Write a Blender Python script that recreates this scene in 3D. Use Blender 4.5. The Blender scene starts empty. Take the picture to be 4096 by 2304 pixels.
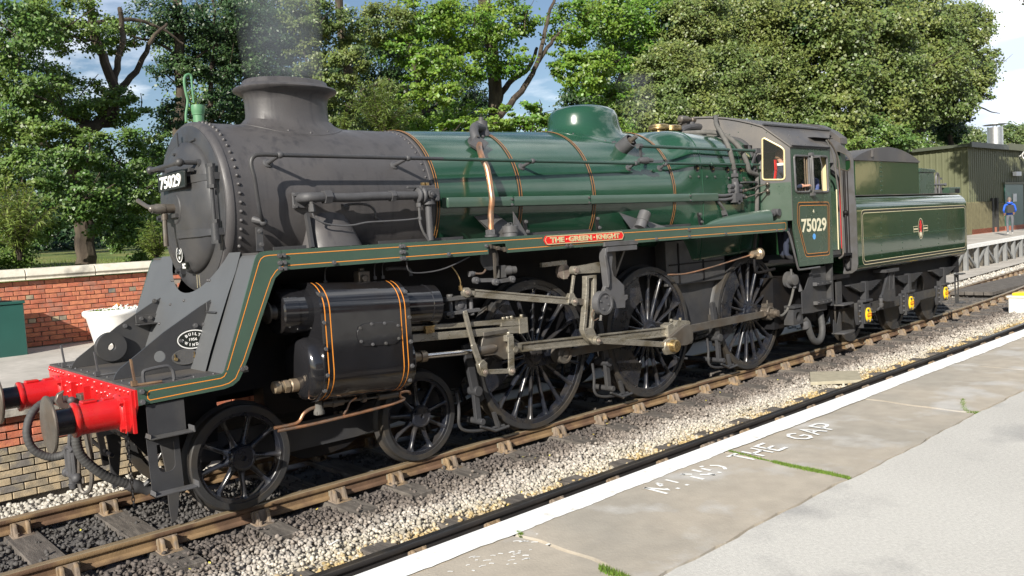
# A green steam locomotive standing at a station platform, sunny afternoon.
# World axes: X runs back along the train, Y away from the camera, Z up from rail level.
import bpy, bmesh, math, random
import numpy as np
from mathutils import Vector, Matrix
from mathutils.geometry import tessellate_polygon
SC = bpy.context.scene
COL = SC.collection
random.seed(7)
RNG = np.random.default_rng(11)
PI = math.pi
# ------------------------------------------------------------------ camera
CAM_POS = (-3.0106, -7.7210, 2.2356)
YAW, PITCH, ROLL = 0.73884, -0.06229, -0.05889
cd = bpy.data.cameras.new('camera')
cam = bpy.data.objects.new('camera', cd)
COL.objects.link(cam)
_f = Vector((math.sin(YAW) * math.cos(PITCH), math.cos(YAW) * math.cos(PITCH), math.sin(PITCH)))
_r = Vector((math.cos(YAW), -math.sin(YAW), 0))
_u = _r.cross(_f)
_r2 = math.cos(ROLL) * _r + math.sin(ROLL) * _u
_u2 = -math.sin(ROLL) * _r + math.cos(ROLL) * _u
cam.matrix_world = Matrix(((_r2.x, _u2.x, -_f.x, CAM_POS[0]), (_r2.y, _u2.y, -_f.y, CAM_POS[1]),
 (_r2.z, _u2.z, -_f.z, CAM_POS[2]), (0, 0, 0, 1)))
cd.sensor_width = 36.0
cd.lens = 3331.2 * 36.0 / 4096.0
cd.clip_start = 0.05
cd.clip_end = 2000
SC.camera = cam
# ------------------------------------------------------------------ world and sun
SUN_TO = Vector((-1.0, -0.50, 0.60)).normalized()      # towards the sun
SUN_EL = math.asin(SUN_TO.z)
SUN_AZ = math.atan2(SUN_TO.x, SUN_TO.y)
W = bpy.data.worlds.new('World')
SC.world = W
W.use_nodes = True
nt = W.node_tree
nt.nodes.clear()
wo = nt.nodes.new('ShaderNodeOutputWorld')
bg = nt.nodes.new('ShaderNodeBackground')
sky = nt.nodes.new('ShaderNodeTexSky')
sky.sky_type = 'NISHITA'
sky.sun_disc = False
sky.sun_elevation = SUN_EL
sky.sun_rotation = SUN_AZ
sky.air_density = 1.0
sky.dust_density = 0.6
sky.ozone_density = 1.6
tc = nt.nodes.new('ShaderNodeTexCoord')
mp = nt.nodes.new('ShaderNodeMapping')
mp.inputs['Scale'].default_value = (1.0, 1.0, 3.2)
n1 = nt.nodes.new('ShaderNodeTexNoise')
n1.inputs['Scale'].default_value = 2.3
n1.inputs['Detail'].default_value = 9
n1.inputs['Roughness'].default_value = 0.55
rp = nt.nodes.new('ShaderNodeValToRGB')
rp.color_ramp.elements[0].position = 0.64
rp.color_ramp.elements[1].position = 0.76
n2 = nt.nodes.new('ShaderNodeTexNoise')
n2.inputs['Scale'].default_value = 5.0
n2.inputs['Detail'].default_value = 6
cc = nt.nodes.new('ShaderNodeValToRGB')
cc.color_ramp.elements[0].position = 0.35
cc.color_ramp.elements[0].color = (8.5, 9.6, 11.5, 1)
cc.color_ramp.elements[1].position = 0.62
cc.color_ramp.elements[1].color = (17.0, 17.0, 17.0, 1)
mx = nt.nodes.new('ShaderNodeMix')
mx.data_type = 'RGBA'
nt.links.new(tc.outputs['Generated'], mp.inputs[0])
nt.links.new(mp.outputs[0], n1.inputs[0])
nt.links.new(mp.outputs[0], n2.inputs[0])
# cloud cover thickens towards +X, where the photograph shows the pale banks; clear blue at the left
sx_ = nt.nodes.new('ShaderNodeSeparateXYZ')
nt.links.new(tc.outputs['Generated'], sx_.inputs[0])
ma = nt.nodes.new('ShaderNodeMath')
ma.operation = 'MULTIPLY_ADD'
ma.inputs[1].default_value = 0.30
nt.links.new(sx_.outputs[0], ma.inputs[0])
nt.links.new(n1.outputs[0], ma.inputs[2])
nt.links.new(ma.outputs[0], rp.inputs[0])
nt.links.new(n2.outputs[0], cc.inputs[0])
nt.links.new(rp.outputs[0], mx.inputs[0])
nt.links.new(sky.outputs[0], mx.inputs[6])
nt.links.new(cc.outputs[0], mx.inputs[7])
nt.links.new(mx.outputs[2], bg.inputs[0])
bg.inputs[1].default_value = 0.065
nt.links.new(bg.outputs[0], wo.inputs[0])
sl = bpy.data.lights.new('sun', 'SUN')
sl.energy = 5.0
sl.angle = math.radians(0.5)
sl.color = (1.0, 0.94, 0.84)
sun = bpy.data.objects.new('sun', sl)
COL.objects.link(sun)
sun.location = SUN_TO * 60
sun.rotation_euler = SUN_TO.to_track_quat('Z', 'Y').to_euler()
SC.view_settings.view_transform = 'Standard'
SC.view_settings.look = 'None'
SC.view_settings.gamma = 1
SC.view_settings.use_curve_mapping = False
SC.view_settings.exposure = 0.72
SC.render.engine = 'CYCLES'
SC.cycles.max_bounces = 8
SC.cycles.transparent_max_bounces = 16
SC.cycles.volume_bounces = 0
SC.cycles.volume_step_rate = 2.0
# ------------------------------------------------------------------ materials
MATS = {}
def _n(nt, t, **kw):
 n = nt.nodes.new(t)
 for k, v in kw.items():
  setattr(n, k, v)
 return n
def mat(name, col, rough=0.5, metal=0.0, spec=0.5, coat=0.0, coat_rough=0.08, var=0.0, vscale=3.0, col2=None,
 mixpos=(0.45, 0.6), mscale=1.5, mdetail=6, rvar=0.0, bump=0.0, bscale=40.0, island=0.0, trans=0.0,
 stretch=(1, 1, 1), emis=None, streak=None, alpha=None, bdetail=4, col3=None, mix3=(0.5, 0.7), m3scale=6.0):
 """Principled surface with object-space noise for tone, patches, roughness and relief."""
 m = bpy.data.materials.new(name)
 m.use_nodes = True
 nt = m.node_tree
 b = nt.nodes['Principled BSDF']
 out = nt.nodes['Material Output']
 L = nt.links.new
 tc = _n(nt, 'ShaderNodeNewGeometry')
 mp = _n(nt, 'ShaderNodeMapping')
 mp.inputs['Scale'].default_value = stretch
 L(tc.outputs['Position'], mp.inputs[0])
 src = None
 c = _n(nt, 'ShaderNodeRGB')
 c.outputs[0].default_value = (*col, 1)
 cur = c.outputs[0]
 def noise(scale, det):
  n = _n(nt, 'ShaderNodeTexNoise')
  n.inputs['Scale'].default_value = scale
  n.inputs['Detail'].default_value = det
  L(mp.outputs[0], n.inputs[0])
  return n.outputs[0]
 def ramp(v, a, bb):
  r = _n(nt, 'ShaderNodeMapRange')
  r.inputs[1].default_value = a
  r.inputs[2].default_value = bb
  L(v, r.inputs[0])
  return r.outputs[0]
 def mixc(fac, ca, cb):
  x = _n(nt, 'ShaderNodeMix', data_type='RGBA')
  L(fac, x.inputs[0])
  L(ca, x.inputs[6])
  if isinstance(cb, tuple):
   x.inputs[7].default_value = (*cb, 1)
  else:
   L(cb, x.inputs[7])
  return x.outputs[2]
 if col2:
  cur = mixc(ramp(noise(mscale, mdetail), *mixpos), cur, tuple(col2))
 if col3:
  cur = mixc(ramp(noise(m3scale, 5), *mix3), cur, tuple(col3))
 if streak:
  # vertical run-down streaks: noise squeezed along Z
  sm = _n(nt, 'ShaderNodeMapping')
  sm.inputs['Scale'].default_value = (9, 9, 0.7)
  L(tc.outputs['Position'], sm.inputs[0])
  sn = _n(nt, 'ShaderNodeTexNoise')
  sn.inputs['Scale'].default_value = 1.6
  sn.inputs['Detail'].default_value = 5
  L(sm.outputs[0], sn.inputs[0])
  cur = mixc(ramp(sn.outputs[0], 0.52, 0.70), cur, tuple(streak))
 if var or island:
  h = _n(nt, 'ShaderNodeHueSaturation')
  L(cur, h.inputs['Color'])
  add = _n(nt, 'ShaderNodeMath', operation='ADD')
  add.inputs[0].default_value = 1.0
  add.inputs[1].default_value = 0.0
  val = add.outputs[0]
  if var:
   r = _n(nt, 'ShaderNodeMapRange')
   r.inputs[1].default_value = 0.3
   r.inputs[2].default_value = 0.7
   r.inputs[3].default_value = 1 - var
   r.inputs[4].default_value = 1 + var
   L(noise(vscale, 6), r.inputs[0])
   L(r.outputs[0], add.inputs[0])
  if island:
   r = _n(nt, 'ShaderNodeMapRange')
   r.inputs[3].default_value = -island
   r.inputs[4].default_value = island
   L(tc.outputs['Random Per Island'], r.inputs[0])
   L(r.outputs[0], add.inputs[1])
  L(val, h.inputs['Value'])
  if island:
   r = _n(nt, 'ShaderNodeMapRange')
   r.inputs[3].default_value = 0.5 - 0.05 * island
   r.inputs[4].default_value = 0.5 + 0.04 * island
   w = _n(nt, 'ShaderNodeMath', operation='FRACT')
   w2 = _n(nt, 'ShaderNodeMath', operation='MULTIPLY')
   w2.inputs[1].default_value = 7.31
   L(tc.outputs['Random Per Island'], w2.inputs[0])
   L(w2.outputs[0], w.inputs[0])
   L(w.outputs[0], r.inputs[0])
   L(r.outputs[0], h.inputs['Hue'])
  cur = h.outputs[0]
 L(cur, b.inputs['Base Color'])
 b.inputs['Metallic'].default_value = metal
 b.inputs['Specular IOR Level'].default_value = spec
 b.inputs['Coat Weight'].default_value = coat
 b.inputs['Coat Roughness'].default_value = coat_rough
 b.inputs['Roughness'].default_value = rough
 if rvar:
  r = _n(nt, 'ShaderNodeMapRange')
  r.inputs[1].default_value = 0.35
  r.inputs[2].default_value = 0.65
  r.inputs[3].default_value = max(0.02, rough - rvar)
  r.inputs[4].default_value = min(1.0, rough + rvar)
  L(noise(vscale * 1.7, 5), r.inputs[0])
  L(r.outputs[0], b.inputs['Roughness'])
 if bump:
  bp = _n(nt, 'ShaderNodeBump')
  bp.inputs['Strength'].default_value = 1.0
  bp.inputs['Distance'].default_value = bump
  L(noise(bscale, bdetail), bp.inputs['Height'])
  L(bp.outputs[0], b.inputs['Normal'])
  L(bp.outputs[0], b.inputs['Coat Normal'])
 if emis:
  b.inputs['Emission Color'].default_value = (*emis, 1)
  b.inputs['Emission Strength'].default_value = 1
 if trans:
  t = _n(nt, 'ShaderNodeBsdfTranslucent')
  g = _n(nt, 'ShaderNodeHueSaturation')
  g.inputs['Hue'].default_value = 0.485
  g.inputs['Saturation'].default_value = 1.15
  g.inputs['Value'].default_value = 1.6
  L(cur, g.inputs['Color'])
  L(g.outputs[0], t.inputs[0])
  ms = _n(nt, 'ShaderNodeMixShader')
  ms.inputs[0].default_value = trans
  L(b.outputs[0], ms.inputs[1])
  L(t.outputs[0], ms.inputs[2])
  L(ms.outputs[0], out.inputs[0])
 MATS[name] = m
 return m
M = MATS
mat('smokebox_grey', (0.064, 0.061, 0.063), 0.48, var=0.10, vscale=2.2, col2=(0.076, 0.071, 0.071), mscale=0.9,
 rvar=0.10, bump=0.0012, bscale=55, streak=(0.046, 0.044, 0.047))
mat('frame_grey', (0.040, 0.041, 0.045), 0.45, var=0.12, vscale=4, col2=(0.050, 0.049, 0.049), mscale=2.2, rvar=0.1,
 bump=0.0006, bscale=70)
mat('deck_grey', (0.060, 0.058, 0.058), 0.6, var=0.14, vscale=6, col2=(0.078, 0.070, 0.062), mscale=3, bump=0.001,
 bscale=60)
mat('matt_black', (0.0075, 0.0075, 0.009), 0.6, spec=0.25, var=0.2, vscale=5, col2=(0.012, 0.010, 0.009), mscale=3)
mat('gloss_black', (0.014, 0.014, 0.016), 0.13, coat=0.6, var=0.1, col2=(0.014, 0.011, 0.009), mscale=2.4,
 mixpos=(0.5, 0.75), rvar=0.07, vscale=4, bump=0.0004, bscale=9)
mat('wheel_black', (0.013, 0.015, 0.022), 0.32, coat=0.25, coat_rough=0.2, var=0.2, vscale=7,
 col2=(0.030, 0.028, 0.028), mscale=5, rvar=0.12)
mat('tyre_black', (0.028, 0.028, 0.029), 0.55, var=0.15, vscale=6, col2=(0.045, 0.038, 0.030), mscale=4)
mat('loco_green', (0.016, 0.058, 0.033), 0.20, coat=0.55, coat_rough=0.06, var=0.08, vscale=1.6, rvar=0.05,
 bump=0.0009, bscale=3.2)
mat('valance_green', (0.050, 0.090, 0.066), 0.34, coat=0.25, coat_rough=0.18, var=0.08, vscale=2.5, rvar=0.06,
 bump=0.0005, bscale=5)
mat('cab_green', (0.034, 0.064, 0.044), 0.30, coat=0.3, coat_rough=0.14, var=0.08, vscale=2.5, rvar=0.06,
 bump=0.0006, bscale=5)
mat('tender_green', (0.012, 0.040, 0.016), 0.11, coat=0.8, coat_rough=0.04, var=0.07, vscale=1.2,
 bump=0.0014, bscale=2.6)
mat('lining_orange', (0.78, 0.28, 0.04), 0.4)
mat('lining_pale', (0.62, 0.55, 0.36), 0.4)
mat('panel_black', (0.014, 0.017, 0.014), 0.3)
mat('buffer_red', (0.50, 0.012, 0.014), 0.32, coat=0.35, coat_rough=0.15, var=0.08, vscale=5,
 col2=(0.40, 0.03, 0.02), mixpos=(0.55, 0.8), mscale=5, rvar=0.1)
mat('plate_red', (0.70, 0.016, 0.016), 0.35)
mat('brass', (0.50, 0.37, 0.18), 0.34, metal=0.9, var=0.12, vscale=20, col2=(0.36, 0.25, 0.12), mscale=14, rvar=0.1)
mat('cast_gold', (0.70, 0.58, 0.33), 0.4, metal=0.35, var=0.1, vscale=20)
mat('copper', (0.60, 0.32, 0.18), 0.42, metal=0.85, var=0.15, vscale=9, col2=(0.38, 0.27, 0.20), mscale=6, rvar=0.1)
mat('steel', (0.36, 0.335, 0.28), 0.34, metal=0.6, var=0.15, vscale=8, col2=(0.19, 0.165, 0.115), mscale=4,
 mixpos=(0.5, 0.68), rvar=0.12, stretch=(1, 1, 2.5))
mat('bronze', (0.30, 0.24, 0.165), 0.42, metal=0.5, var=0.15, vscale=14, col2=(0.28, 0.22, 0.16), mscale=12)
mat('pin_steel', (0.30, 0.25, 0.215), 0.4, metal=0.5, var=0.15, vscale=14)
mat('drop_grey', (0.085, 0.089, 0.093), 0.45, var=0.06, vscale=3)
mat('dull_steel', (0.14, 0.128, 0.112), 0.42, metal=0.45, var=0.18, vscale=8, col2=(0.12, 0.10, 0.08), mscale=4,
 rvar=0.1)
mat('bright_steel', (0.62, 0.61, 0.60), 0.18, metal=1.0)
mat('primer_grey', (0.088, 0.088, 0.093), 0.48, var=0.08, vscale=6, col2=(0.072, 0.070, 0.068), mscale=5)
mat('pipe_grey', (0.062, 0.062, 0.066), 0.6, var=0.15, vscale=12, bump=0.001, bscale=60)
mat('lagging', (0.10, 0.097, 0.09), 0.9, var=0.2, vscale=14, bump=0.004, bscale=60)
mat('handrail_green', (0.026, 0.060, 0.046), 0.42, var=0.12, vscale=7)
mat('hose_rubber', (0.050, 0.050, 0.050), 0.7, var=0.15, vscale=14)
mat('roof_grey', (0.060, 0.058, 0.060), 0.52, var=0.12, vscale=2, col2=(0.095, 0.085, 0.075), mscale=1.2)
mat('white_paint', (0.80, 0.80, 0.78), 0.5, var=0.04, vscale=20)
mat('cream_paint', (0.70, 0.66, 0.48), 0.45, var=0.05, vscale=12)
mat('cream_wall', (0.62, 0.52, 0.30), 0.55, var=0.08, vscale=4)
mat('yellow_paint', (0.86, 0.58, 0.02), 0.4, var=0.08, vscale=12)
mat('blue_dot', (0.10, 0.36, 0.80), 0.4)
mat('band_line', (0.42, 0.20, 0.06), 0.4)
mat('coal', (0.012, 0.012, 0.013), 0.45, bump=0.01, bscale=20)
mat('chalk', (0.42, 0.38, 0.28), 0.8)
g = bpy.data.materials.new('window_glass')
g.use_nodes = True
_nt = g.node_tree
_nt.nodes.clear()
_o = _nt.nodes.new('ShaderNodeOutputMaterial')
_t = _nt.nodes.new('ShaderNodeBsdfTransparent')
_t.inputs[0].default_value = (0.93, 0.95, 0.94, 1)
_g = _nt.nodes.new('ShaderNodeBsdfGlossy')
_g.inputs['Roughness'].default_value = 0.02
_fr = _nt.nodes.new('ShaderNodeFresnel')
_fr.inputs[0].default_value = 1.5
_mx = _nt.nodes.new('ShaderNodeMixShader')
_nt.links.new(_fr.outputs[0], _mx.inputs[0])
_nt.links.new(_t.outputs[0], _mx.inputs[1])
_nt.links.new(_g.outputs[0], _mx.inputs[2])
_nt.links.new(_mx.outputs[0], _o.inputs[0])
M['window_glass'] = g
# ------------------------------------------------------------------ object helpers
def tag(o, label=None, cat=None, group=None, kind=None):
 if label:
  o['label'] = label
 if cat:
  o['category'] = cat
 if group:
  o['group'] = group
 if kind:
  o['kind'] = kind
 return o
def thing(name, label, cat, loc=(0, 0, 0), group=None):
 o = bpy.data.objects.new(name, None)
 o.empty_display_size = 0.2
 COL.objects.link(o)
 o.location = loc
 return tag(o, label, cat, group)
def link(name, me, parent=None, loc=None, rot=None, scale=None, kind=None, label=None):
 """Put a mesh in the scene; loc is in world space, also for children (things are never turned)."""
 o = bpy.data.objects.new(name, me)
 COL.objects.link(o)
 if parent is not None:
  o.parent = parent
  w = Vector((0, 0, 0))
  p = parent
  while p is not None:
   w += p.location
   p = p.parent
  o.location = (Vector(loc) if loc is not None else Vector((0, 0, 0))) - w
 elif loc is not None:
  o.location = loc
 if rot is not None:
  o.rotation_euler = rot
 if scale is not None:
  o.scale = scale
 if kind:
  o['kind'] = kind
 if label:
  o['label'] = label
 return o
def axes(d):
 d = Vector(d).normalized()
 a = Vector((0, 0, 1)) if abs(d.z) < 0.9 else Vector((1, 0, 0))
 u = d.cross(a).normalized()
 return d, u, d.cross(u).normalized()
class MB:
 """Collects simple solids into one mesh."""
 def __init__(s):
  s.v = []
  s.f = []
 def add(s, vs, fs):
  n = len(s.v)
  s.v += [tuple(v) for v in vs]
  s.f += [tuple(i + n for i in f) for f in fs]
  return s
 def box(s, x0, x1, y0, y1, z0, z1):
  return s.add([(x0, y0, z0), (x1, y0, z0), (x1, y1, z0), (x0, y1, z0), (x0, y0, z1), (x1, y0, z1), (x1, y1, z1),
 (x0, y1, z1)],
 [(0, 3, 2, 1), (4, 5, 6, 7), (0, 1, 5, 4), (1, 2, 6, 5), (2, 3, 7, 6), (3, 0, 4, 7)])
 def bar(s, p, q, w, h, up=(0, 0, 1)):
  """box along p-q: w across, h along up"""
  p = Vector(p); q = Vector(q); d = (q - p).normalized()
  up = Vector(up); sd = d.cross(up).normalized(); u = sd.cross(d).normalized()
  vs = []
  for a in (p, q):
   for i, j in ((-1, -1), (1, -1), (1, 1), (-1, 1)):
    vs.append(a + sd * w / 2 * i + u * h / 2 * j)
  return s.add(vs, [(0, 1, 2, 3), (7, 6, 5, 4), (0, 4, 5, 1), (1, 5, 6, 2), (2, 6, 7, 3), (3, 7, 4, 0)])
 def cyl(s, p, q, r, r2=None, n=20, caps=True):
  return s.lathe(p, Vector(q) - Vector(p), [(0, r), ((Vector(q) - Vector(p)).length, r if r2 is None else r2)], n,
 caps)
 def lathe(s, o, d, prof, n=32, caps=True, a0=0.0, a1=2 * PI):
  """prof: (distance along d, radius)"""
  o = Vector(o)
  d, u, w = axes(d)
  full = abs(a1 - a0 - 2 * PI) < 1e-6
  m = n if full else n + 1
  vs = []
  for t, r in prof:
   for i in range(m):
    a = a0 + (a1 - a0) * i / n
    vs.append(o + d * t + (u * math.cos(a) + w * math.sin(a)) * r)
  fs = []
  k = len(prof)
  for j in range(k - 1):
   for i in range(n):
    i2 = (i + 1) % m if full else i + 1
    fs.append((j * m + i, (j + 1) * m + i, (j + 1) * m + i2, j * m + i2))
  if caps and full:
   if prof[0][1] > 1e-5:
    fs.append(tuple(range(m)))
   if prof[-1][1] > 1e-5:
    fs.append(tuple((k - 1) * m + i for i in reversed(range(m))))
  return s.add(vs, fs)
 def tube(s, pts, r, n=8, smooth=0, caps=True, closed=False):
  P = [Vector(p) for p in pts]
  if smooth:
   P = catmull(P, smooth)
  m = len(P)
  rr = r if isinstance(r, (list, tuple)) else None
  vs = []
  prev = None
  for i in range(m):
   if closed:
    t = P[(i + 1) % m] - P[i - 1]
   else:
    t = (P[min(i + 1, m - 1)] - P[max(i - 1, 0)])
   t = t.normalized()
   if prev is None:
    _, u, w = axes(t)
   else:
    u = (prev - t * prev.dot(t)).normalized()
    w = t.cross(u)
   prev = u
   ri = r if rr is None else rr[0] + (rr[1] - rr[0]) * i / (m - 1)
   for k in range(n):
    a = 2 * PI * k / n
    vs.append(P[i] + (u * math.cos(a) + w * math.sin(a)) * ri)
  fs = []
  for i in range(m - 1):
   for k in range(n):
    fs.append((i * n + k, i * n + (k + 1) % n, (i + 1) * n + (k + 1) % n, (i + 1) * n + k))
  if closed:
   for k in range(n):
    fs.append(((m - 1) * n + k, (m - 1) * n + (k + 1) % n, (k + 1) % n, k))
  elif caps:
   fs.append(tuple(reversed(range(n))))
   fs.append(tuple((m - 1) * n + k for k in range(n)))
  return s.add(vs, fs)
 def prism(s, poly, axis, a, b, holes=()):
  """2-D outline extruded along an axis. axis 'y': poly=(x,z); 'x': (y,z); 'z': (x,y)"""
  def P(q, t):
   if axis == 'y':
    return (q[0], t, q[1])
   if axis == 'x':
    return (t, q[0], q[1])
   return (q[0], q[1], t)
  loops = [list(poly)] + [list(h) for h in holes]
  flat = [q for l in loops for q in l]
  tris = tessellate_polygon([[Vector((q[0], q[1], 0)) for q in l] for l in loops]) if (holes or len(poly) > 4) else None
  n = len(flat)
  vs = [P(q, a) for q in flat] + [P(q, b) for q in flat]
  fs = []
  if tris:
   fs += [tuple(t) for t in tris] + [tuple(i + n for i in reversed(t)) for t in tris]
  else:
   fs += [tuple(range(n)), tuple(i + n for i in reversed(range(n)))]
  st = 0
  for l in loops:
   m = len(l)
   for i in range(m):
    j = (i + 1) % m
    fs.append((st + i, st + j, st + j + n, st + i + n))
   st += m
  return s.add(vs, fs)
 def sphere(s, c, r, n=10, m=6, sc=(1, 1, 1)):
  c = Vector(c)
  vs = [c + Vector((0, 0, r * sc[2]))]
  for j in range(1, m):
   b = PI * j / m
   for i in range(n):
    a = 2 * PI * i / n
    vs.append(c + Vector((r * sc[0] * math.sin(b) * math.cos(a), r * sc[1] * math.sin(b) * math.sin(a),
 r * sc[2] * math.cos(b))))
  vs.append(c - Vector((0, 0, r * sc[2])))
  fs = [(0, 1 + i, 1 + (i + 1) % n) for i in range(n)]
  for j in range(m - 2):
   for i in range(n):
    fs.append((1 + j * n + i, 1 + (j + 1) * n + i, 1 + (j + 1) * n + (i + 1) % n, 1 + j * n + (i + 1) % n))
  e = len(vs) - 1
  fs += [(e, 1 + (m - 2) * n + (i + 1) % n, 1 + (m - 2) * n + i) for i in range(n)]
  return s.add(vs, fs)
 def hexnut(s, p, d, r=0.02, t=0.018):
  return s.lathe(p, d, [(0, r), (t, r)], 6)
 def ribbon(s, pts, w, normal, closed=False):
  """flat painted line following pts, w wide, lying square to normal"""
  P = [Vector(p) for p in pts]
  nrm = Vector(normal).normalized()
  m = len(P)
  vs = []
  for i in range(m):
   a = P[(i - 1) % m] if (closed or i > 0) else P[i]
   b = P[(i + 1) % m] if (closed or i < m - 1) else P[i]
   d1 = (P[i] - a).normalized() if (P[i] - a).length > 1e-7 else None
   d2 = (b - P[i]).normalized() if (b - P[i]).length > 1e-7 else None
   if d1 is None: d1 = d2
   if d2 is None: d2 = d1
   t = (d1 + d2)
   t = t.normalized() if t.length > 1e-6 else d1
   sd = t.cross(nrm).normalized()
   k = max(0.5, abs(sd.dot(d1.cross(nrm).normalized())))
   vs += [P[i] + sd * w / 2 / k, P[i] - sd * w / 2 / k]
  fs = [(2 * i, 2 * i + 1, 2 * i + 3, 2 * i + 2) for i in range(m - 1)]
  if closed:
   fs.append((2 * m - 2, 2 * m - 1, 1, 0))
  return s.add(vs, fs)
 def mesh(s, name, material, smooth=35, bevel=0):
  me = bpy.data.meshes.new(name)
  me.from_pydata([tuple(v) for v in s.v], [], s.f)
  if bevel or True:
   bm = bmesh.new()
   bm.from_mesh(me)
   bmesh.ops.recalc_face_normals(bm, faces=bm.faces)
   if bevel:
    es = [e for e in bm.edges if len(e.link_faces) == 2 and e.calc_face_angle(0) > 0.6]
    if es:
     bmesh.ops.bevel(bm, geom=es, offset=bevel, segments=1, affect='EDGES', clamp_overlap=True)
   bm.to_mesh(me)
   bm.free()
  me.materials.append(M[material] if isinstance(material, str) else material)
  if smooth:
   me.polygons.foreach_set('use_smooth', [True] * len(me.polygons))
   me.set_sharp_from_angle(angle=math.radians(smooth))
  me.update()
  return me
 def build(s, name, material, parent=None, smooth=35, bevel=0, kind=None, label=None):
  o = link(name, s.mesh(name, material, smooth, bevel), parent, kind=kind, label=label)
  if parent is not None:
   w = Vector((0, 0, 0))
   p = parent
   while p is not None:
    w += p.location
    p = p.parent
   o.location = -w
  return o
def catmull(P, k):
 out = []
 m = len(P)
 for i in range(m - 1):
  p0, p1, p2, p3 = P[max(i - 1, 0)], P[i], P[i + 1], P[min(i + 2, m - 1)]
  for j in range(k):
   t = j / k
   out.append(0.5 * ((2 * p1) + (p2 - p0) * t + (2 * p0 - 5 * p1 + 4 * p2 - p3) * t * t +
 (3 * p1 - p0 - 3 * p2 + p3) * t ** 3))
 out.append(P[-1].copy())
 return out
def arc(c, r, a0, a1, n=6):
 """2-D arc points, degrees"""
 return [(c[0] + r * math.cos(math.radians(a0 + (a1 - a0) * i / n)),
 c[1] + r * math.sin(math.radians(a0 + (a1 - a0) * i / n))) for i in range(n + 1)]
def rounded(poly, r, n=4):
 """round the corners of a 2-D outline"""
 out = []
 m = len(poly)
 for i in range(m):
  a, b, c = Vector(poly[i - 1]).to_2d(), Vector(poly[i]).to_2d(), Vector(poly[(i + 1) % m]).to_2d()
  rr = r[i] if isinstance(r, (list, tuple)) else r
  if rr <= 0:
   out.append(tuple(b))
   continue
  u = (a - b).normalized()
  v = (c - b).normalized()
  k = min(rr, (a - b).length * 0.49, (c - b).length * 0.49)
  p, q = b + u * k, b + v * k
  for j in range(n + 1):
   t = j / n
   out.append(tuple((1 - t) ** 2 * p + 2 * t * (1 - t) * b + t * t * q))
 return out
_fonts = {}
def text_mesh(s, size=1.0, extrude=0.0, bold=0.0, mat_name='white_paint', sx=1.0, space=1.0):
 """lettering as a mesh, centred, reading along +X with its top towards +Y"""
 cu = bpy.data.curves.new('lettering', 'FONT')
 cu.body = s
 cu.size = size
 cu.extrude = extrude
 cu.offset = bold
 cu.align_x = 'CENTER'
 cu.align_y = 'CENTER'
 cu.space_character = space
 cu.resolution_u = 3
 o = bpy.data.objects.new('lettering', cu)
 COL.objects.link(o)
 dg = bpy.context.evaluated_depsgraph_get()
 me = bpy.data.meshes.new_from_object(o.evaluated_get(dg))
 bpy.data.objects.remove(o)
 bpy.data.curves.remove(cu)
 for v in me.vertices:
  v.co.x *= sx
 me.materials.clear()
 me.materials.append(M[mat_name])
 return me
def put_text(name, s, parent, at, right, up, size, mat_name, extrude=0.002, bold=0.0, sx=1.0, space=1.0, height=None,
 width=None):
 me = text_mesh(s, size, extrude, bold, mat_name, sx, space)
 if height or width:
  xs = [v.co.x for v in me.vertices]
  ys = [v.co.y for v in me.vertices]
  kx = width / (max(xs) - min(xs)) if width else 1
  ky = height / (max(ys) - min(ys)) if height else 1
  cx, cy = (max(xs) + min(xs)) / 2, (max(ys) + min(ys)) / 2
  for v in me.vertices:
   v.co.x = (v.co.x - cx) * kx
   v.co.y = (v.co.y - cy) * ky
 r = Vector(right).normalized()
 u = Vector(up).normalized()
 n = r.cross(u)
 R = Matrix((r, u, n)).transposed().to_4x4()
 me.transform(R)
 o = link(name, me, parent, loc=at)
 return o
def rivet_mesh(name, material, r=0.014, h=0.010, d=(0, -1, 0), n=8):
 b = MB()
 b.lathe((0, 0, 0), d, [(-0.002, r), (h * 0.55, r * 0.82), (h, r * 0.35), (h * 1.08, 0.0)], n, caps=False)
 return b.mesh(name, material, smooth=80)
def bolt_mesh(name, material, r=0.018, h=0.02, d=(0, -1, 0)):
 b = MB()
 b.lathe((0, 0, 0), d, [(-0.002, r * 1.3), (0.004, r * 1.3)], 12)
 b.lathe((0, 0, 0), d, [(0.004, r), (h, r)], 6)
 return b.mesh(name, material, smooth=30)
def np_mesh(name, verts, quads, material, smooth=False):
 """big mesh from numpy arrays; quads is (n,3) or (n,4)"""
 me = bpy.data.meshes.new(name)
 k = quads.shape[1]
 me.vertices.add(len(verts))
 me.vertices.foreach_set('co', np.asarray(verts, dtype=np.float32).ravel())
 me.loops.add(quads.size)
 me.loops.foreach_set('vertex_index', quads.astype(np.int32).ravel())
 me.polygons.add(len(quads))
 me.polygons.foreach_set('loop_start', np.arange(0, quads.size, k, dtype=np.int32))
 me.polygons.foreach_set('loop_total', np.full(len(quads), k, dtype=np.int32))
 if smooth:
  me.polygons.foreach_set('use_smooth', np.ones(len(quads), dtype=bool))
 me.materials.append(M[material] if isinstance(material, str) else material)
 me.update(calc_edges=True)
 me.validate()
 return me
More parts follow.
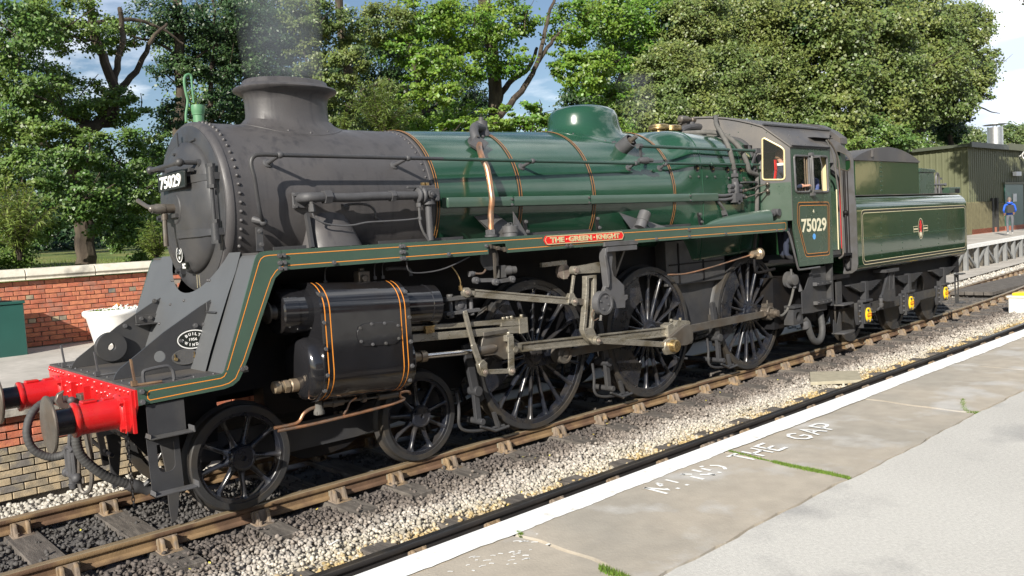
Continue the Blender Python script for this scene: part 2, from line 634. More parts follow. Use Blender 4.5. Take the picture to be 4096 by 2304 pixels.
# ------------------------------------------------------------------ setting materials
mat('earth', (0.075, 0.062, 0.052), 0.95, var=0.3, vscale=1.5, col2=(0.12, 0.10, 0.08), mscale=0.8, bump=0.02,
 bscale=14)
mat('lawn', (0.085, 0.125, 0.022), 0.9, var=0.25, vscale=1.2, col2=(0.16, 0.17, 0.045), mscale=0.5, bump=0.02,
 bscale=20)
mat('grass_blade', (0.12, 0.19, 0.03), 0.6, island=0.35, trans=0.25)
mat('moss', (0.10, 0.17, 0.02), 0.9, island=0.4)
mat('tarmac_pale', (0.45, 0.435, 0.40), 0.9, var=0.10, vscale=60, col2=(0.52, 0.505, 0.465), mscale=0.55,
 mixpos=(0.4, 0.65), bump=0.003, bscale=160, col3=(0.36, 0.35, 0.33), mix3=(0.56, 0.7), m3scale=1.6)
mat('slab_concrete', (0.39, 0.345, 0.28), 0.85, var=0.09, vscale=9, col2=(0.33, 0.30, 0.25), mscale=1.3,
 mixpos=(0.45, 0.62), bump=0.002, bscale=90, col3=(0.44, 0.42, 0.385), mix3=(0.55, 0.68), m3scale=3.0)
mat('far_platform', (0.36, 0.335, 0.30), 0.9, var=0.10, vscale=7, col2=(0.44, 0.41, 0.37), mscale=0.9, bump=0.002,
 bscale=70)
mat('edge_stone', (0.20, 0.19, 0.17), 0.9, var=0.3, vscale=9, col2=(0.33, 0.31, 0.27), mscale=6, bump=0.004, bscale=40)
mat('coping_stone', (0.58, 0.54, 0.45), 0.85, var=0.10, vscale=7, col2=(0.30, 0.28, 0.24), mscale=3.2,
 mixpos=(0.52, 0.66), bump=0.004, bscale=30)
mat('brick_red', (0.44, 0.135, 0.075), 0.85, island=0.0, var=0.22, vscale=9, col2=(0.36, 0.16, 0.11), mscale=10,
 bump=0.003, bscale=70)
mat('brick_orange', (0.52, 0.19, 0.10), 0.85, var=0.18, vscale=12, col2=(0.42, 0.14, 0.085), mscale=11, bump=0.003,
 bscale=70)
mat('brick_buff', (0.40, 0.32, 0.21), 0.85, var=0.2, vscale=12, col2=(0.26, 0.22, 0.16), mscale=9, bump=0.003,
 bscale=70)
mat('brick_grey', (0.17, 0.155, 0.14), 0.85, var=0.25, vscale=12, col2=(0.28, 0.24, 0.17), mscale=9, bump=0.003,
 bscale=70)
mat('mortar', (0.26, 0.22, 0.18), 0.95, var=0.25, vscale=12)
mat('mortar_dark', (0.10, 0.09, 0.08), 0.95, var=0.25, vscale=12)
mat('rail_side', (0.125, 0.072, 0.042), 0.8, var=0.25, vscale=6, col2=(0.20, 0.13, 0.065), mscale=3, bump=0.002,
 bscale=60)
mat('rail_worn', (0.30, 0.235, 0.15), 0.40, metal=0.35, var=0.15, vscale=7)
mat('rail_dark', (0.065, 0.066, 0.068), 0.35, metal=0.6, var=0.2, vscale=5, col2=(0.13, 0.11, 0.085), mscale=1.2)
mat('rail_dark_side', (0.024, 0.022, 0.022), 0.6, var=0.2, vscale=4)
mat('chair_iron', (0.19, 0.15, 0.115), 0.85, var=0.3, vscale=12, col2=(0.23, 0.16, 0.09), mscale=9, bump=0.002,
 bscale=60)
mat('oak_key', (0.20, 0.18, 0.13), 0.85, var=0.2, vscale=14)
mat('sleeper_wood', (0.085, 0.075, 0.066), 0.85, var=0.25, vscale=5, col2=(0.13, 0.115, 0.10), mscale=4, bump=0.004,
 bscale=30, stretch=(6, 1, 1))
mat('cover_concrete', (0.34, 0.31, 0.23), 0.9, var=0.12, vscale=8)
mat('cable_box_grey', (0.62, 0.62, 0.58), 0.6, var=0.06, vscale=8)
mat('bin_green', (0.020, 0.085, 0.070), 0.42, coat=0.1, var=0.08, vscale=3)
mat('pot_white', (0.86, 0.86, 0.84), 0.42, var=0.02, vscale=6)
mat('soil', (0.03, 0.022, 0.016), 0.95, bump=0.01, bscale=40)
mat('petal_white', (0.85, 0.86, 0.80), 0.6)
mat('petal_orange', (0.85, 0.35, 0.06), 0.6)
mat('shed_green', (0.105, 0.112, 0.062), 0.55, var=0.06, vscale=1.2)
mat('shed_dark', (0.060, 0.070, 0.050), 0.5)
mat('door_green', (0.035, 0.115, 0.085), 0.4)
mat('galvanised', (0.55, 0.56, 0.57), 0.35, metal=0.8, var=0.1, vscale=6)
mat('fence_wood', (0.115, 0.105, 0.055), 0.85, island=0.3, var=0.2, vscale=6)
mat('post_dark', (0.03, 0.03, 0.028), 0.8)
mat('trestle_grey', (0.19, 0.195, 0.195), 0.7, var=0.12, vscale=3)
mat('bark', (0.040, 0.030, 0.022), 0.95, var=0.35, vscale=6, col2=(0.075, 0.060, 0.042), mscale=5, bump=0.012,
 bscale=18, stretch=(1, 1, 0.4))
mat('pump_green', (0.09, 0.22, 0.115), 0.5, var=0.08, vscale=6)
mat('slate', (0.06, 0.065, 0.075), 0.6, var=0.2, vscale=3)
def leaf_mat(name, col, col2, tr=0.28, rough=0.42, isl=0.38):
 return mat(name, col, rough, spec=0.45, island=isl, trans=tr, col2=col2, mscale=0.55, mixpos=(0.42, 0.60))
leaf_mat('leaf_alder', (0.080, 0.150, 0.034), (0.130, 0.195, 0.044))
leaf_mat('leaf_maple', (0.092, 0.190, 0.024), (0.15, 0.24, 0.034), tr=0.34)
leaf_mat('leaf_olive', (0.098, 0.145, 0.040), (0.15, 0.185, 0.050), tr=0.25)
leaf_mat('leaf_willow', (0.105, 0.155, 0.035), (0.15, 0.20, 0.05), tr=0.32)
leaf_mat('leaf_dark', (0.026, 0.060, 0.020), (0.045, 0.086, 0.026), tr=0.2)  # darker leaf copy: shade of hollows and back rows put into the colour
leaf_mat('leaf_far', (0.085, 0.140, 0.045), (0.13, 0.17, 0.06), tr=0.3)
# --- ballast colour: zones across the tracks, broken up by noise
def ballast_material():
 m = bpy.data.materials.new('ballast_stone')
 m.use_nodes = True
 nt = m.node_tree
 L = nt.links.new
 b = nt.nodes['Principled BSDF']
 b.inputs['Roughness'].default_value = 0.9
 g = _n(nt, 'ShaderNodeNewGeometry')
 sp = _n(nt, 'ShaderNodeSeparateXYZ')
 L(g.outputs['Position'], sp.inputs[0])
 no = _n(nt, 'ShaderNodeTexNoise')
 no.inputs['Scale'].default_value = 1.7
 no.inputs['Detail'].default_value = 6
 L(g.outputs['Position'], no.inputs[0])
 ad = _n(nt, 'ShaderNodeMath', operation='MULTIPLY_ADD')
 ad.inputs[1].default_value = 0.75
 L(no.outputs[0], ad.inputs[0])
 L(sp.outputs[1], ad.inputs[2])
 rr = _n(nt, 'ShaderNodeMath', operation='MULTIPLY_ADD')
 rr.inputs[1].default_value = 0.22
 L(g.outputs['Random Per Island'], rr.inputs[0])
 L(ad.outputs[0], rr.inputs[2])
 mr = _n(nt, 'ShaderNodeMapRange')          # y + .375 + .11 -> 0..1 over -3.2 .. 2.8
 mr.inputs[1].default_value = -3.2 + 0.485
 mr.inputs[2].default_value = 2.8 + 0.485
 L(rr.outputs[0], mr.inputs[0])
 cr = _n(nt, 'ShaderNodeValToRGB')
 e = cr.color_ramp.elements
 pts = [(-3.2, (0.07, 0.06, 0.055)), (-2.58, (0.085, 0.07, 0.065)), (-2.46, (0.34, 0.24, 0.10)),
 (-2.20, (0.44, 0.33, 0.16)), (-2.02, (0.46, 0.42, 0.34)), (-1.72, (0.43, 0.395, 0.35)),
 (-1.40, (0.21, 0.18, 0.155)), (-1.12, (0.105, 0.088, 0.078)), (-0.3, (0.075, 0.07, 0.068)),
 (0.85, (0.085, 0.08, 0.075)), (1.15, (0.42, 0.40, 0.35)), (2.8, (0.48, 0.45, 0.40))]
 while len(e) < len(pts):
  e.new(0.5)
 for el, (y, c) in zip(sorted(e, key=lambda q: q.position), pts):
  pass
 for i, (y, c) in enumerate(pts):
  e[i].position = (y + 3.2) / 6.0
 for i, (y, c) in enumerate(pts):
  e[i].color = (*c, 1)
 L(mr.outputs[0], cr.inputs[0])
 h = _n(nt, 'ShaderNodeHueSaturation')
 v = _n(nt, 'ShaderNodeMapRange')
 v.inputs[3].default_value = 0.6
 v.inputs[4].default_value = 1.2
 w = _n(nt, 'ShaderNodeMath', operation='MULTIPLY')
 w.inputs[1].default_value = 13.7
 w2 = _n(nt, 'ShaderNodeMath', operation='FRACT')
 L(g.outputs['Random Per Island'], w.inputs[0])
 L(w.outputs[0], w2.inputs[0])
 L(w2.outputs[0], v.inputs[0])
 L(v.outputs[0], h.inputs['Value'])
 L(cr.outputs[0], h.inputs['Color'])
 L(h.outputs[0], b.inputs['Base Color'])
 M['ballast_stone'] = m
ballast_material()
def yoff(x):
 """the running lines curve gently away beyond the train"""
 if x < 12:
  return 0.0
 if x < 22:
  return 0.0045 * (x - 12) ** 2
 return 0.45 + 0.09 * (x - 22)
# --- ground sheets
def sheet(name, xs, ys, zf, material, kind='structure', parent=None):
 v = [(x, y, zf(x, y)) for x in xs for y in ys]
 ny = len(ys)
 f = [(i * ny + j, (i + 1) * ny + j, (i + 1) * ny + j + 1, i * ny + j + 1) for i in range(len(xs) - 1) for j in
 range(ny - 1)]
 b = MB()
 b.add(v, f)
 return b.build(name, material, parent, kind=kind)
sheet('ground', np.linspace(-500, 900, 15), np.linspace(-600, 800, 15), lambda x, y: -0.34, 'earth')
def trackbed_z(x, y):
 yy = y - yoff(x)
 z = -0.205
 for c in (0.0, -3.37):
  d = abs(yy - c)
  if d > 1.35:
   continue
 return z - 0.012 * math.sin(x * 7.1 + y * 3) * math.sin(y * 9)
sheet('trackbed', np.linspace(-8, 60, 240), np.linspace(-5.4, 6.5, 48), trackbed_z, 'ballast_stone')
def lawn_z(x, y):
 return 1.86 + 0.055 * max(0, y - 7.4) ** 0.9 + 0.05 * math.sin(x * 0.7) * math.sin(y * 0.5) * min(1, (y - 7.4) / 3)
sheet('grass_field', np.linspace(-60, 41, 60), [7.45, 8, 9, 10, 12, 14, 17, 20, 25, 30, 40, 60, 90, 140, 220], lawn_z,
 'lawn')
sheet('grass_field', np.linspace(41, 400, 20), [22, 26, 30, 40, 60, 90, 140, 220], lawn_z, 'lawn')
# short grass tufts where the lawn shows over the wall
gb_v, gb_f = [], []
n = 9000
gx = RNG.uniform(-2.5, 8, n)
gy = 7.5 + RNG.uniform(0, 1, n) ** 1.6 * 9
gz = np.array([lawn_z(a, b) for a, b in zip(gx, gy)])
h = RNG.uniform(0.03, 0.09, n)
a = RNG.uniform(0, 2 * PI, n)
wd = 0.006
P0 = np.stack([gx - np.cos(a) * wd, gy - np.sin(a) * wd, gz - 0.01], 1)
P1 = np.stack([gx + np.cos(a) * wd, gy + np.sin(a) * wd, gz - 0.01], 1)
P2 = np.stack([gx + RNG.normal(0, 0.03, n), gy + RNG.normal(0, 0.03, n), gz + h], 1)
V = np.stack([P0, P1, P2], 1).reshape(-1, 3)
link('lawn_grass', np_mesh('lawn_grass', V, np.arange(n * 3).reshape(-1, 3), 'grass_blade'), kind='stuff')
tag(bpy.data.objects['lawn_grass'], 'short sunlit grass growing behind the coping of the red brick wall', 'grass')
# --- ballast stones
CHAIR_X = [-2.91, -2.17, -1.425, -0.683, 0.13, 0.905, 1.557, 2.25, 3.03, 3.90, 4.65, 5.40]
while CHAIR_X[-1] < 40:
 CHAIR_X.append(CHAIR_X[-1] + 0.745)
CHAIR2_X = [1.22 + 0.742 * k for k in range(-4, 45)]
def ico():
 t = (1 + 5 ** 0.5) / 2
 v = np.array([(-1, t, 0), (1, t, 0), (-1, -t, 0), (1, -t, 0), (0, -1, t), (0, 1, t), (0, -1, -t), (0, 1, -t),
 (t, 0, -1), (t, 0, 1), (-t, 0, -1), (-t, 0, 1)], float)
 v /= np.linalg.norm(v[0])
 f = np.array([(0, 11, 5), (0, 5, 1), (0, 1, 7), (0, 7, 10), (0, 10, 11), (1, 5, 9), (5, 11, 4), (11, 10, 2),
 (10, 7, 6), (7, 1, 8), (3, 9, 4), (3, 4, 2), (3, 2, 6), (3, 6, 8), (3, 8, 9), (4, 9, 5), (2, 4, 11),
 (6, 2, 10), (8, 6, 7), (9, 8, 1)])
 return v, f
def stones(pts, size, jit=0.30):
 bv, bf = ico()
 n = len(pts)
 q = RNG.normal(size=(n, 4))
 q /= np.linalg.norm(q, axis=1)[:, None]
 w, x, y, z = q.T
 R = np.stack([1 - 2 * (y * y + z * z), 2 * (x * y - z * w), 2 * (x * z + y * w), 2 * (x * y + z * w),
 1 - 2 * (x * x + z * z), 2 * (y * z - x * w), 2 * (x * z - y * w), 2 * (y * z + x * w),
 1 - 2 * (x * x + y * y)], 1).reshape(n, 3, 3)
 sc = size[:, None] * RNG.uniform(0.62, 1.15, (n, 3))
 v = bv[None] * (1 + RNG.uniform(-jit, jit, (n, 12, 1))) * sc[:, None, :]
 v = np.einsum('nij,nkj->nki', R, v) + pts[:, None, :]
 f = bf[None] + (np.arange(n) * 12)[:, None, None]
 return v.reshape(-1, 3), f.reshape(-1, 3)
def scatter_ballast(n, x0, x1, y0, y1, s0, s1, zt, bias=1.0):
 x = x0 + (x1 - x0) * RNG.uniform(0, 1, n) ** bias
 y = RNG.uniform(y0, y1, n)
 cx = np.array(CHAIR_X)
 d = np.abs(x[:, None] - cx[None]).min(1)
 on1 = (d < 0.135) & (np.abs(y) < 1.33)
 cx2 = np.array(CHAIR2_X)
 d2 = np.abs(x[:, None] - cx2[None]).min(1)
 on2 = (d2 < 0.135) & (y < -2.08) & (y > -4.7)
 rail = (np.abs(np.abs(y) - 0.7525) < 0.075) | (np.abs(np.abs(y + 3.37) - 0.7525) < 0.075)
 keep = ~rail & (~(on1 | on2) | (RNG.uniform(0, 1, n) < 0.06))
 x, y, on = x[keep], y[keep], (on1 | on2)[keep]
 z = zt + RNG.uniform(-0.028, 0.020, len(x)) + 0.010 * np.sin(x * 2.3 + y * 4) + np.where(on, 0.03, 0)
 y = y + np.array([yoff(q) for q in x])
 s = RNG.uniform(s0, s1, len(x))
 return np.stack([x, y, z], 1), s
parts = [scatter_ballast(25000, -2.6, 7.0, -2.66, -0.80, 0.013, 0.026, -0.176),
 scatter_ballast(4200, -3.0, 1.0, -0.72, 0.72, 0.014, 0.025, -0.180),
 scatter_ballast(2600, -3.0, 0.6, 0.8, 1.95, 0.018, 0.032, -0.185),
 scatter_ballast(11000, 7.0, 18.0, -2.66, -0.80, 0.018, 0.032, -0.182, 1.2),
 scatter_ballast(5000, 18.0, 36.0, -2.8, 3.4, 0.03, 0.055, -0.19),
 scatter_ballast(1500, 1.0, 9.0, -0.72, 0.72, 0.018, 0.032, -0.19),
 scatter_ballast(1500, 14.0, 20.0, -0.72, 1.9, 0.022, 0.04, -0.19)]
P = np.concatenate([p[0] for p in parts])
S = np.concatenate([p[1] for p in parts])
v, f = stones(P, S)
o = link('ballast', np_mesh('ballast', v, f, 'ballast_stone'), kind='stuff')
tag(o, 'loose track ballast, dark by the locomotive and pale to yellow between the tracks', 'ballast')
# --- permanent way: rails, chairs, keys and sleepers
RAIL = [(-0.035, 0.0), (-0.031, 0.0), (0.031, 0.0), (0.035, -0.006), (0.035, -0.036), (0.028, -0.046), (0.010, -0.054),
 (0.010, -0.104), (0.028, -0.113), (0.033, -0.120), (0.033, -0.140), (0.026, -0.146), (-0.026, -0.146),
 (-0.033, -0.140), (-0.033, -0.120), (-0.028, -0.113), (-0.010, -0.104), (-0.010, -0.054), (-0.028, -0.046),
 (-0.035, -0.036), (-0.035, -0.006)][1:]
def rail(y, top_mat, side_mat, label, parent=None):
 xs = list(np.linspace(-9, 12, 8)) + list(np.linspace(13, 60, 48))
 v, f = [], []
 k = len(RAIL)
 for x in xs:
  for a, b in RAIL:
   v.append((x, y + a + yoff(x), b))
 for i in range(len(xs) - 1):
  for j in range(k):
   f.append((i * k + j, (i + 1) * k + j, (i + 1) * k + (j + 1) % k, i * k + (j + 1) % k))
 b = MB()
 b.add(v, f)
 o = b.build('rail', side_mat, None, smooth=40)
 me = o.data
 me.materials.append(M[top_mat])
 if 'dark' in side_mat:
  me.materials.append(M['rail_side'])
 for p in me.polygons:
  zc = sum(me.vertices[i].co.z for i in p.vertices) / len(p.vertices)
  if zc > -0.008:
   p.material_index = 1
  if zc < -0.112 and len(me.materials) > 2:
   p.material_index = 2
 return tag(o, label, 'rail')
rail(-0.7525, 'rail_worn', 'rail_side', 'rusty near rail carrying the wheels of the locomotive')
rail(0.7525, 'rail_worn', 'rail_side', 'rusty far rail under the locomotive, beside the low brick platform face')
rail(-2.6175, 'rail_dark', 'rail_dark_side', 'dark polished rail closest to the white platform edge, with pale ballast behind')
rail(-4.1225, 'rail_dark', 'rail_dark_side', 'near rail of the empty track, hidden below the white platform edge')
def chair_meshes(m, km):
 b = MB()
 b.prism([(-0.19, -0.168), (0.19, -0.168), (0.18, -0.152), (0.055, -0.140), (-0.055, -0.140), (-0.18, -0.152)],
 'x', -0.09, 0.09)
 for s in (-1, 1):     # the two jaws, outer one ribbed
  b.prism([(s * 0.040, -0.15), (s * 0.130, -0.15), (s * 0.100, -0.056), (s * 0.060, -0.040), (s * 0.040, -0.060)],
 'x', -0.066, -0.036)
  b.prism([(s * 0.040, -0.15), (s * 0.130, -0.15), (s * 0.100, -0.056), (s * 0.060, -0.040), (s * 0.040, -0.060)],
 'x', 0.036, 0.066)
  b.prism([(s * 0.038, -0.15), (s * 0.078, -0.15), (s * 0.066, -0.040), (s * 0.044, -0.052)], 'x', -0.080, 0.080)
 chair = b.mesh('chair', m, bevel=0.003)
 b = MB()
 b.box(-0.075, 0.085, -0.056, -0.014, -0.112, -0.058)
 key = b.mesh('key', km, bevel=0.004)
 b = MB()
 for s in (-1, 1):
  b.cyl((0.045 * s, s * 0.14, -0.155), (0.045 * s, s * 0.14, -0.118), 0.016, n=8)
 bolt = b.mesh('bolts', m)
 return chair, key, bolt
c1 = chair_meshes('chair_iron', 'oak_key')
c2 = chair_meshes('chair_iron', 'oak_key')
b = MB()
b.box(-0.127, 0.127, -1.30, 1.30, -0.30, -0.152)
sleeper_me = b.mesh('sleeper', 'sleeper_wood', bevel=0.006)
def track_row(xs, yc, name, lab, grp, xmax, jawflip=1):
 n = 0
 for i, x in enumerate(xs):
  if x > xmax:
   break
  n += 1
  ang = math.atan(0 if x < 12 else (0.009 * (x - 12) if x < 22 else 0.09))
  t = thing(name, lab(i, x), 'sleeper', (x, yc + yoff(x), 0), grp)
  t.rotation_euler = (0, 0, 0)
  o = bpy.data.objects.new('timber', sleeper_me)
  COL.objects.link(o)
  o.parent = t
  o.rotation_euler.z = ang + random.uniform(-0.006, 0.006)
  for s in (-1, 1):
   c = bpy.data.objects.new('chair', c1[0])
   COL.objects.link(c)
   c.parent = t
   c.location = (0, s * 0.7525, 0)
   k = bpy.data.objects.new('key', c1[1])
   COL.objects.link(k)
   k.parent = c
   k.rotation_euler.z = 0 if s < 0 else PI
   bo = bpy.data.objects.new('bolt_pair', c1[2])
   COL.objects.link(bo)
   bo.parent = c
def lab1(i, x):
 if x < -2.5: return 'first timber sleeper under the loco track, beyond the left edge of view'
 if x < -1.8: return 'timber sleeper before the buffers with its chairs cut by the left edge of the photo'
 if x < -1.0: return 'dark timber sleeper in front of the buffers, nearest the bottom left corner'
 if x < 0: return 'broad grey sleeper below the dangling front hose of the locomotive'
 return 'timber sleeper under the locomotive track, its end half buried in dark ballast'
track_row(CHAIR_X, 0.0, 'sleeper', lab1, 'sleepers of the locomotive track', 34)
track_row(CHAIR2_X, -3.37, 'sleeper',
 lambda i, x: 'timber sleeper of the empty track, its chairs half hidden by the platform edge',
 'sleepers of the empty track beside the platform', 14)
# fishplate bolts on the dark rail joint near the platform
t = thing('fishplate', 'bolted fishplate joining two lengths of the dark rail', 'fishplate', (4.52, -2.655, -0.08))
b = MB()
b.box(4.28, 4.76, -2.648, -2.630, -0.105, -0.052)
b.build('plate', 'rail_dark_side', t, bevel=0.003)
for i in range(4):
 b = MB()
 b.hexnut((4.34 + i * 0.12, -2.648, -0.078), (0, -1, 0), 0.022, 0.035)
 b.build('bolt', 'chair_iron', t)
# --- the near platform
t = thing('near_platform', 'wide pale platform in the foreground with white edge line and painted warning', 'platform',
 (0, -8, 0))
b = MB()
b.box(-12, 60, -5.86, -5.02, -0.32, 0.85)
b.build('retaining_wall', 'edge_stone', t)
# slabs: joints near x=-0.60, 1.04, 2.82 as in the view; outlines slightly ragged
JO = [-9.2, -7.45, -5.75, -4.05, -2.33, -0.60, 1.04, 2.82, 4.55, 6.3, 8.0, 9.75, 11.5, 13.2, 15, 16.8, 18.5, 20.2, 22, 23.8, 25.5,
 27.3, 29, 31, 33, 35, 37, 39, 41, 43, 45]
EDGE = -4.85
def inner_edge(x):
 return -5.775 - 0.004 * x + 0.007 * math.sin(x * 3.1) + 0.005 * math.sin(x * 9.7) + 0.004 * math.sin(x * 23) + 0.003 * math.sin(x * 61)
def joint(k, tt):
 """ragged joint line; tt 0 at the edge, 1 at the tarmac"""
 x = JO[k]
 return x + 0.02 * math.sin(tt * 5 + k) + 0.008 * math.sin(tt * 17 + 3 * k) - 0.04 * tt
for k in range(len(JO) - 1):
 gap = 0.010 if k not in (5, 6) else 0.012
 ys = np.linspace(0, 1, 13)
 left = [(joint(k, q) + gap, EDGE + (inner_edge(JO[k]) + 0.01 - EDGE) * q) for q in ys]
 right = [(joint(k + 1, q) - gap, EDGE + (inner_edge(JO[k + 1]) + 0.01 - EDGE) * q) for q in ys]
 bot = [(x, inner_edge(x) + 0.010) for x in np.linspace(left[-1][0], right[-1][0], 26)[1:-1]]
 poly = left + bot + right[::-1]
 dz = [0, 0.002, -0.002, 0.001][k % 4]
 b = MB()
 b.prism([(p[0], p[1]) for p in poly], 'z', 0.83, 0.915 + dz)
 o = b.build('paving_slab', 'slab_concrete', t, smooth=0)
b = MB()
xs = np.linspace(-12, 60, 700)
b.prism([(x, inner_edge(x) - 0.006) for x in xs] + [(60, -17.5), (-12, -17.5)], 'z', 0.70, 0.917)
b.build('tarmac', 'tarmac_pale', t, smooth=0)
b = MB()
b.box(-12, 60, -5.80, -5.0, 0.80, 0.865)
b.build('joint_filling', 'mortar_dark', t)
# white edge line: worn paint with a ragged inner side
xs = np.arange(-6, 45, 0.03)
inner = -5.012 - 0.004 * xs * 0.3 + 0.006 * np.sin(xs * 2.1) + 0.004 * np.sin(xs * 13) + RNG.normal(0, 0.0022, len(xs))
m = mat('edge_paint', (0.82, 0.82, 0.79), 0.6, var=0.03, vscale=9, col2=(0.62, 0.60, 0.55), mscale=16,
 mixpos=(0.60, 0.72), bump=0.001, bscale=60)
v = [(x, EDGE + 0.002, 0.921) for x in xs] + [(x, i, 0.921) for x, i in zip(xs, inner)] + [(x, EDGE + 0.004, 0.845) for x in xs]
k = len(xs)
f = [(i, i + 1, k + i + 1, k + i) for i in range(k - 1)] + [(2 * k + i, 2 * k + i + 1, i + 1, i) for i in range(k - 1)]
b = MB()
b.add(v, f)
b.build('edge_line', 'edge_paint', t)
# painted words, hand-lettered strokes, badly worn in the first word
def stroke_word(word, x0, dx, w=0.0215, h=0.150, worn=0.0):
 G = {'M': [[(0, 1), (0, 0)], [(0, 1), (.5, .25), (1, 1)], [(1, 1), (1, 0)]], 'I': [[(.5, 1), (.5, 0)]],
 'N': [[(0, 0), (0, 1)], [(0, 1), (1, 0)], [(1, 0), (1, 1)]],
 'D': [[(0, 0), (0, 1), (.6, .95), (1, .6), (.95, .3), (.5, 0), (0, 0)]],
 'T': [[(0, 1), (1, 1)], [(.5, 1), (.5, 0)]], 'H': [[(0, 1), (0, 0)], [(1, 1), (1, 0)], [(0, .5), (1, .5)]],
 'E': [[(1, 1), (0, 1), (0, 0), (1, 0)], [(0, .5), (.8, .5)]],
 'G': [[(1, .8), (.6, 1), (.15, .8), (0, .45), (.25, .08), (.7, 0), (1, .2), (1, .45), (.6, .45)]],
 'A': [[(0, 0), (.5, 1), (1, 0)], [(.25, .4), (.75, .4)]],
 'P': [[(0, 0), (0, 1), (.7, 1), (1, .8), (.95, .55), (.6, .45), (0, .45)]]}
 obs = []
 for ci, ch in enumerate(word):
  x = x0 + ci * dx
  cw = dx * 0.66 if ch != 'I' else dx * 0.3
  b = MB()
  for st in G[ch]:
   pts = []
   for i in range(len(st) - 1):
    a_, b_ = Vector(st[i]), Vector(st[i + 1])
    nn = max(2, int((b_ - a_).length * 7))
    pts += [a_ + (b_ - a_) * (j / nn) for j in range(nn)]
   pts.append(Vector(st[-1]))
   seg = []
   for p in pts:
    q = (x + p.x * cw + 0.008 * p.y, -5.058 - 0.028 * (x - 0.25) - (1 - p.y) * h + random.uniform(-.002, .002), 0.9215)
    if worn and random.random() < worn * (0.25 + ci * 0.3):
     if len(seg) > 1:
      b.ribbon(seg, w * random.uniform(.8, 1.1), (0, 0, 1))
     seg = []
    else:
     seg.append(q)
   if len(seg) > 1:
    b.ribbon(seg, w * random.uniform(.95, 1.12), (0, 0, 1))
  if b.v:
   b.build('painted_letter', 'edge_paint', t, smooth=0)
stroke_word('MIND', 0.235, 0.150, worn=0.26)
stroke_word('THE', 0.955, 0.142)
stroke_word('GAP', 1.535, 0.158)
# flecks left from older, worn lettering further left
for i in range(46):
 cx, cy = random.choice([(-1.05, -5.22), (-0.92, -5.14), (-0.78, -5.2), (-1.12, -5.30), (-0.66, -5.12)])
 b = MB()
 x, y = cx + random.gauss(0, .07), cy + random.gauss(0, .045)
 a = random.uniform(0.2, 0.9)
 l = random.uniform(.006, .035)
 b.ribbon([(x, y, .9185), (x + l * .5 * math.cos(a), y - l * .5 * math.sin(a) + .004, .9185),
 (x + l * math.cos(a), y - l * math.sin(a), .9185)], random.uniform(.004, .012), (0, 0, 1))
 b.build('paint_fleck', 'edge_paint', t, smooth=0)
# moss and grass in the joints
def moss(name, pts, w, n, hh, label):
 P = catmull([Vector((p[0], p[1], 0.916)) for p in pts], 12)
 idx = RNG.integers(0, len(P), n)
 base = np.array([P[i] for i in idx])
 prof = np.sin(np.clip(idx / len(P), 0.03, 0.97) * PI)
 x = base[:, 0] + RNG.normal(0, 1, n) * w * (0.3 + 0.7 * prof)
 y = base[:, 1] + RNG.normal(0, 1, n) * w * (0.3 + 0.7 * prof)
 hgt = RNG.uniform(0.3, 1, n) * hh
 a = RNG.uniform(0, 2 * PI, n)
 wd = 0.0035
 P0 = np.stack([x - np.cos(a) * wd, y - np.sin(a) * wd, np.full(n, 0.905)], 1)
 P1 = np.stack([x + np.cos(a) * wd, y + np.sin(a) * wd, np.full(n, 0.905)], 1)
 P2 = np.stack([x + RNG.normal(0, 0.006, n), y + RNG.normal(0, 0.006, n), 0.915 + hgt], 1)
 V = np.stack([P0, P1, P2], 1).reshape(-1, 3)
 o = link(name, np_mesh(name, V, np.arange(n * 3).reshape(-1, 3), 'moss'), kind='stuff')
 tag(o, label, 'moss')
moss('moss', [(1.10, -4.99), (1.07, -5.15), (1.035, -5.30), (1.02, -5.36)], 0.006, 900, 0.010,
 'thin line of moss in the slab joint beside the painted word THE')
moss('moss', [(1.03, -5.33), (1.015, -5.42), (1.005, -5.55), (1.0, -5.66), (0.985, -5.77)], 0.013, 4200, 0.015,
 'bright green thick moss filling the slab joint below the painted words')
moss('grass_tuft', [(-0.66, -5.56), (-0.665, -5.62), (-0.67, -5.70)], 0.010, 500, 0.030,
 'tuft of grass in the slab joint at the bottom edge')
moss('moss', [(-0.585, -5.0), (-0.6, -5.04)], 0.006, 160, 0.014, 'small sprig of green at the white line joint')
moss('moss', [(3.15, -5.56), (2.98, -5.62), (2.80, -5.70), (2.79, -5.78)], 0.010, 900, 0.008,
 'patch of moss on a cracked slab corner at right of the painted words')
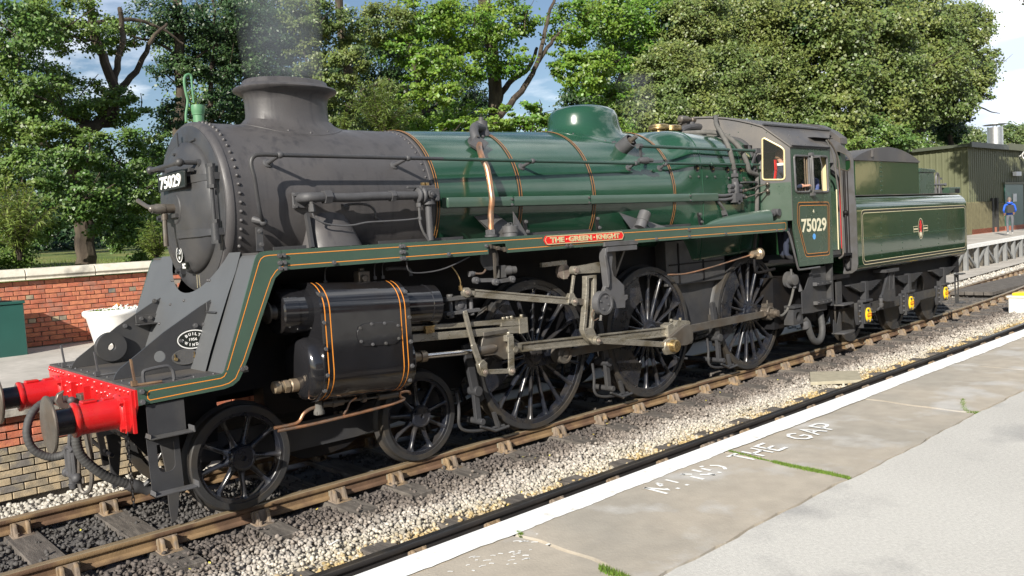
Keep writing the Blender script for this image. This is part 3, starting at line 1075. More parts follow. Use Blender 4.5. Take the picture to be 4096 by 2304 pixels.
# --- the far platform
def far_edge(x):
 return 1.87 + (0.085 * (x - 5) if x > 5 else 0)
t = thing('far_platform', 'far platform behind the locomotive with brick face and grey surface', 'platform', (5, 5, 0))
b = MB()
xs = list(np.linspace(-14, 5, 4)) + [20, 40, 62, 90]
v, f = [], []
for x in xs:
 ye = far_edge(x)
 for y, z in ((ye + 0.30, -0.33), (ye + 0.30, 0.70), (ye + 0.36, 0.800), (7.6, 0.913), (25, 0.95), (25, -0.33)):
  v.append((x, y, z))
for i in range(len(xs) - 1):
 for j in range(5):
  f.append((i * 6 + j, (i + 1) * 6 + j, (i + 1) * 6 + j + 1, i * 6 + j + 1))
b.add(v, f)
b.build('surface', 'far_platform', t, smooth=0)
b = MB()
for i, x in enumerate(np.arange(-6, 26, 0.75)):
 x1 = x + 0.74
 b.add([(x, far_edge(x) - 0.03, 0.72), (x1, far_edge(x1) - 0.03, 0.72), (x1, far_edge(x1) + 0.38, 0.72),
 (x, far_edge(x) + 0.38, 0.72), (x, far_edge(x) - 0.03, 0.79), (x1, far_edge(x1) - 0.03, 0.79),
 (x1, far_edge(x1) + 0.38, 0.803), (x, far_edge(x) + 0.38, 0.803)],
 [(0, 3, 2, 1), (4, 5, 6, 7), (0, 1, 5, 4), (1, 2, 6, 5), (2, 3, 7, 6), (3, 0, 4, 7)])
b.build('edge_stones', 'edge_stone', t, smooth=0)
b = MB()
b.box(-14, 3.3, 1.99, 2.15, -0.33, 0.72)
b.build('mortar_backing', 'mortar_dark', t)
def brick_me(mt, L=0.215, D=0.10, H=0.065):
 out = []
 for i in range(3):
  b = MB()
  b.box(-L / 2, L / 2, -D / 2, D / 2, -H / 2, H / 2)
  me = b.mesh('brick', mt, smooth=0, bevel=0.004)
  for v_ in me.vertices:
   v_.co += Vector((random.uniform(-.0015, .0015), random.uniform(-.002, .002), random.uniform(-.0015, .0015)))
  out.append(me)
 return out
BR = {k: brick_me(k) for k in ('brick_red', 'brick_orange', 'brick_buff', 'brick_grey')}
BH = {k: brick_me(k, 0.103) for k in ('brick_red', 'brick_orange', 'brick_buff', 'brick_grey')}
cnt = 0
for r in range(11):
 z = -0.13 + 0.0775 * r
 k0 = -10 if r < 7 else -10
 for k in range(-10, 14):
  x = 0.225 * k + (0.1125 if r % 2 else 0)
  if x > 2.8 or (x > 0.5 and 2 < r < 4): pass
  mt = random.choice(['brick_orange', 'brick_red', 'brick_orange', 'brick_red']) if r > 6 else \
   (random.choice(['brick_grey', 'brick_buff', 'brick_grey']) if r > 4 else random.choice(['brick_buff', 'brick_grey', 'brick_buff']))
  o = link('brick', random.choice(BR[mt]), t, loc=(x, 2.0 - 0.05 + 0.02 + random.uniform(-.004, .003), z + 0.0325))
  cnt += 1
b = MB()
for r in range(11):
 for k in range(14, 60):
  x = 0.225 * k + (0.1125 if r % 2 else 0)
  if x > 14.5: continue
  y = far_edge(x) + 0.10
  b.box(x - .1075, x + .1075, y - .05, y + .05, -0.13 + 0.0775 * r, -0.13 + 0.0775 * r + .065)
b.build('brickwork', 'brick_grey', t, smooth=0, kind='stuff')
# white edge strip and trestle supports at the far end
b = MB()
for x in np.arange(15.5, 62, 1.2):
 x1 = x + 1.19
 b.add([(x, far_edge(x) - 0.05, 0.70), (x1, far_edge(x1) - 0.05, 0.70), (x1, far_edge(x1) + 0.25, 0.70),
 (x, far_edge(x) + 0.25, 0.70), (x, far_edge(x) - 0.05, 0.83), (x1, far_edge(x1) - 0.05, 0.83),
 (x1, far_edge(x1) + 0.25, 0.83), (x, far_edge(x) + 0.25, 0.83)],
 [(0, 3, 2, 1), (4, 5, 6, 7), (0, 1, 5, 4), (1, 2, 6, 5), (2, 3, 7, 6), (3, 0, 4, 7)])
b.build('white_edge', 'white_paint', t, smooth=0)
for i, x in enumerate(np.arange(16, 60, 1.55)):
 b = MB()
 b.bar((x, far_edge(x) + 0.03, -0.25), (x, far_edge(x) + 0.03, 0.70), 0.16, 0.14, up=(0, 1, 0))
 b.build('trestle_post', 'trestle_grey', t)
 b = MB()
 x1 = x + 1.55
 if i % 2:
  b.bar((x, far_edge(x) + 0.06, -0.1), (x1, far_edge(x1) + 0.06, 0.66), 0.10, 0.06, up=(0, 1, 0))
 else:
  b.bar((x, far_edge(x) + 0.06, 0.66), (x1, far_edge(x1) + 0.06, -0.1), 0.10, 0.06, up=(0, 1, 0))
 b.build('trestle_brace', 'trestle_grey', t)
b = MB()
b.add([(14.6, far_edge(14.6) + .22, -0.3), (60, far_edge(60) + .22, -0.3), (60, far_edge(60) + .22, 0.7), (14.6, far_edge(14.6) + .22, 0.7)],
 [(0, 1, 2, 3)])
b.build('backing_panel', 'brick_grey', t, smooth=0)
b = MB()
b.add([(14.6, far_edge(14.6) - .25, -0.13), (60, far_edge(60) - .25, -0.13), (60, far_edge(60) + .1, -0.13), (14.6, far_edge(14.6) + .1, -0.13),
 (14.6, far_edge(14.6) - .25, -0.25), (60, far_edge(60) - .25, -0.25)], [(0, 1, 2, 3), (4, 5, 1, 0)])
b.build('footing', 'far_platform', t, smooth=0)
# pale concrete walkway along the foot of the trestle and a crossing panel
b = MB()
b.add([(19.5, far_edge(19.5) - 1.0, -0.12), (60, far_edge(60) - 1.0, -0.12), (60, far_edge(60) - .3, -0.12), (19.5, far_edge(19.5) - .3, -0.12)], [(0, 1, 2, 3)])
b.build('walkway', 'far_platform', None, smooth=0, kind='structure')
# --- red brick boundary wall with stone coping
t = thing('boundary_wall', 'long red brick wall with a pale weathered stone coping behind the far platform', 'wall',
 (5, 7.3, 0.9))
b = MB()
b.box(-14, 36, 7.27, 7.50, 0.85, 1.975)
b.build('mortar_core', 'mortar', t)
for r in range(14):
 z = 0.925 + 0.0755 * r
 hdr = r in (4, 10)
 if r == 4: hdr = False
 if r in (5, 10): hdr = True
 else: hdr = False
 step = 0.1125 if hdr else 0.225
 for k in range(int(-3.2 / step), int(2.7 / step)):
  x = step * k + (0.1125 if (r % 2 and not hdr) else 0) + 0.02
  if x < -0.75 or x > 2.55:
   continue
  mt = random.choice(['brick_red', 'brick_orange', 'brick_red', 'brick_orange', 'brick_orange'])
  if hdr and random.random() < 0.3:
   mt = random.choice(['brick_buff', 'brick_grey', 'brick_buff'])
  me = random.choice((BH if hdr else BR)[mt])
  link('brick', me, t, loc=(x, 7.295 + random.uniform(-.003, .004), z + 0.0325))
b = MB()
for r in range(14):
 for k in range(12, 158):
  x = 0.225 * k + (0.1125 if r % 2 else 0)
  b.box(x - .1075, x + .1075, 7.245, 7.30, 0.925 + .0755 * r, .925 + .0755 * r + .065)
b.build('brickwork', 'brick_red', t, smooth=0, kind='stuff')
for k in range(-10, 34):
 x0, x1 = 0.205 + 1.03 * k, 0.205 + 1.03 * (k + 1) - 0.012
 dz = random.uniform(-.006, .006)
 b = MB()
 b.prism([(7.16, 1.995 + dz), (7.60, 1.995 + dz), (7.60, 2.14 + dz), (7.54, 2.175 + dz), (7.26, 2.175 + dz), (7.19, 2.15 + dz),
 (7.155, 2.055 + dz), (7.175, 2.045 + dz), (7.185, 2.01 + dz)], 'x', x0, x1)
 b.build('coping_stone', 'coping_stone', t, smooth=30, bevel=0.006)
# --- things on the far platform
t = thing('storage_bin', 'dark green square metal bin standing against the brick wall at left', 'bin', (-0.35, 6.7, 0.87))
b = MB()
b.box(-1.05, -0.03, 6.42, 7.02, 0.86, 1.66)
b.build('body', 'bin_green', t, bevel=0.01)
b = MB()
b.box(-1.07, -0.01, 6.40, 7.04, 1.66, 1.70)
b.build('rim', 'bin_green', t, bevel=0.006)
b = MB()
b.box(-0.9, -0.16, 6.5, 6.95, 1.70, 1.712)
b.build('lid', 'matt_black', t)
t = thing('plant_pot', 'big round white plant pot with white flowers against the brick wall', 'plant pot', (1.35, 6.55, 0.88))
b = MB()
pc = Vector((1.29, 6.65, 0))
b.lathe((pc.x, pc.y, 0.87), (0, 0, 1), [(0, 0.30), (0.02, 0.315), (0.44, 0.405), (0.47, 0.44), (0.50, 0.457), (0.545, 0.455), (0.565, 0.43),
 (0.555, 0.395), (0.50, 0.385)], 40, caps=False)
b.build('pot', 'pot_white', t, smooth=50)
b = MB()
b.lathe((pc.x, pc.y, 1.37), (0, 0, 1), [(0, 0.40), (0.015, 0.2), (0.02, 0)], 24, caps=False)
b.build('soil', 'soil', t)
def leafy(name, n, c, rad, hgt, size, material, parent, spike=0.0):
 a = RNG.uniform(0, 2 * PI, n)
 rr = np.sqrt(RNG.uniform(0, 1, n)) * rad
 p = np.stack([c[0] + np.cos(a) * rr, c[1] + np.sin(a) * rr, c[2] + RNG.uniform(0, 1, n) * hgt * (1 - (rr / rad) ** 2 * .6)], 1)
 d = RNG.normal(size=(n, 3)) + [0, 0, 0.8]
 d /= np.linalg.norm(d, axis=1)[:, None]
 e = np.cross(d, RNG.normal(size=(n, 3)))
 e /= np.linalg.norm(e, axis=1)[:, None]
 s = RNG.uniform(.6, 1.3, n)[:, None] * size
 V = np.stack([p, p + d * s * .5 + e * s * .28, p + d * s, p + d * s * .5 - e * s * .28], 1).reshape(-1, 3)
 o = link(name, np_mesh(name, V, np.arange(n * 4).reshape(-1, 4), material), parent)
 return o
leafy('foliage', 200, (pc.x, pc.y, 1.38), 0.34, 0.07, 0.045, 'grass_blade', t)
leafy('flowers', 80, (pc.x + .12, pc.y - .1, 1.42), 0.26, 0.05, 0.05, 'petal_white', t)
leafy('flowers', 4, (pc.x + .1, pc.y + .15, 1.46), 0.07, 0.05, 0.05, 'petal_orange', t)
t = thing('iron_column', 'pale green iron column with rings and a hooked pipe rising behind the smokebox', 'column',
 (1.84, 4.0, 0.85))
b = MB()
cx, cy = 1.86, 4.0
b.lathe((cx, cy, 0.81), (0, 0, 1), [(0, 0.14), (0.06, 0.14), (0.10, 0.09), (0.5, 0.07), (3.20, 0.066), (3.215, 0.09), (3.24, 0.09), (3.25, 0.074), (3.385, 0.074), (3.395, 0.083), (3.41, 0.083), (3.43, 0.092), (3.50, 0.096), (3.53, 0.092), (3.535, 0.0)], 28)
b.build('post', 'pump_green', t, smooth=40)
b = MB()
b.tube([(cx - .05, cy, 4.37), (cx - .055, cy, 4.55), (cx - .055, cy, 4.72)], 0.014, 10)
b.build('rod', 'pump_green', t)
b = MB()
b.tube([(cx - .055, cy, 4.70), (cx - .06, cy, 4.745), (cx - .095, cy, 4.765), (cx - .145, cy, 4.73), (cx - .162, cy, 4.64), (cx - .150, cy, 4.50),
 (cx - .135, cy, 4.40), (cx - .15, cy, 4.31), (cx - .175, cy, 4.20), (cx - .18, cy, 4.10)], 0.018, 10, smooth=4)
b.build('hooked_pipe', 'pump_green', t)
# --- bits beside the line
t = thing('concrete_cover', 'flat concrete cable cover lying tilted on the ballast beside the dark rail', 'cover', (8.5, -1.7, -.1))
b = MB()
b.prism([(8.10, -1.78), (8.62, -2.30), (9.28, -1.92), (8.86, -1.36)], 'z', -0.165, -0.115)
b.build('slab', 'cover_concrete', t, bevel=0.006)
t = thing('junction_box', 'small pale grey box with a yellow top between the tracks at right', 'box', (18.75, -1.5, -.15))
b = MB()
b.box(18.15, 18.7, -1.98, -1.32, -0.2, 0.16)
b.build('body', 'cable_box_grey', t, bevel=0.01)
b = MB()
b.box(18.12, 18.73, -2.01, -1.29, 0.16, 0.20)
b.build('lid', 'cable_box_grey', t, bevel=0.006)
b = MB()
b.box(18.22, 18.66, -1.9, -1.38, 0.20, 0.26)
b.build('yellow_top', 'yellow_paint', t, bevel=0.01)
for (x, y) in ((9.6, 2.0),):
 pass
t = thing('marker_block', 'small white painted block on the ground beyond the tender steps', 'block', (20.2, 1.9, -.1))
b = MB()
b.prism([(20.0, -0.2), (20.5, -0.2), (20.44, 0.12), (20.06, 0.12)], 'y', 1.75, 2.1)
b.build('body', 'white_paint', t, bevel=0.01)
# timber crossing panels between the rails beyond the tender
for i in range(5):
 b = MB()
 x = 21.5
 y = -0.45 + i * 0.24 + yoff(24)
 b.box(x, x + 6.0, y - 0.11, y + 0.11, -0.12, -0.02)
 o = b.build('crossing_board', 'sleeper_wood', None, bevel=0.01)
 tag(o, ['crossing board hard against the near rail beyond the tender', 'second crossing board from the near rail', 'middle crossing board between the rails', 'fourth crossing board, one in from the far rail', 'crossing board hard against the far rail'][i], 'board', 'crossing boards between the rails')
# scraps on the ballast
for i, (x, y, c, L_) in enumerate(((0.22, -1.83, 'white_paint', 0.10), (-1.05, -0.35, 'white_paint', 0.06))):
 b = MB()
 b.bar((x, y, -0.142), (x + L_, y + .03, -0.136), 0.018, 0.003)
 o = b.build('paper_scrap', c, None)
 tag(o, ['strip of white paper lying on the dark ballast by the near rail', 'crumpled white scrap between the rails ahead of the wheels'][i], 'litter')
n = 60
lx = RNG.uniform(-2.2, 8.5, n)
ly = RNG.choice([-1.0, -1.2, 0.1, -0.4, -2.2, 1.2], n) + RNG.normal(0, .15, n)
a = RNG.uniform(0, 6.28, n)
s = RNG.uniform(.012, .026, n)
z = np.full(n, -0.138)
V = np.stack([np.stack([lx, ly, z], 1), np.stack([lx + s * np.cos(a), ly + s * np.sin(a), z + .008], 1),
 np.stack([lx + 1.6 * s * np.cos(a + .5), ly + 1.6 * s * np.sin(a + .5), z + .01], 1),
 np.stack([lx + s * np.cos(a + 1), ly + s * np.sin(a + 1), z + .002], 1)], 1).reshape(-1, 3)
mat('dead_leaf', (0.55, 0.48, 0.08), 0.7, island=0.5)
o = link('fallen_leaves', np_mesh('fallen_leaves', V, np.arange(n * 4).reshape(-1, 4), 'dead_leaf'), kind='stuff')
tag(o, 'scattered yellow fallen leaves on the ballast', 'leaves')
# --- corrugated shed, flue, fence at the right
t = thing('metal_shed', 'olive green corrugated metal building beyond the tender with a low roof', 'building', (50, 12, .9))
def corr(b, p0, p1, z0, z1t, rib=0.028, pitch=0.30):
 """vertical box-profile cladding from p0 to p1; z1t(s) gives the top"""
 p0 = Vector(p0); p1 = Vector(p1)
 d = (p1 - p0)
 Ln = d.length
 d.normalize()
 nrm = Vector((d.y, -d.x, 0))
 n = int(Ln / pitch)
 v, f = [], []
 k = 0
 for i in range(n):
  for q, o_ in ((0, 0), (0.62, 0), (0.72, 1), (0.90, 1), (1.0, 0)):
   s_ = (i + q) * pitch
   p = p0 + d * s_ + nrm * rib * o_
   v += [(p.x, p.y, z0), (p.x, p.y, z1t(s_))]
 m_ = len(v) // 2
 f = [(2 * i, 2 * i + 2, 2 * i + 3, 2 * i + 1) for i in range(m_ - 1)]
 b.add(v, f)
b = MB()
corr(b, (43.4, 8.0, 0), (62, 8.0, 0), 1.15, lambda s: 5.42 + 0.012 * s)
b.build('front_cladding', 'shed_green', t, smooth=0)
b = MB()
corr(b, (43.4, 20.0, 0), (43.4, 8.0, 0), 1.15, lambda s: 5.42 + 0.012 * 0 - 0.0 * s)
b.build('end_cladding', 'shed_green', t, smooth=0)
b = MB()
b.box(43.45, 62, 8.05, 20, 0.9, 5.3)
b.build('inner_shell', 'shed_dark', t)
b = MB()
b.prism([(7.75, 5.42), (20.2, 5.42), (20.2, 5.70), (7.75, 5.56)], 'x', 43.1, 62.3)
b.build('roof', 'shed_dark', t)
b = MB()
b.box(43.0, 48.6, 7.70, 7.80, 5.36, 5.62)
b.build('fascia', 'shed_dark', t)
b = MB()
b.box(48.6, 62.3, 7.70, 7.80, 5.36, 5.72)
b.build('fascia', 'shed_green', t)
b = MB()
b.box(43.35, 62, 7.9, 8.02, 0.88, 1.17)
b.build('brick_plinth', 'brick_red', t)
d_ = MB()
d_.box(48.5, 51.6, 7.90, 7.96, 1.17, 3.48)
d = d_.build('door', 'door_green', t)
b = MB()
b.box(49.75, 50.35, 7.87, 7.895, 2.5, 2.95)
b.build('notice', 'white_paint', d)
b = MB()
b.box(48.3, 51.8, 7.85, 7.9, 3.48, 3.60)
b.build('lintel', 'shed_green', t)
sp_ = MB()
sp_.lathe((51.2, 7.95, 5.1), (-0.3, -1, 0), [(0, .05), (.12, .06), (.30, .23), (.33, .24), (.33, .20), (.2, .08)], 20, caps=False)
s_ = sp_.build('loudspeaker', 'white_paint', t)
b = MB()
b.sphere((51.14, 7.75, 5.1), 0.09)
b.build('cone', 'matt_black', s_)
b = MB()
b.box(49.85, 50.75, 7.72, 7.9, 3.95, 4.18)
b.build('wall_light', 'white_paint', t)
t = thing('flue', 'shiny round metal flue with a flat cap above the shed roof', 'flue', (49.8, 9.5, 5.5))
b = MB()
b.cyl((51.9, 9.4, 5.4), (51.9, 9.4, 6.95), 0.42, n=28)
b.build('pipe', 'galvanised', t)
b = MB()
b.lathe((51.9, 9.4, 7.10), (0, 0, 1), [(0, .62), (.03, .62), (.06, .0)], 24)
b.build('cap', 'galvanised', t)
for s in (-1, 1):
 b = MB()
 b.cyl((51.9 + s * .3, 9.4, 6.9), (51.9 + s * .3, 9.4, 7.12), 0.02, n=6)
 b.build('strut', 'galvanised', t)
t = thing('paling_fence', 'olive brown close-set paling fence with pointed tops in front of the green shed', 'fence', (43, 7.9, .9))
b = MB()
b.box(38.5, 46.4, 7.93, 7.97, 1.1, 1.2)
b.box(38.5, 46.4, 7.93, 7.97, 2.1, 2.2)
b.build('rail', 'fence_wood', t)
bb = MB()
bb.prism([(-.05, 0), (.05, 0), (.05, 1.58), (0, 1.66), (-.05, 1.58)], 'y', 0, .022)
pm = bb.mesh('paling', 'fence_wood', smooth=0)
for i, x in enumerate(np.arange(38.6, 46.3, 0.135)):
 link('paling', pm, t, loc=(x, 7.90, 0.93 + random.uniform(-.01, .01)), rot=(0, random.uniform(-.012, .012), 0))
for x in (46.45, 47.15):
 b = MB()
 b.box(x - .1, x + .1, 7.85, 8.0, 0.9, 2.75)
 b.build('post', 'post_dark', t)
t = thing('paling_gate', 'narrow paling gate between two dark posts beside the green door', 'gate', (47.8, 7.9, .9))
b = MB()
b.box(47.3, 48.4, 7.93, 7.96, 1.2, 1.28)
b.build('rail', 'fence_wood', t)
for x in np.arange(47.35, 48.4, 0.135):
 link('paling', pm, t, loc=(x, 7.90, 0.95), scale=(1, 1, .93))
# --- station building behind the photographer (seen only in reflections)
t = thing('reflection_house', 'unseen cream house added beyond the near platform end for its reflection in the bunker', 'house', (52, -21, 0))  # unseen house, added so its sunlit gable reflects tan in the bunker side
b = MB()
b.box(47, 58, -26, -16.35, 0.0, 5.6)
b.build('wall', 'cream_wall', t)
b = MB()
b.prism([(46.6, 5.6), (58.4, 5.6), (52.5, 8.4)], 'y', -26.4, -16.0)
b.build('roof', 'slate', t)
t = thing('station_building', 'long brick station building with slate roof behind the near platform', 'building', (6, -21, .9))
b = MB()
b.box(-10, 26, -24, -17.5, 0.0, 4.6)
b.build('wall', 'brick_red', t)
b = MB()
b.prism([(-24.6, 4.5), (-17.0, 4.5), (-20.8, 7.2)], 'x', -10.5, 26.5)
b.build('roof', 'slate', t)
for i in range(6):
 b = MB()
 b.box(-8 + i * 5.8, -6.2 + i * 5.8, -17.5, -17.42, 2.0, 3.9)
 b.build('window', 'white_paint', t)
TREES = [
 ('alder_tree', 'leaf_alder', 'tall alder tree at far left, its dark trunk rising from the grass behind the wall', [2.4, 12.0], 0.15, [[1.26, 11.0, 6.81, 0.78], [2.49, 12.0, 7.35, 0.81], [1.38, 11.0, 5.82, 0.71], [3.86, 13.0, 7.42, 0.51], [2.51, 12.0, 5.74, 0.65], [3.4, 12.0, 5.62, 0.58], [1.23, 11.0, 4.87, 0.63], [1.86, 10.5, 4.52, 0.67], [2.99, 11.0, 4.4, 0.68], [0.93, 10.0, 3.84, 0.63], [1.8, 10.0, 3.61, 0.66], [3.17, 11.0, 3.68, 0.64], [4.0, 12.0, 4.48, 0.41], [1.01, 9.8, 3.01, 0.45], [2.94, 10.5, 2.86, 0.42], [2.27, 10.5, 3.12, 0.44]], 1.0),
 ('slender_tree', 'leaf_dark', 'dark ivy clad tree between the alder and the chimney, sky glinting through its leaves', [5.67, 15.0], 0.17, [[5.57, 15.0, 8.41, 0.79], [6.43, 15.0, 8.52, 0.76], [7.34, 15.0, 8.74, 0.83], [5.89, 15.0, 7.18, 0.64], [6.79, 15.0, 7.48, 0.77], [7.72, 15.0, 7.68, 0.79], [6.91, 15.0, 6.29, 0.66], [5.4, 14.0, 5.84, 0.51], [8.4, 15.0, 8.65, 0.92], [8.41, 15.0, 7.29, 0.81], [9.82, 16.0, 8.92, 0.74], [8.2, 16.0, 6.52, 0.71]], 0.62),
 ('field_maple_tree', 'leaf_olive', 'olive leaved tree right of the chimney smoke with layered sunlit boughs', [10.33, 14.0], 0.2, [[9.53, 14.0, 8.91, 0.8], [10.56, 14.0, 8.7, 0.71], [9.8, 12.5, 7.29, 0.61], [11.39, 14.0, 6.89, 0.73], [10.37, 14.0, 6.34, 0.65], [12.69, 15.0, 9.3, 0.9], [9.43, 14.0, 7.65, 0.63], [9.42, 13.0, 6.74, 0.5], [12.4, 15.0, 5.86, 0.77], [10.31, 14.0, 5.64, 0.59]], 0.8),
 ('maple_tree', 'leaf_maple', 'bright green maple with a dark trunk above the middle of the boiler', [17.48, 15.5], 0.28, [[14.31, 15.0, 9.77, 1.07], [16.02, 15.0, 9.72, 1.18], [18.38, 15.5, 10.28, 1.11], [13.92, 14.0, 8.09, 0.77], [16.27, 15.0, 8.38, 0.84], [18.2, 15.0, 8.7, 0.8], [13.25, 14.5, 7.1, 0.71], [14.33, 14.0, 7.16, 0.65], [13.25, 15.0, 8.6, 0.72], [19.88, 16.0, 10.43, 0.7], [15.15, 17.0, 6.37, 0.86], [18.03, 18.0, 6.95, 0.94]], 0.72),
 ('maple_tree', 'leaf_maple', 'bright green maple with a forked bare branch behind the steam dome', [22.0, 15.0], 0.22, [[21.75, 15.0, 10.52, 1.18], [24.19, 15.0, 11.07, 1.32], [27.52, 15.5, 11.63, 1.24], [20.85, 13.5, 8.23, 1.12], [22.96, 14.0, 7.25, 0.95], [25.09, 15.0, 9.54, 1.09], [28.64, 16.0, 10.28, 1.28], [20.63, 14.5, 8.69, 0.68], [24.0, 16.0, 6.96, 1.01], [27.9, 16.0, 8.23, 1.27], [25.11, 15.0, 6.37, 0.85]], 0.85),
 ('sycamore_bush', 'leaf_maple', 'low bright maple growth peeping over the boiler in front of the dome', [12.34, 9.5], 0.05, [[10.78, 9.5, 5.07, 0.31], [11.47, 9.5, 5.25, 0.37], [12.49, 9.5, 5.46, 0.49], [13.71, 9.5, 5.63, 0.54], [14.67, 9.5, 5.57, 0.47], [13.36, 9.5, 5.06, 0.56], [18.31, 10.0, 5.44, 0.52]], 1.1),
 ('holm_oak_tree', 'leaf_olive', 'broad dense olive green tree filling the sky above the firebox', [28.07, 13.0], 0.3, [[28.35, 14.0, 11.05, 1.74], [32.52, 14.0, 11.57, 2.07], [36.97, 14.0, 11.93, 2.02], [25.36, 13.0, 8.37, 1.54], [28.81, 13.0, 8.67, 1.82], [32.76, 13.0, 9.0, 1.86], [23.28, 12.5, 6.58, 1.31], [26.18, 12.5, 6.74, 1.47], [29.76, 12.5, 6.76, 1.57], [34.81, 13.0, 7.27, 1.64], [36.38, 14.0, 9.29, 1.61], [32.66, 15.0, 10.68, 2.3]], 1.35),
 ('great_alder_tree', 'leaf_olive', 'largest tree, its heavy crown reaching down to the shed at right', [43.56, 11.0], 0.34, [[34.75, 11.0, 11.36, 2.03], [39.78, 11.0, 11.81, 2.2], [45.78, 11.0, 12.57, 2.3], [49.61, 10.5, 12.49, 1.84], [51.33, 10.0, 13.04, 0.98], [35.77, 11.0, 9.27, 1.79], [41.01, 11.0, 9.55, 2.05], [45.38, 10.5, 9.84, 2.06], [51.34, 10.5, 10.13, 1.46], [55.66, 11.0, 11.59, 0.88], [35.23, 11.0, 7.19, 1.68], [39.91, 11.0, 7.25, 1.52], [44.4, 11.0, 8.14, 1.51], [47.31, 10.0, 8.28, 1.22], [51.72, 10.0, 9.03, 0.85], [35.93, 11.0, 5.91, 1.14], [33.6, 11.0, 6.01, 1.0]], 1.25),
 ('shaded_tree', 'leaf_dark', 'dark drooping tree limb hanging beside the flue at right', [56.25, 13.5], 0.16, [[57.16, 14.0, 8.35, 1.07], [55.86, 14.0, 9.33, 1.32], [58.52, 14.0, 7.47, 0.87], [51.93, 14.0, 8.09, 1.2], [53.92, 14.0, 9.71, 1.54], [60.07, 14.0, 8.77, 0.78]], 1.1),
 ('hazel_bush', 'leaf_alder', 'rounded green bush below the great crown behind the coal bunker', [35.94, 10.5], 0.08, [[37.38, 10.5, 6.09, 1.16], [40.53, 10.5, 6.01, 1.01], [34.87, 10.5, 5.45, 0.92], [44.24, 11.0, 5.77, 0.87], [32.62, 10.5, 5.74, 0.8]], 1.2),
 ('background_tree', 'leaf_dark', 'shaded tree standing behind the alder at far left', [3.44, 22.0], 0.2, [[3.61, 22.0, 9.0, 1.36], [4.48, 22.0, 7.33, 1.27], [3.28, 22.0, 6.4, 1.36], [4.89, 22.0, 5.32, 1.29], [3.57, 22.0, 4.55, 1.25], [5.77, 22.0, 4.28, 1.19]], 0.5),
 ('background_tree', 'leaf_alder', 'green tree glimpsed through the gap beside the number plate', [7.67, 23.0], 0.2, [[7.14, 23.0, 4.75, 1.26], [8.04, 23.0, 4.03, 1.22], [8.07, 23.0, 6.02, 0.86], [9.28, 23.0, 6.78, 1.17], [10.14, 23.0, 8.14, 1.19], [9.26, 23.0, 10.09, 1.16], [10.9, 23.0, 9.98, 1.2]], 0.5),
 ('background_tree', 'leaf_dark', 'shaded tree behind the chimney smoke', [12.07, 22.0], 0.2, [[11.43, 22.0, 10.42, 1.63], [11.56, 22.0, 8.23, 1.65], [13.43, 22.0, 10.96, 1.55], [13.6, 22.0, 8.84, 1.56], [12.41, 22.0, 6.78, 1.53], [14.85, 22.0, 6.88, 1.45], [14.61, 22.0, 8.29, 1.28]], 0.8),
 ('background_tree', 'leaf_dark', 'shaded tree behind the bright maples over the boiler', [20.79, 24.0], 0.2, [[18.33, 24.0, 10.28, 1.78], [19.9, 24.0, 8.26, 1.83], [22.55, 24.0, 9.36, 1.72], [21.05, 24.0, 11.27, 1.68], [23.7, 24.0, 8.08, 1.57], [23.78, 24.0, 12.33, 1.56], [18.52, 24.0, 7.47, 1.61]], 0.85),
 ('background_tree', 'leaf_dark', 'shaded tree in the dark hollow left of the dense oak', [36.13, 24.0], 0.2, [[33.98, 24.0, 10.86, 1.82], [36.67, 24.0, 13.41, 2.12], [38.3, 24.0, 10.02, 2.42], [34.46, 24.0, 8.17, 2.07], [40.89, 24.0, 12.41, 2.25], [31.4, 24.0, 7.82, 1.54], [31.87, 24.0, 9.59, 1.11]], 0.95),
 ]
FAR_LOBES = [[142.56, 48.0, 14.54, 2.97], [154.76, 48.0, 14.63, 3.35], [168.44, 48.0, 14.0, 2.97], [177.41, 46.0, 15.16, 3.21], [191.99, 46.0, 15.26, 4.05], [186.07, 46.0, 17.03, 1.74], [156.52, 46.0, 15.13, 1.95], [143.99, 46.0, 15.64, 1.97], [131.09, 46.0, 12.64, 2.47]]
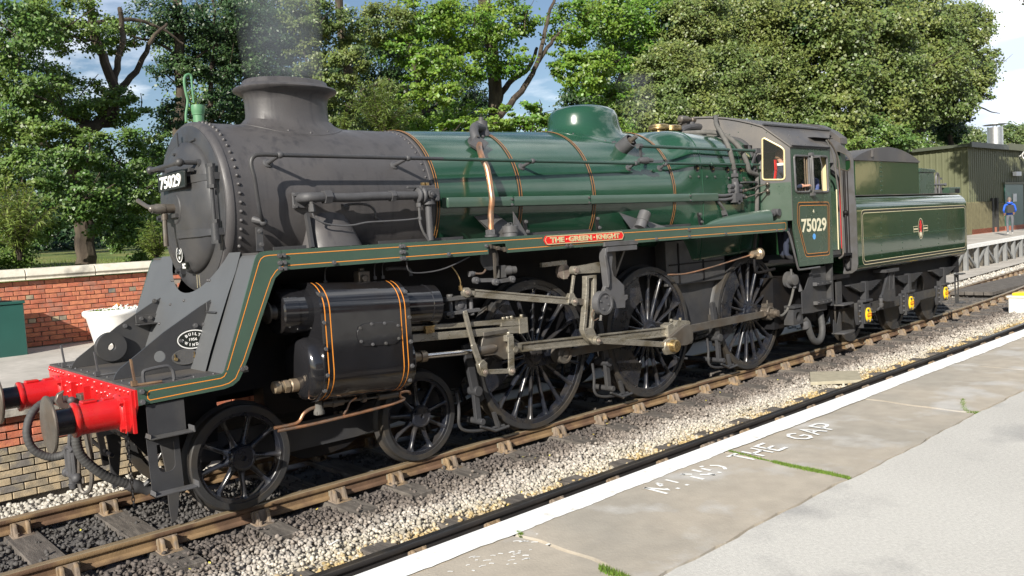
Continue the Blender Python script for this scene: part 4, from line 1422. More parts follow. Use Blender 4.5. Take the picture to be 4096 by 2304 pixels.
LIMBS = [(0, 0.21, 0.15, [[2.4, 12.0, 2.1], [2.43, 12.0, 2.73], [2.43, 12.0, 3.08], [2.42, 12.0, 3.77], [2.4, 12.0, 4.45], [2.53, 12.0, 5.06]]), (0, 0.14, 0.07, [[2.53, 12.0, 5.06], [2.95, 12.0, 5.25], [3.35, 12.0, 5.97], [3.12, 12.0, 6.74], [3.01, 12.0, 7.41], [3.0, 12.0, 8.27]]), (0, 0.1, 0.05, [[2.95, 12.0, 5.25], [3.25, 12.0, 5.35], [3.38, 12.0, 6.32], [3.6, 12.0, 7.05], [3.59, 12.0, 7.83]]), (0, 0.09, 0.03, [[2.48, 12.0, 4.46], [1.88, 12.0, 4.7], [1.33, 12.0, 5.25], [0.93, 12.0, 5.55]]), (0, 0.08, 0.03, [[2.19, 11.0, 3.69], [1.68, 11.0, 3.37], [1.1, 11.0, 3.3], [0.68, 11.0, 3.2]]), (0, 0.07, 0.02, [[2.79, 12.0, 5.24], [2.32, 12.0, 5.39], [1.9, 12.0, 5.87], [1.53, 12.0, 5.88]]), (0, 0.09, 0.03, [[3.62, 13.0, 6.06], [4.16, 13.0, 6.66], [4.59, 13.0, 7.46], [5.01, 13.0, 7.89]]), (0, 0.06, 0.02, [[3.15, 13.0, 7.65], [4.17, 13.0, 7.88], [4.81, 13.0, 7.77], [5.36, 13.0, 7.45]]), (1, 0.17, 0.12, [[5.66, 15.0, 2.48], [5.8, 15.0, 4.62], [5.99, 15.0, 6.45], [6.05, 15.0, 7.83], [6.16, 15.0, 9.43]]), (1, 0.08, 0.03, [[6.75, 15.0, 5.73], [6.88, 15.0, 7.05], [7.07, 15.0, 8.16], [7.12, 15.0, 9.47]]), (1, 0.05, 0.02, [[6.08, 15.0, 7.52], [5.53, 15.0, 7.88], [4.83, 15.0, 8.01], [4.36, 15.0, 8.26]]), (1, 0.05, 0.02, [[5.98, 15.0, 6.98], [6.58, 15.0, 7.67], [7.29, 15.0, 8.08]]), (2, 0.2, 0.12, [[10.94, 15.0, 2.46], [10.98, 15.0, 4.69], [11.3, 15.0, 6.8], [11.16, 15.0, 8.62], [11.15, 15.0, 10.2]]), (2, 0.07, 0.03, [[10.67, 14.0, 6.6], [11.4, 14.0, 7.01], [12.15, 14.0, 7.31]]), (2, 0.06, 0.02, [[11.14, 15.0, 8.38], [12.38, 15.0, 9.26], [13.35, 15.0, 9.9]]), (3, 0.3, 0.22, [[17.87, 16.0, 2.18], [18.09, 16.0, 4.88], [18.28, 16.0, 6.97], [18.3, 16.0, 8.76], [18.14, 16.0, 10.51], [17.94, 16.0, 11.64]]), (3, 0.14, 0.06, [[18.27, 16.0, 6.82], [18.84, 16.0, 7.91], [20.17, 16.0, 8.78], [20.67, 16.0, 9.6]]), (3, 0.22, 0.12, [[15.88, 17.0, 2.01], [15.28, 17.0, 5.8], [15.73, 17.0, 6.98], [15.42, 17.0, 8.68], [14.92, 17.0, 10.03]]), (3, 0.1, 0.04, [[18.3, 16.0, 8.76], [17.18, 16.0, 9.37], [16.08, 16.0, 9.53]]), (4, 0.13, 0.05, [[17.64, 15.0, 6.64], [18.93, 15.0, 7.82], [19.63, 15.0, 8.69], [20.28, 15.0, 10.26], [20.93, 15.0, 11.55]]), (4, 0.09, 0.03, [[19.63, 15.0, 8.69], [20.44, 15.0, 9.53], [21.27, 15.0, 10.23], [22.44, 15.0, 10.53]]), (4, 0.2, 0.1, [[23.11, 16.0, 1.94], [23.84, 16.0, 4.95], [24.52, 16.0, 6.99], [26.32, 16.0, 9.69], [27.08, 16.0, 12.38]]), (4, 0.06, 0.02, [[22.99, 15.0, 8.37], [24.56, 15.0, 9.32], [26.74, 15.0, 9.88]]), (6, 0.3, 0.15, [[30.32, 14.5, 3.04], [30.31, 14.5, 7.07], [30.88, 14.5, 10.39], [31.09, 14.5, 13.14]]), (7, 0.34, 0.25, [[45.49, 12.0, 3.47], [45.92, 12.0, 5.71], [46.9, 12.0, 8.0], [46.51, 12.0, 10.22], [46.15, 12.0, 12.84]]), (7, 0.22, 0.1, [[46.16, 12.0, 5.27], [48.28, 12.0, 7.39], [49.53, 12.0, 8.62], [51.82, 12.0, 10.69]]), (7, 0.16, 0.05, [[43.5, 12.0, 4.79], [42.88, 12.0, 6.71], [41.8, 12.0, 8.55], [40.07, 12.0, 10.26]]), (7, 0.09, 0.02, [[46.04, 11.0, 8.46], [50.17, 11.0, 8.97], [53.38, 11.0, 8.66], [56.16, 11.0, 8.38], [58.02, 11.0, 8.35]]), (8, 0.2, 0.06, [[58.33, 14.0, 4.63], [57.79, 14.0, 7.31], [56.54, 14.0, 9.37], [53.99, 14.0, 10.74]])]
WILLOWS = [('willow_bush', 'feathery pale willow bush at the far left behind the wall coping', [0.45, 8.6, 2.42], 0.79, 70), ('willow_bush', 'small willow sprig between the wall coping and the smokebox', [2.6, 8.2, 2.21], 0.46, 34), ('willow_bush', 'arching willow shoots rising over the smokebox behind the handrail', [8.11, 8.6, 4.7], 0.79, 60), ('willow_bush', 'single short willow sprig just behind the chimney base', [7.08, 8.6, 4.8], 0.3, 12)]
# ------------------------------------------------------------------ trees and bushes
def leaf_cloud(name, lobes, size, dens, material, parent, flat=0.55, sun_bias=0.55, seed=0, clump=0.36):
 """leaf-sized faces gathered in small flattish sprays spread through each lobe"""
 rng = np.random.default_rng(100 + seed)
 Ps, Ns = [], []
 for (x, y, z, r) in lobes:
  nleaf = int(dens * 52 * (r / size) ** 2)
  ncl = max(12, int(46 * min(1.8, (r / 1.1)) ** 1.2))
  d = rng.normal(size=(ncl, 3))
  d /= np.linalg.norm(d, axis=1)[:, None]
  rad = rng.uniform(0.35, 1.0, ncl) ** 0.55
  cen = np.array([x, y, z]) + d * rad[:, None] * np.array([r, r * 0.9, r * 0.86])
  cid = rng.integers(0, ncl, nleaf)
  cs = rng.uniform(0.6, 1.35, ncl)[cid] * clump * r * rng.uniform(.75, 1.0)
  off = rng.normal(size=(nleaf, 3)) * 0.55
  off[:, 2] *= flat
  Ps.append(cen[cid] + off * cs[:, None])
  nn = d[cid] * 0.45 + np.array([-0.62, -0.42, 0.62])
  Ns.append(nn)
 P = np.concatenate(Ps)
 N = np.concatenate(Ns) + rng.normal(size=P.shape) * sun_bias
 N /= np.linalg.norm(N, axis=1)[:, None]
 n = len(P)
 t = np.cross(N, rng.normal(size=(n, 3)))
 t /= np.linalg.norm(t, axis=1)[:, None]
 bq = np.cross(N, t)
 s = (size * rng.uniform(0.65, 1.3, n))[:, None]
 dro = N * s * 0.12
 V = np.stack([P - t * s * .5, P + bq * s * .34 - dro * 0, P + t * s * .5 - dro, P - bq * s * .34], 1).reshape(-1, 3)
 return link(name, np_mesh(name, V, np.arange(n * 4).reshape(-1, 4), material), parent), n
tot = 0
roots = []
for i, (nm, mt, lab, base, tr, lobes, dens) in enumerate(TREES):
 t = thing(nm, lab, 'bush' if 'bush' in nm else 'tree', (base[0], base[1], 1.9))
 roots.append(t)
 dist = math.hypot(base[0] + 3, base[1] + 7.7)
 size = 0.074 * max(1.0, dist / 21.0) ** 0.93
 if mt == 'leaf_maple':
  size *= 1.2
 o, n = leaf_cloud('crown', lobes, size, dens, mt, t, seed=i, flat=0.5 if mt != 'leaf_maple' else 0.42)
 tot += n
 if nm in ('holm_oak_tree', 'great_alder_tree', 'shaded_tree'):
  o, n = leaf_cloud('inner_foliage', [(x, y + .5, z, r * .72) for x, y, z, r in lobes], size * 1.5, dens * .5,  # inner leaves block the sky; the crown's inner shade is in their colour
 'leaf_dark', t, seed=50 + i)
  tot += n
print('leaves', tot)
for i, r0, r1, pts in LIMBS:
 b = MB()
 P = catmull([Vector(p) for p in pts], 5)
 b.tube([p + Vector((random.gauss(0, .02), random.gauss(0, .02), 0)) for p in P], (r0, r1), 9)
 trunk = pts[0][2] < 2.9 and r0 > .12
 b.build('trunk' if trunk else 'branch', 'bark', roots[i])
# trunks for the remaining trees, and fine twigs
for i, (nm, mt, lab, base, tr, lobes, dens) in enumerate(TREES):
 b = MB()
 rng = random.Random(i)
 for (x, y, z, r) in lobes:
  for k in range(3):
   p = Vector((x + rng.gauss(0, r * .3), y + rng.gauss(0, r * .3), z - r * .5))
   q = Vector((x + rng.gauss(0, r * .7), y + rng.gauss(0, r * .5), z + rng.uniform(0, .8) * r))
   m_ = (p + q) / 2 + Vector((rng.gauss(0, .1), 0, rng.gauss(0, .1)))
   b.tube([p, m_, q], (0.022 * max(1, r), 0.007), 5, smooth=3)
 b.build('twigs', 'bark', roots[i], kind='stuff')
t = thing('distant_trees', 'pale green line of distant trees behind the shed and flue', 'trees', (75, 47, 2))
t['kind'] = 'stuff'
o, n = leaf_cloud('foliage', [(x, y, z, r) for x, y, z, r in FAR_LOBES], 0.42, 1.1, 'leaf_far', t, seed=90)
# dark wood behind the nearer trees, closing the view low down
rngw = random.Random(5)
lob = []
for k in range(60):
 x = -25 + k * 2.0 + rngw.uniform(-1, 1)
 y = rngw.uniform(26, 34) + max(0, (x - 40) * .2)
 lob.append((x, y, 3.2 + rngw.uniform(-.6, 1.1), rngw.uniform(1.7, 2.8)))
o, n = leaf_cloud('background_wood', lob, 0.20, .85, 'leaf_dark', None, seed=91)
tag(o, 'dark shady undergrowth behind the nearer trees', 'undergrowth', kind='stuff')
t = thing('added_shade_tree', 'unseen tree added past the near platform end so that its boughs shade the green shed', 'tree', (34, -8, 0))  # unseen tree, added to cast dappled shade on the shed
b = MB()
b.tube([(34, -8, 0), (34.2, -7.8, 5), (34, -6, 10), (34, -2, 12)], (.35, .1), 9, smooth=4)
b.build('trunk', 'bark', t)
leaf_cloud('crown', [(35.6, 1.4, 11.3, 1.7), (33.2, 1.6, 11.9, 1.7), (31, .8, 12.6, 1.6), (37.5, .4, 11.4, 1.5), (34, -1.5, 12.2, 1.9), (34, -5, 12.5, 2.4), (34, -8.5, 12.5, 2.6)], .22, .6, 'leaf_olive', t, seed=190)
# trees on the far side of the station, met only in reflections
rngw = random.Random(9)
for k in range(9):
 x, y = 30 + k * 9 + rngw.uniform(-2, 2), -19 - k * .5 + rngw.uniform(-2, 2)
 t = thing('lime_tree', 'lime tree standing beyond the station building behind the photographer', 'tree', (x, y, 0), 'trees behind the near platform')
 b = MB()
 b.tube([(x, y, 0), (x + .2, y, 3), (x, y + .3, 7)], (.3, .12), 8, smooth=3)
 b.build('trunk', 'bark', t)
 leaf_cloud('crown', [(x + rngw.uniform(-2, 2), y + rngw.uniform(-1, 1), rngw.uniform(3, 9), rngw.uniform(2.2, 3.2)) for _ in range(5)], .32, .35, 'leaf_olive', t, seed=200 + k)
# willows: arching stems carrying long narrow leaves
def willow(lab, base, rad, ns, seed):
 rng = random.Random(seed)
 t = thing('willow_bush', lab, 'bush', base)
 sb = MB()
 LV = []
 for k in range(ns):
  a = rng.uniform(0, 2 * PI)
  lean = rng.uniform(.1, 1.0)
  H = rad * rng.uniform(1.1, 2.0)
  pts = []
  for j in range(6):
   q = j / 5
   rr = lean * rad * q ** 1.5 * 1.1
   pts.append(Vector((base[0] + math.cos(a) * rr + rng.gauss(0, .015), base[1] + math.sin(a) * rr,
 base[2] - .1 + H * (q - .38 * lean * q * q))))
  P = catmull(pts, 4)
  sb.tube(P, (0.008, 0.003), 4)
  for j in range(5, len(P)):
   for s in range(3):
    p = P[j]
    d = (P[min(j + 1, len(P) - 1)] - P[j - 1]).normalized()
    sd = Vector((rng.gauss(0, 1), rng.gauss(0, 1), rng.gauss(-.1, .5))).normalized()
    dd = (d * .8 + sd * .9 + Vector((0, 0, -.2))).normalized()
    L_ = rng.uniform(.09, .15) * (rad / .5) ** .3
    w = dd.cross(Vector((rng.gauss(0, 1), rng.gauss(0, 1), 1))).normalized() * L_ * .085
    LV += [p, p + dd * L_ * .45 + w, p + dd * L_ - Vector((0, 0, L_ * .25)), p + dd * L_ * .45 - w]
 sb.build('stems', 'bark', t, kind='stuff')
 V = np.array([tuple(v) for v in LV])
 link('leaves', np_mesh('leaves', V, np.arange(len(V)).reshape(-1, 4), 'leaf_willow'), t, kind='stuff')
for i, (nm, lab, base, rad, ns) in enumerate(WILLOWS):
 willow(lab, base, rad, ns, i)
# short undergrowth right behind the wall, below the alder
o, n = leaf_cloud('bramble', [(5.6, 9.6, 2.45, .55), (6.4, 9.8, 2.5, .6), (7.3, 10, 2.5, .6), (3.9, 13, 2.6, .6), (1.0, 13.5, 2.7, .8),
 (-.2, 13.2, 2.6, .7)], 0.06, 1.0, 'leaf_alder', None, seed=95)
tag(o, 'tangled green bramble growing low behind the wall coping', 'undergrowth', kind='stuff')
# ================================================================== THE LOCOMOTIVE
LOCO = thing('steam_locomotive', 'green and black steam locomotive with red buffer beam, number 75029, hauling its tender',
 'locomotive', (4.0, 0, 0))
ZC = 2.667                       # boiler centre line
NEAR = -1.22                     # outer face of valance
def inst(name, me, parent, at, rot=None):
 return link(name, me, parent, loc=at, rot=rot)
bolt_g = bolt_mesh('bolt', 'primer_grey', 0.017, 0.022)
bolt_s = bolt_mesh('bolt', 'primer_grey', 0.012, 0.014)
riv_y = rivet_mesh('rivet', 'pipe_grey', 0.017, 0.016)
riv_green = rivet_mesh('rivet', 'cab_green', 0.0095, 0.007)
riv_tender = rivet_mesh('rivet', 'tender_green', 0.013, 0.009)
riv_red = rivet_mesh('rivet', 'buffer_red', 0.019, 0.014, d=(-1, 0, 0), n=12)
riv_x = rivet_mesh('rivet', 'primer_grey', 0.010, 0.010, d=(0, 0, 1))
# ---------------------------------------------------------------- smokebox
b = MB()
b.lathe((0, 0, ZC), (1, 0, 0), [(0.075, 0.70), (0.06, 0.745), (0.066, 0.768), (0.085, 0.784), (0.11, 0.790), (0.125, 0.790),
 (0.128, 0.782), (0.30, 0.784), (2.262, 0.786), (2.266, 0.796), (2.300, 0.796)], 96, caps=False)
smoke = b.build('smokebox', 'smokebox_grey', LOCO, smooth=30)
rm = rivet_mesh('rivet', 'smokebox_grey', 0.0185, 0.019, d=(0, 0, 1), n=10)
for i in range(62):
 a = 2 * PI * i / 62
 if -0.2 < math.sin(a / 1) * 0 + math.cos(a) * 0 and not (math.cos(a) > 0.25 and math.sin(a) < .2):
  y, z = math.cos(a), math.sin(a)
  inst('rivet', rm, smoke, (0.185, 0.784 * y, ZC + 0.784 * z), (math.atan2(-y, z) * 1.0, 0, 0))
rm2 = rivet_mesh('rivet', 'smokebox_grey', 0.015, 0.012, d=(0, 0, 1), n=8)
for i in range(64):
 a = 2 * PI * i / 64
 y, z = math.cos(a), math.sin(a)
 if y < .3 and z > -.5:
  inst('rivet', rm2, smoke, (2.222, 0.786 * y, ZC + 0.786 * z), (math.atan2(-y, z), 0, 0))
# front ring
b = MB()
b.lathe((0, 0, ZC), (1, 0, 0), [(0.058, 0.60), (0.050, 0.61), (0.050, 0.735), (0.056, 0.750), (0.075, 0.755)], 96, caps=False)
ring = b.build('smokebox_front_ring', 'frame_grey', LOCO, smooth=30)
b = MB()
b.ribbon([(0.0485, -0.030, 2.05), (0.0485, -0.020, 1.925)], 0.006, (-1, 0, 0))
b.ribbon([(0.0485, -0.078, 2.045), (0.0485, -0.085, 1.92)], 0.006, (-1, 0, 0))
b.build('witness_mark', 'lining_pale', ring, smooth=0)
# door
b = MB()
pr = [(-0.095, 0.0), (-0.092, 0.12), (-0.084, 0.25), (-0.068, 0.38), (-0.044, 0.48), (-0.018, 0.55), (0.012, 0.592), (0.030, 0.605),
 (0.058, 0.608)]
b.lathe((0, 0, ZC), (1, 0, 0), pr, 96, caps=False)
door = b.build('smokebox_door', 'frame_grey', LOCO, smooth=40)
b = MB()
b.lathe((-0.08, 0, ZC), (-1, 0, 0), [(-.02, 0.145), (0.012, 0.145), (0.020, 0.135), (0.022, 0.05)], 40)
b.build('boss_plate', 'frame_grey', door)
b = MB()
b.lathe((-0.10, 0.0, ZC), (-1, 0, 0), [(0, 0.042), (0.085, 0.042), (0.088, 0.046), (0.16, 0.046), (0.17, 0.04), (0.20, 0.038)], 24)
b.sphere((-0.30, 0.0, ZC), 0.030)
b.build('centre_spindle', 'dull_steel', door)
b = MB()
b.tube([(-0.285, 0.02, ZC + .01), (-0.285, 0.16, ZC + .035), (-0.29, 0.36, ZC + .10)], (0.018, 0.021), 10)
b.build('handle', 'dull_steel', door)
b = MB()
b.cyl((-0.19, 0, ZC - .045), (-0.19, 0, ZC - .10), 0.03)
b.tube([(-0.19, -0.005, ZC - .08), (-0.195, -.005, ZC - .14), (-0.20, -0.01, ZC - .34)], (0.019, 0.022), 10)
b.build('handle', 'dull_steel', door)
b = MB()
b.box(-0.13, -0.10, -0.10, 0.10, ZC - .085, ZC - .05)
b.build('handle_stop', 'frame_grey', door)
for zz in (2.905, 2.425):
 b = MB()
 yy = [-0.62, -0.52, -0.42, -0.30, -0.18, -0.06, 0.0]
 top, bot = [], []
 for y in yy:
  rr = math.hypot(y, zz - ZC)
  x = np.interp(rr, [q[1] for q in pr], [q[0] for q in pr]) - 0.014
  hh = 0.036 if y > -.45 else 0.030
  top.append((x, y, zz + hh))
  bot.append((x, y, zz - hh))
 n = len(yy)
 vs = top + bot + [(x + .03, y, z) for x, y, z in top] + [(x + .03, y, z) for x, y, z in bot]
 fs = []
 for i in range(n - 1):
  fs += [(i, i + 1, n + i + 1, n + i), (i, i + 1, 2 * n + i + 1, 2 * n + i), (n + i, n + i + 1, 3 * n + i + 1, 3 * n + i)]
 fs += [(n - 1, 2 * n - 1, 4 * n - 1, 3 * n - 1), (0, n, 3 * n, 2 * n)]
 b.add(vs, fs)
 b.build('hinge_strap', 'frame_grey', door, bevel=0.003)
 b = MB()
 b.cyl((-0.01, -0.665, zz - .075), (-0.01, -0.665, zz + .075), 0.038)
 b.hexnut((-0.01, -0.665, zz + .075), (0, 0, 1), 0.042, 0.03)
 b.hexnut((-0.01, -0.665, zz - .075), (0, 0, -1), 0.042, 0.03)
 b.box(0.0, 0.06, -0.70, -0.63, zz - .03, zz + .03)
 b.build('hinge', 'frame_grey', door)
b = MB()
b.tube([(-0.012, -0.665, 2.35), (-0.012, -0.665, 2.98)], 0.016, 10)
b.build('hinge_pin', 'frame_grey', door)
# door clips round the far edge
for a in (150, 185, 215, 245):
 y, z = -math.cos(math.radians(a)) * .64, math.sin(math.radians(a)) * .64
 if a in (185, 245):
  b = MB()
  b.box(0.0, 0.05, y - .04, y + .04, ZC + z - .03, ZC + z + .03)
  b.hexnut((0.0, y, ZC + z), (-1, 0, 0), 0.022, 0.03)
  b.build('clip', 'frame_grey', ring)
# handrail above number plate
b = MB()
b.tube([(-0.17, -0.385, 3.045), (-0.17, 0.30, 3.045)], 0.021, 12)
b.build('handrail', 'frame_grey', door)
for y in (-0.40, 0.31):
 b = MB()
 b.sphere((-0.17, y, 3.045), 0.038, 12, 8)
 b.cyl((-0.17, y, 3.045), (-0.02, y, 3.045), 0.02, n=10)
 b.build('handrail_knob', 'frame_grey', door)
b = MB()
b.lathe((-0.02, -.40, 3.03), (1, 0, 0), [(0, .045), (.03, .05)], 16)
b.build('knob_base', 'frame_grey', door)
# number plate
b = MB()
b.prism(rounded([(-0.385, 2.835), (0.262, 2.835), (0.262, 2.985), (-0.385, 2.985)], 0.02), 'x', -0.128, -0.112)
pl = b.build('number_plate', 'panel_black', door, bevel=0.003)
b = MB()
o_ = [(-0.1285, y, z) for y, z in rounded([(-0.375, 2.845), (0.252, 2.845), (0.252, 2.975), (-0.375, 2.975)], 0.015)]
b.ribbon(o_, 0.005, (-1, 0, 0), closed=True)
b.build('border', 'frame_grey', pl, smooth=0)
put_text('number', '75029', pl, (-0.131, -0.045, 2.908), (0, -1, 0), (0, 0, 1), 0.16, 'white_paint', 0.003, 0.004,
 width=0.50, height=0.115)
b = MB()
b.box(-0.112, -0.04, -0.36, -0.32, 2.93, 2.97)
b.box(-0.112, -0.04, 0.20, 0.24, 2.93, 2.97)
b.build('plate_brackets', 'frame_grey', door)
b = MB()
b.box(-0.10, -0.06, -0.43, -0.15, 2.965, 2.995)
b.build('bracket', 'frame_grey', door)
# shed plate and SC disc
b = MB()
b.lathe((-0.052, 0.045, 2.245), (-1, 0, 0), [(0, .078), (.014, .078), (.016, .074)], 32)
b.prism([(-0.075, 2.105), (0.02, 2.105), (0.02, 2.17), (-0.075, 2.17)], 'x', -0.060, -0.038)
sh = b.build('shed_plate', 'panel_black', door)
b = MB()
b.ribbon([(-0.0695, 0.045 + .070 * math.cos(a), 2.245 + .070 * math.sin(a)) for a in np.linspace(0, 2 * PI, 33)[:-1]], 0.008,
 (-1, 0, 0), closed=True)
b.build('rim', 'white_paint', sh, smooth=0)
put_text('letters', '50', sh, (-0.070, 0.045, 2.268), (0, -1, 0), (0, 0, 1), .06, 'white_paint', .001, .002, width=.075, height=.045)
put_text('letters', 'H', sh, (-0.070, 0.045, 2.212), (0, -1, 0), (0, 0, 1), .04, 'white_paint', .001, .0015, width=.025, height=.030)
put_text('letters', 'SC', sh, (-0.062, -0.028, 2.137), (0, -1, 0), (0, 0, 1), .06, 'white_paint', .001, .002, width=.07, height=.048)
# lamp iron above the door
b = MB()
b.box(-0.012, 0.0, 0.015, 0.045, 3.17, 3.36)
b.box(-0.06, 0.05, 0.01, 0.05, 3.155, 3.172)
b.box(-0.02, 0.05, -0.01, 0.07, 3.10, 3.16)
b.tube([(-.01, .03, 3.16), (-.02, -.03, 3.08), (.02, -.06, 3.13), (.045, -.10, 3.25), (.046, -.25, 3.27)], 0.012, 8, smooth=5)
b.build('lamp_iron', 'frame_grey', ring)
# ---------------------------------------------------------------- chimney
b = MB()
cxm = 1.108
prof = [  # z, half length, half width
 (3.902, .385, .265), (3.906, .410, .290), (3.895, .425, .305), (3.865, .432, .312), (3.846, .462, .340), (3.828, .508, .388),
 (3.812, .520, .400), (3.795, .514, .394), (3.772, .470, .350), (3.745, .432, .312), (3.69, .418, .298), (3.58, .416, .296),
 (3.50, .424, .304)]
n = 64
vs = []
def oval(a, p=2.25):
 c, s_ = math.cos(a), math.sin(a)
 return math.copysign(abs(c) ** (2 / p), c), math.copysign(abs(s_) ** (2 / p), s_)
for z, a_, b_ in prof:
 for i in range(n):
  c, s_ = oval(2 * PI * i / n)
  vs.append((cxm + a_ * c, b_ * s_, z))
for k, (ea, eb, lift) in enumerate([(.436, .316, .070), (.470, .350, .030), (.520, .405, .008), (.545, .430, .004), (.545, .430, -.02)]):
 for i in range(n):
  c, s_ = oval(2 * PI * i / n)
  y = eb * s_
  zz = ZC + math.sqrt(.786 ** 2 - y * y) + lift
  if k == 0:
   zz = max(zz, 3.40)
  vs.append((cxm + ea * c, y, zz))
m_ = len(vs) // n
fs = [(j * n + i, j * n + (i + 1) % n, (j + 1) * n + (i + 1) % n, (j + 1) * n + i) for j in range(m_ - 1) for i in range(n)]
b.add(vs, fs)
chim = b.build('chimney', 'smokebox_grey', LOCO, smooth=50)
b = MB()
vs = []
for z, a_, b_ in ((3.903, .386, .266), (3.70, .36, .24), (3.62, 0.01, 0.01)):
 for i in range(n):
  c, s_ = oval(2 * PI * i / n)
  vs.append((cxm + a_ * c, b_ * s_, z))
b.add(vs, [(j * n + i, j * n + (i + 1) % n, (j + 1) * n + (i + 1) % n, (j + 1) * n + i) for j in range(2) for i in range(n)])
b.build('flue_lining', 'matt_black', chim)
for i, a in enumerate(range(195, 350, 26)):
 c, s_ = math.cos(math.radians(a)), math.sin(math.radians(a))
 y = .40 * s_
 inst('bolt', rm2, chim, (cxm + .50 * c, y, ZC + math.sqrt(.786 ** 2 - y * y) + .008), (math.atan2(-y, .7), 0, 0))
# ---------------------------------------------------------------- boiler barrel and bands
RB = [(2.30, .800), (3.47, .838), (4.66, .878), (6.22, .930)]
def rboil(x):
 return float(np.interp(x, [q[0] for q in RB], [q[1] for q in RB]))
b = MB()
b.lathe((0, 0, ZC), (1, 0, 0), [(x, rboil(x)) for x in np.linspace(2.30, 6.22, 12)], 96, caps=False)
boil = b.build('boiler', 'loco_green', LOCO, smooth=30)
def band(x, r0, parent, w=0.062, name='boiler_band', cross=None):
 b = MB()
 if cross is None:
  b.lathe((0, 0, ZC), (1, 0, 0), [(x - w / 2, r0), (x - w / 2 + .003, r0 + .007), (x + w / 2 - .003, r0 + .007), (x + w / 2, r0)], 96,
 caps=False)
 o = b.build(name, 'panel_black', parent, smooth=30)
 for s in (-1, 1):
  b = MB()
  q = x + s * (w / 2 - .012)
  b.lathe((0, 0, ZC), (1, 0, 0), [(q - .003, r0 + .0075), (q - .003, r0 + .009), (q + .003, r0 + .009), (q + .003, r0 + .0075)], 96,
 caps=False)
  b.build('lining', 'band_line', o, smooth=30)
 return o
band(2.326, .800, boil, .055)
for x in (3.47, 4.665):
 band(x, rboil(x), boil)
band(6.225, .931, boil)
# ---------------------------------------------------------------- Belpaire firebox
def fb_section(x, n=96):
 """closed section at station x: circle at the throat swelling to the square-shouldered shape"""
 t = min(1.0, max(0.0, (x - 6.25) / .55))
 t = t * t * (3 - 2 * t)
 taper = max(0.0, (x - 6.9) / 1.6)
 out = []
 for i in range(n):
  a = 2 * PI * i / n
  c, s_ = math.cos(a), math.sin(a)
  R0 = .932
  y0, z0 = R0 * c, R0 * s_
  A, B = .925 - .03 * taper, .948 - .045 * taper
  p = 3.6
  k = (abs(c) ** p + abs(s_) ** p) ** (-1 / p)
  y1, z1 = A * k * c, B * k * s_
  if s_ < 0:
   y1 = A * (1 - .13 * (-s_) ** 2) * (c / max(.02, abs(c)) if abs(c) > .35 else c / .35)
   z1 = 1.05 * s_ * B
  out.append((y0 + (y1 - y0) * t, ZC + z0 + (z1 - z0) * t))
 return out
b = MB()
n = 96
xs = [6.25, 6.33, 6.42, 6.52, 6.62, 6.72, 6.80, 6.9, 7.2, 7.6, 8.0, 8.45]
vs = []
for x in xs:
 vs += [(x, y, z) for y, z in fb_section(x, n)]
b.add(vs, [(j * n + i, j * n + (i + 1) % n, (j + 1) * n + (i + 1) % n, (j + 1) * n + i) for j in range(len(xs) - 1) for i in range(n)])
fbx = b.build('firebox', 'loco_green', LOCO, smooth=60)
for x in (6.90, 7.92):
 b = MB()
 vs = []
 for dx, k in ((-.012, 1.0), (-.010, 1.007), (.010, 1.007), (.012, 1.0)):
  vs += [(x + dx, y * k, ZC + (z - ZC) * k) for y, z in fb_section(x, n)]
 b.add(vs, [(j * n + i, j * n + (i + 1) % n, (j + 1) * n + (i + 1) % n, (j + 1) * n + i) for j in range(3) for i in range(n)])
 b.build('cladding_joint', 'loco_green', fbx, smooth=30)
for x, z in ((6.78, 3.02), (7.16, 3.015), (7.55, 3.01), (7.90, 3.0)):
 yy = max(abs(y) for y, zz in fb_section(x) if abs(zz - z) < .08)
 b = MB()
 b.lathe((x, -yy - .004, z), (0, 1, 0), [(0, .052), (.002, .046), (.03, .044)], 20, caps=False)
 o = b.build('washout_hole', 'primer_grey', fbx)
 b = MB()
 b.lathe((x, -yy - .0045, z), (0, -1, 0), [(0, .045), (.0005, 0)], 20, caps=False)
 b.build('recess', 'matt_black', o)
 b = MB()
 b.lathe((x + .012, -yy - .004, z), (0, -1, 0), [(0, .018), (.012, .016)], 8)
 b.build('plug', 'brass', o)
for i in range(4):
 inst('bolt', bolt_s, fbx, (6.60 + .2 * i, -.925, 2.905))
for x in (7.55, 7.95):
 inst('bolt', bolt_s, fbx, (x, -.92, 2.89))
b = MB()
b.lathe((7.55, -.52, 3.515), (0, -.6, 1), [(0, .10), (.004, .095), (.005, 0)], 16, caps=False)
b.cyl((7.55, -.52, 3.515), (7.54, -.54, 3.56), .03, n=8)
b.bar((7.48, -.56, 3.55), (7.62, -.52, 3.56), .02, .02)
b.build('mud_door', 'matt_black', fbx)
# narrow dark ring round the back of the firebox
b = MB()
vs = []
for dx, k in ((0, 1.0), (.0, 1.03), (.05, 1.03), (.05, 1.0)):
 vs += [(8.30 + dx, y * k, ZC + (z - ZC) * k) for y, z in fb_section(8.3, n)]
b.add(vs, [(j * n + i, j * n + (i + 1) % n, (j + 1) * n + (i + 1) % n, (j + 1) * n + i) for j in range(3) for i in range(n)])
b.build('backhead_flange', 'pipe_grey', fbx, smooth=30)
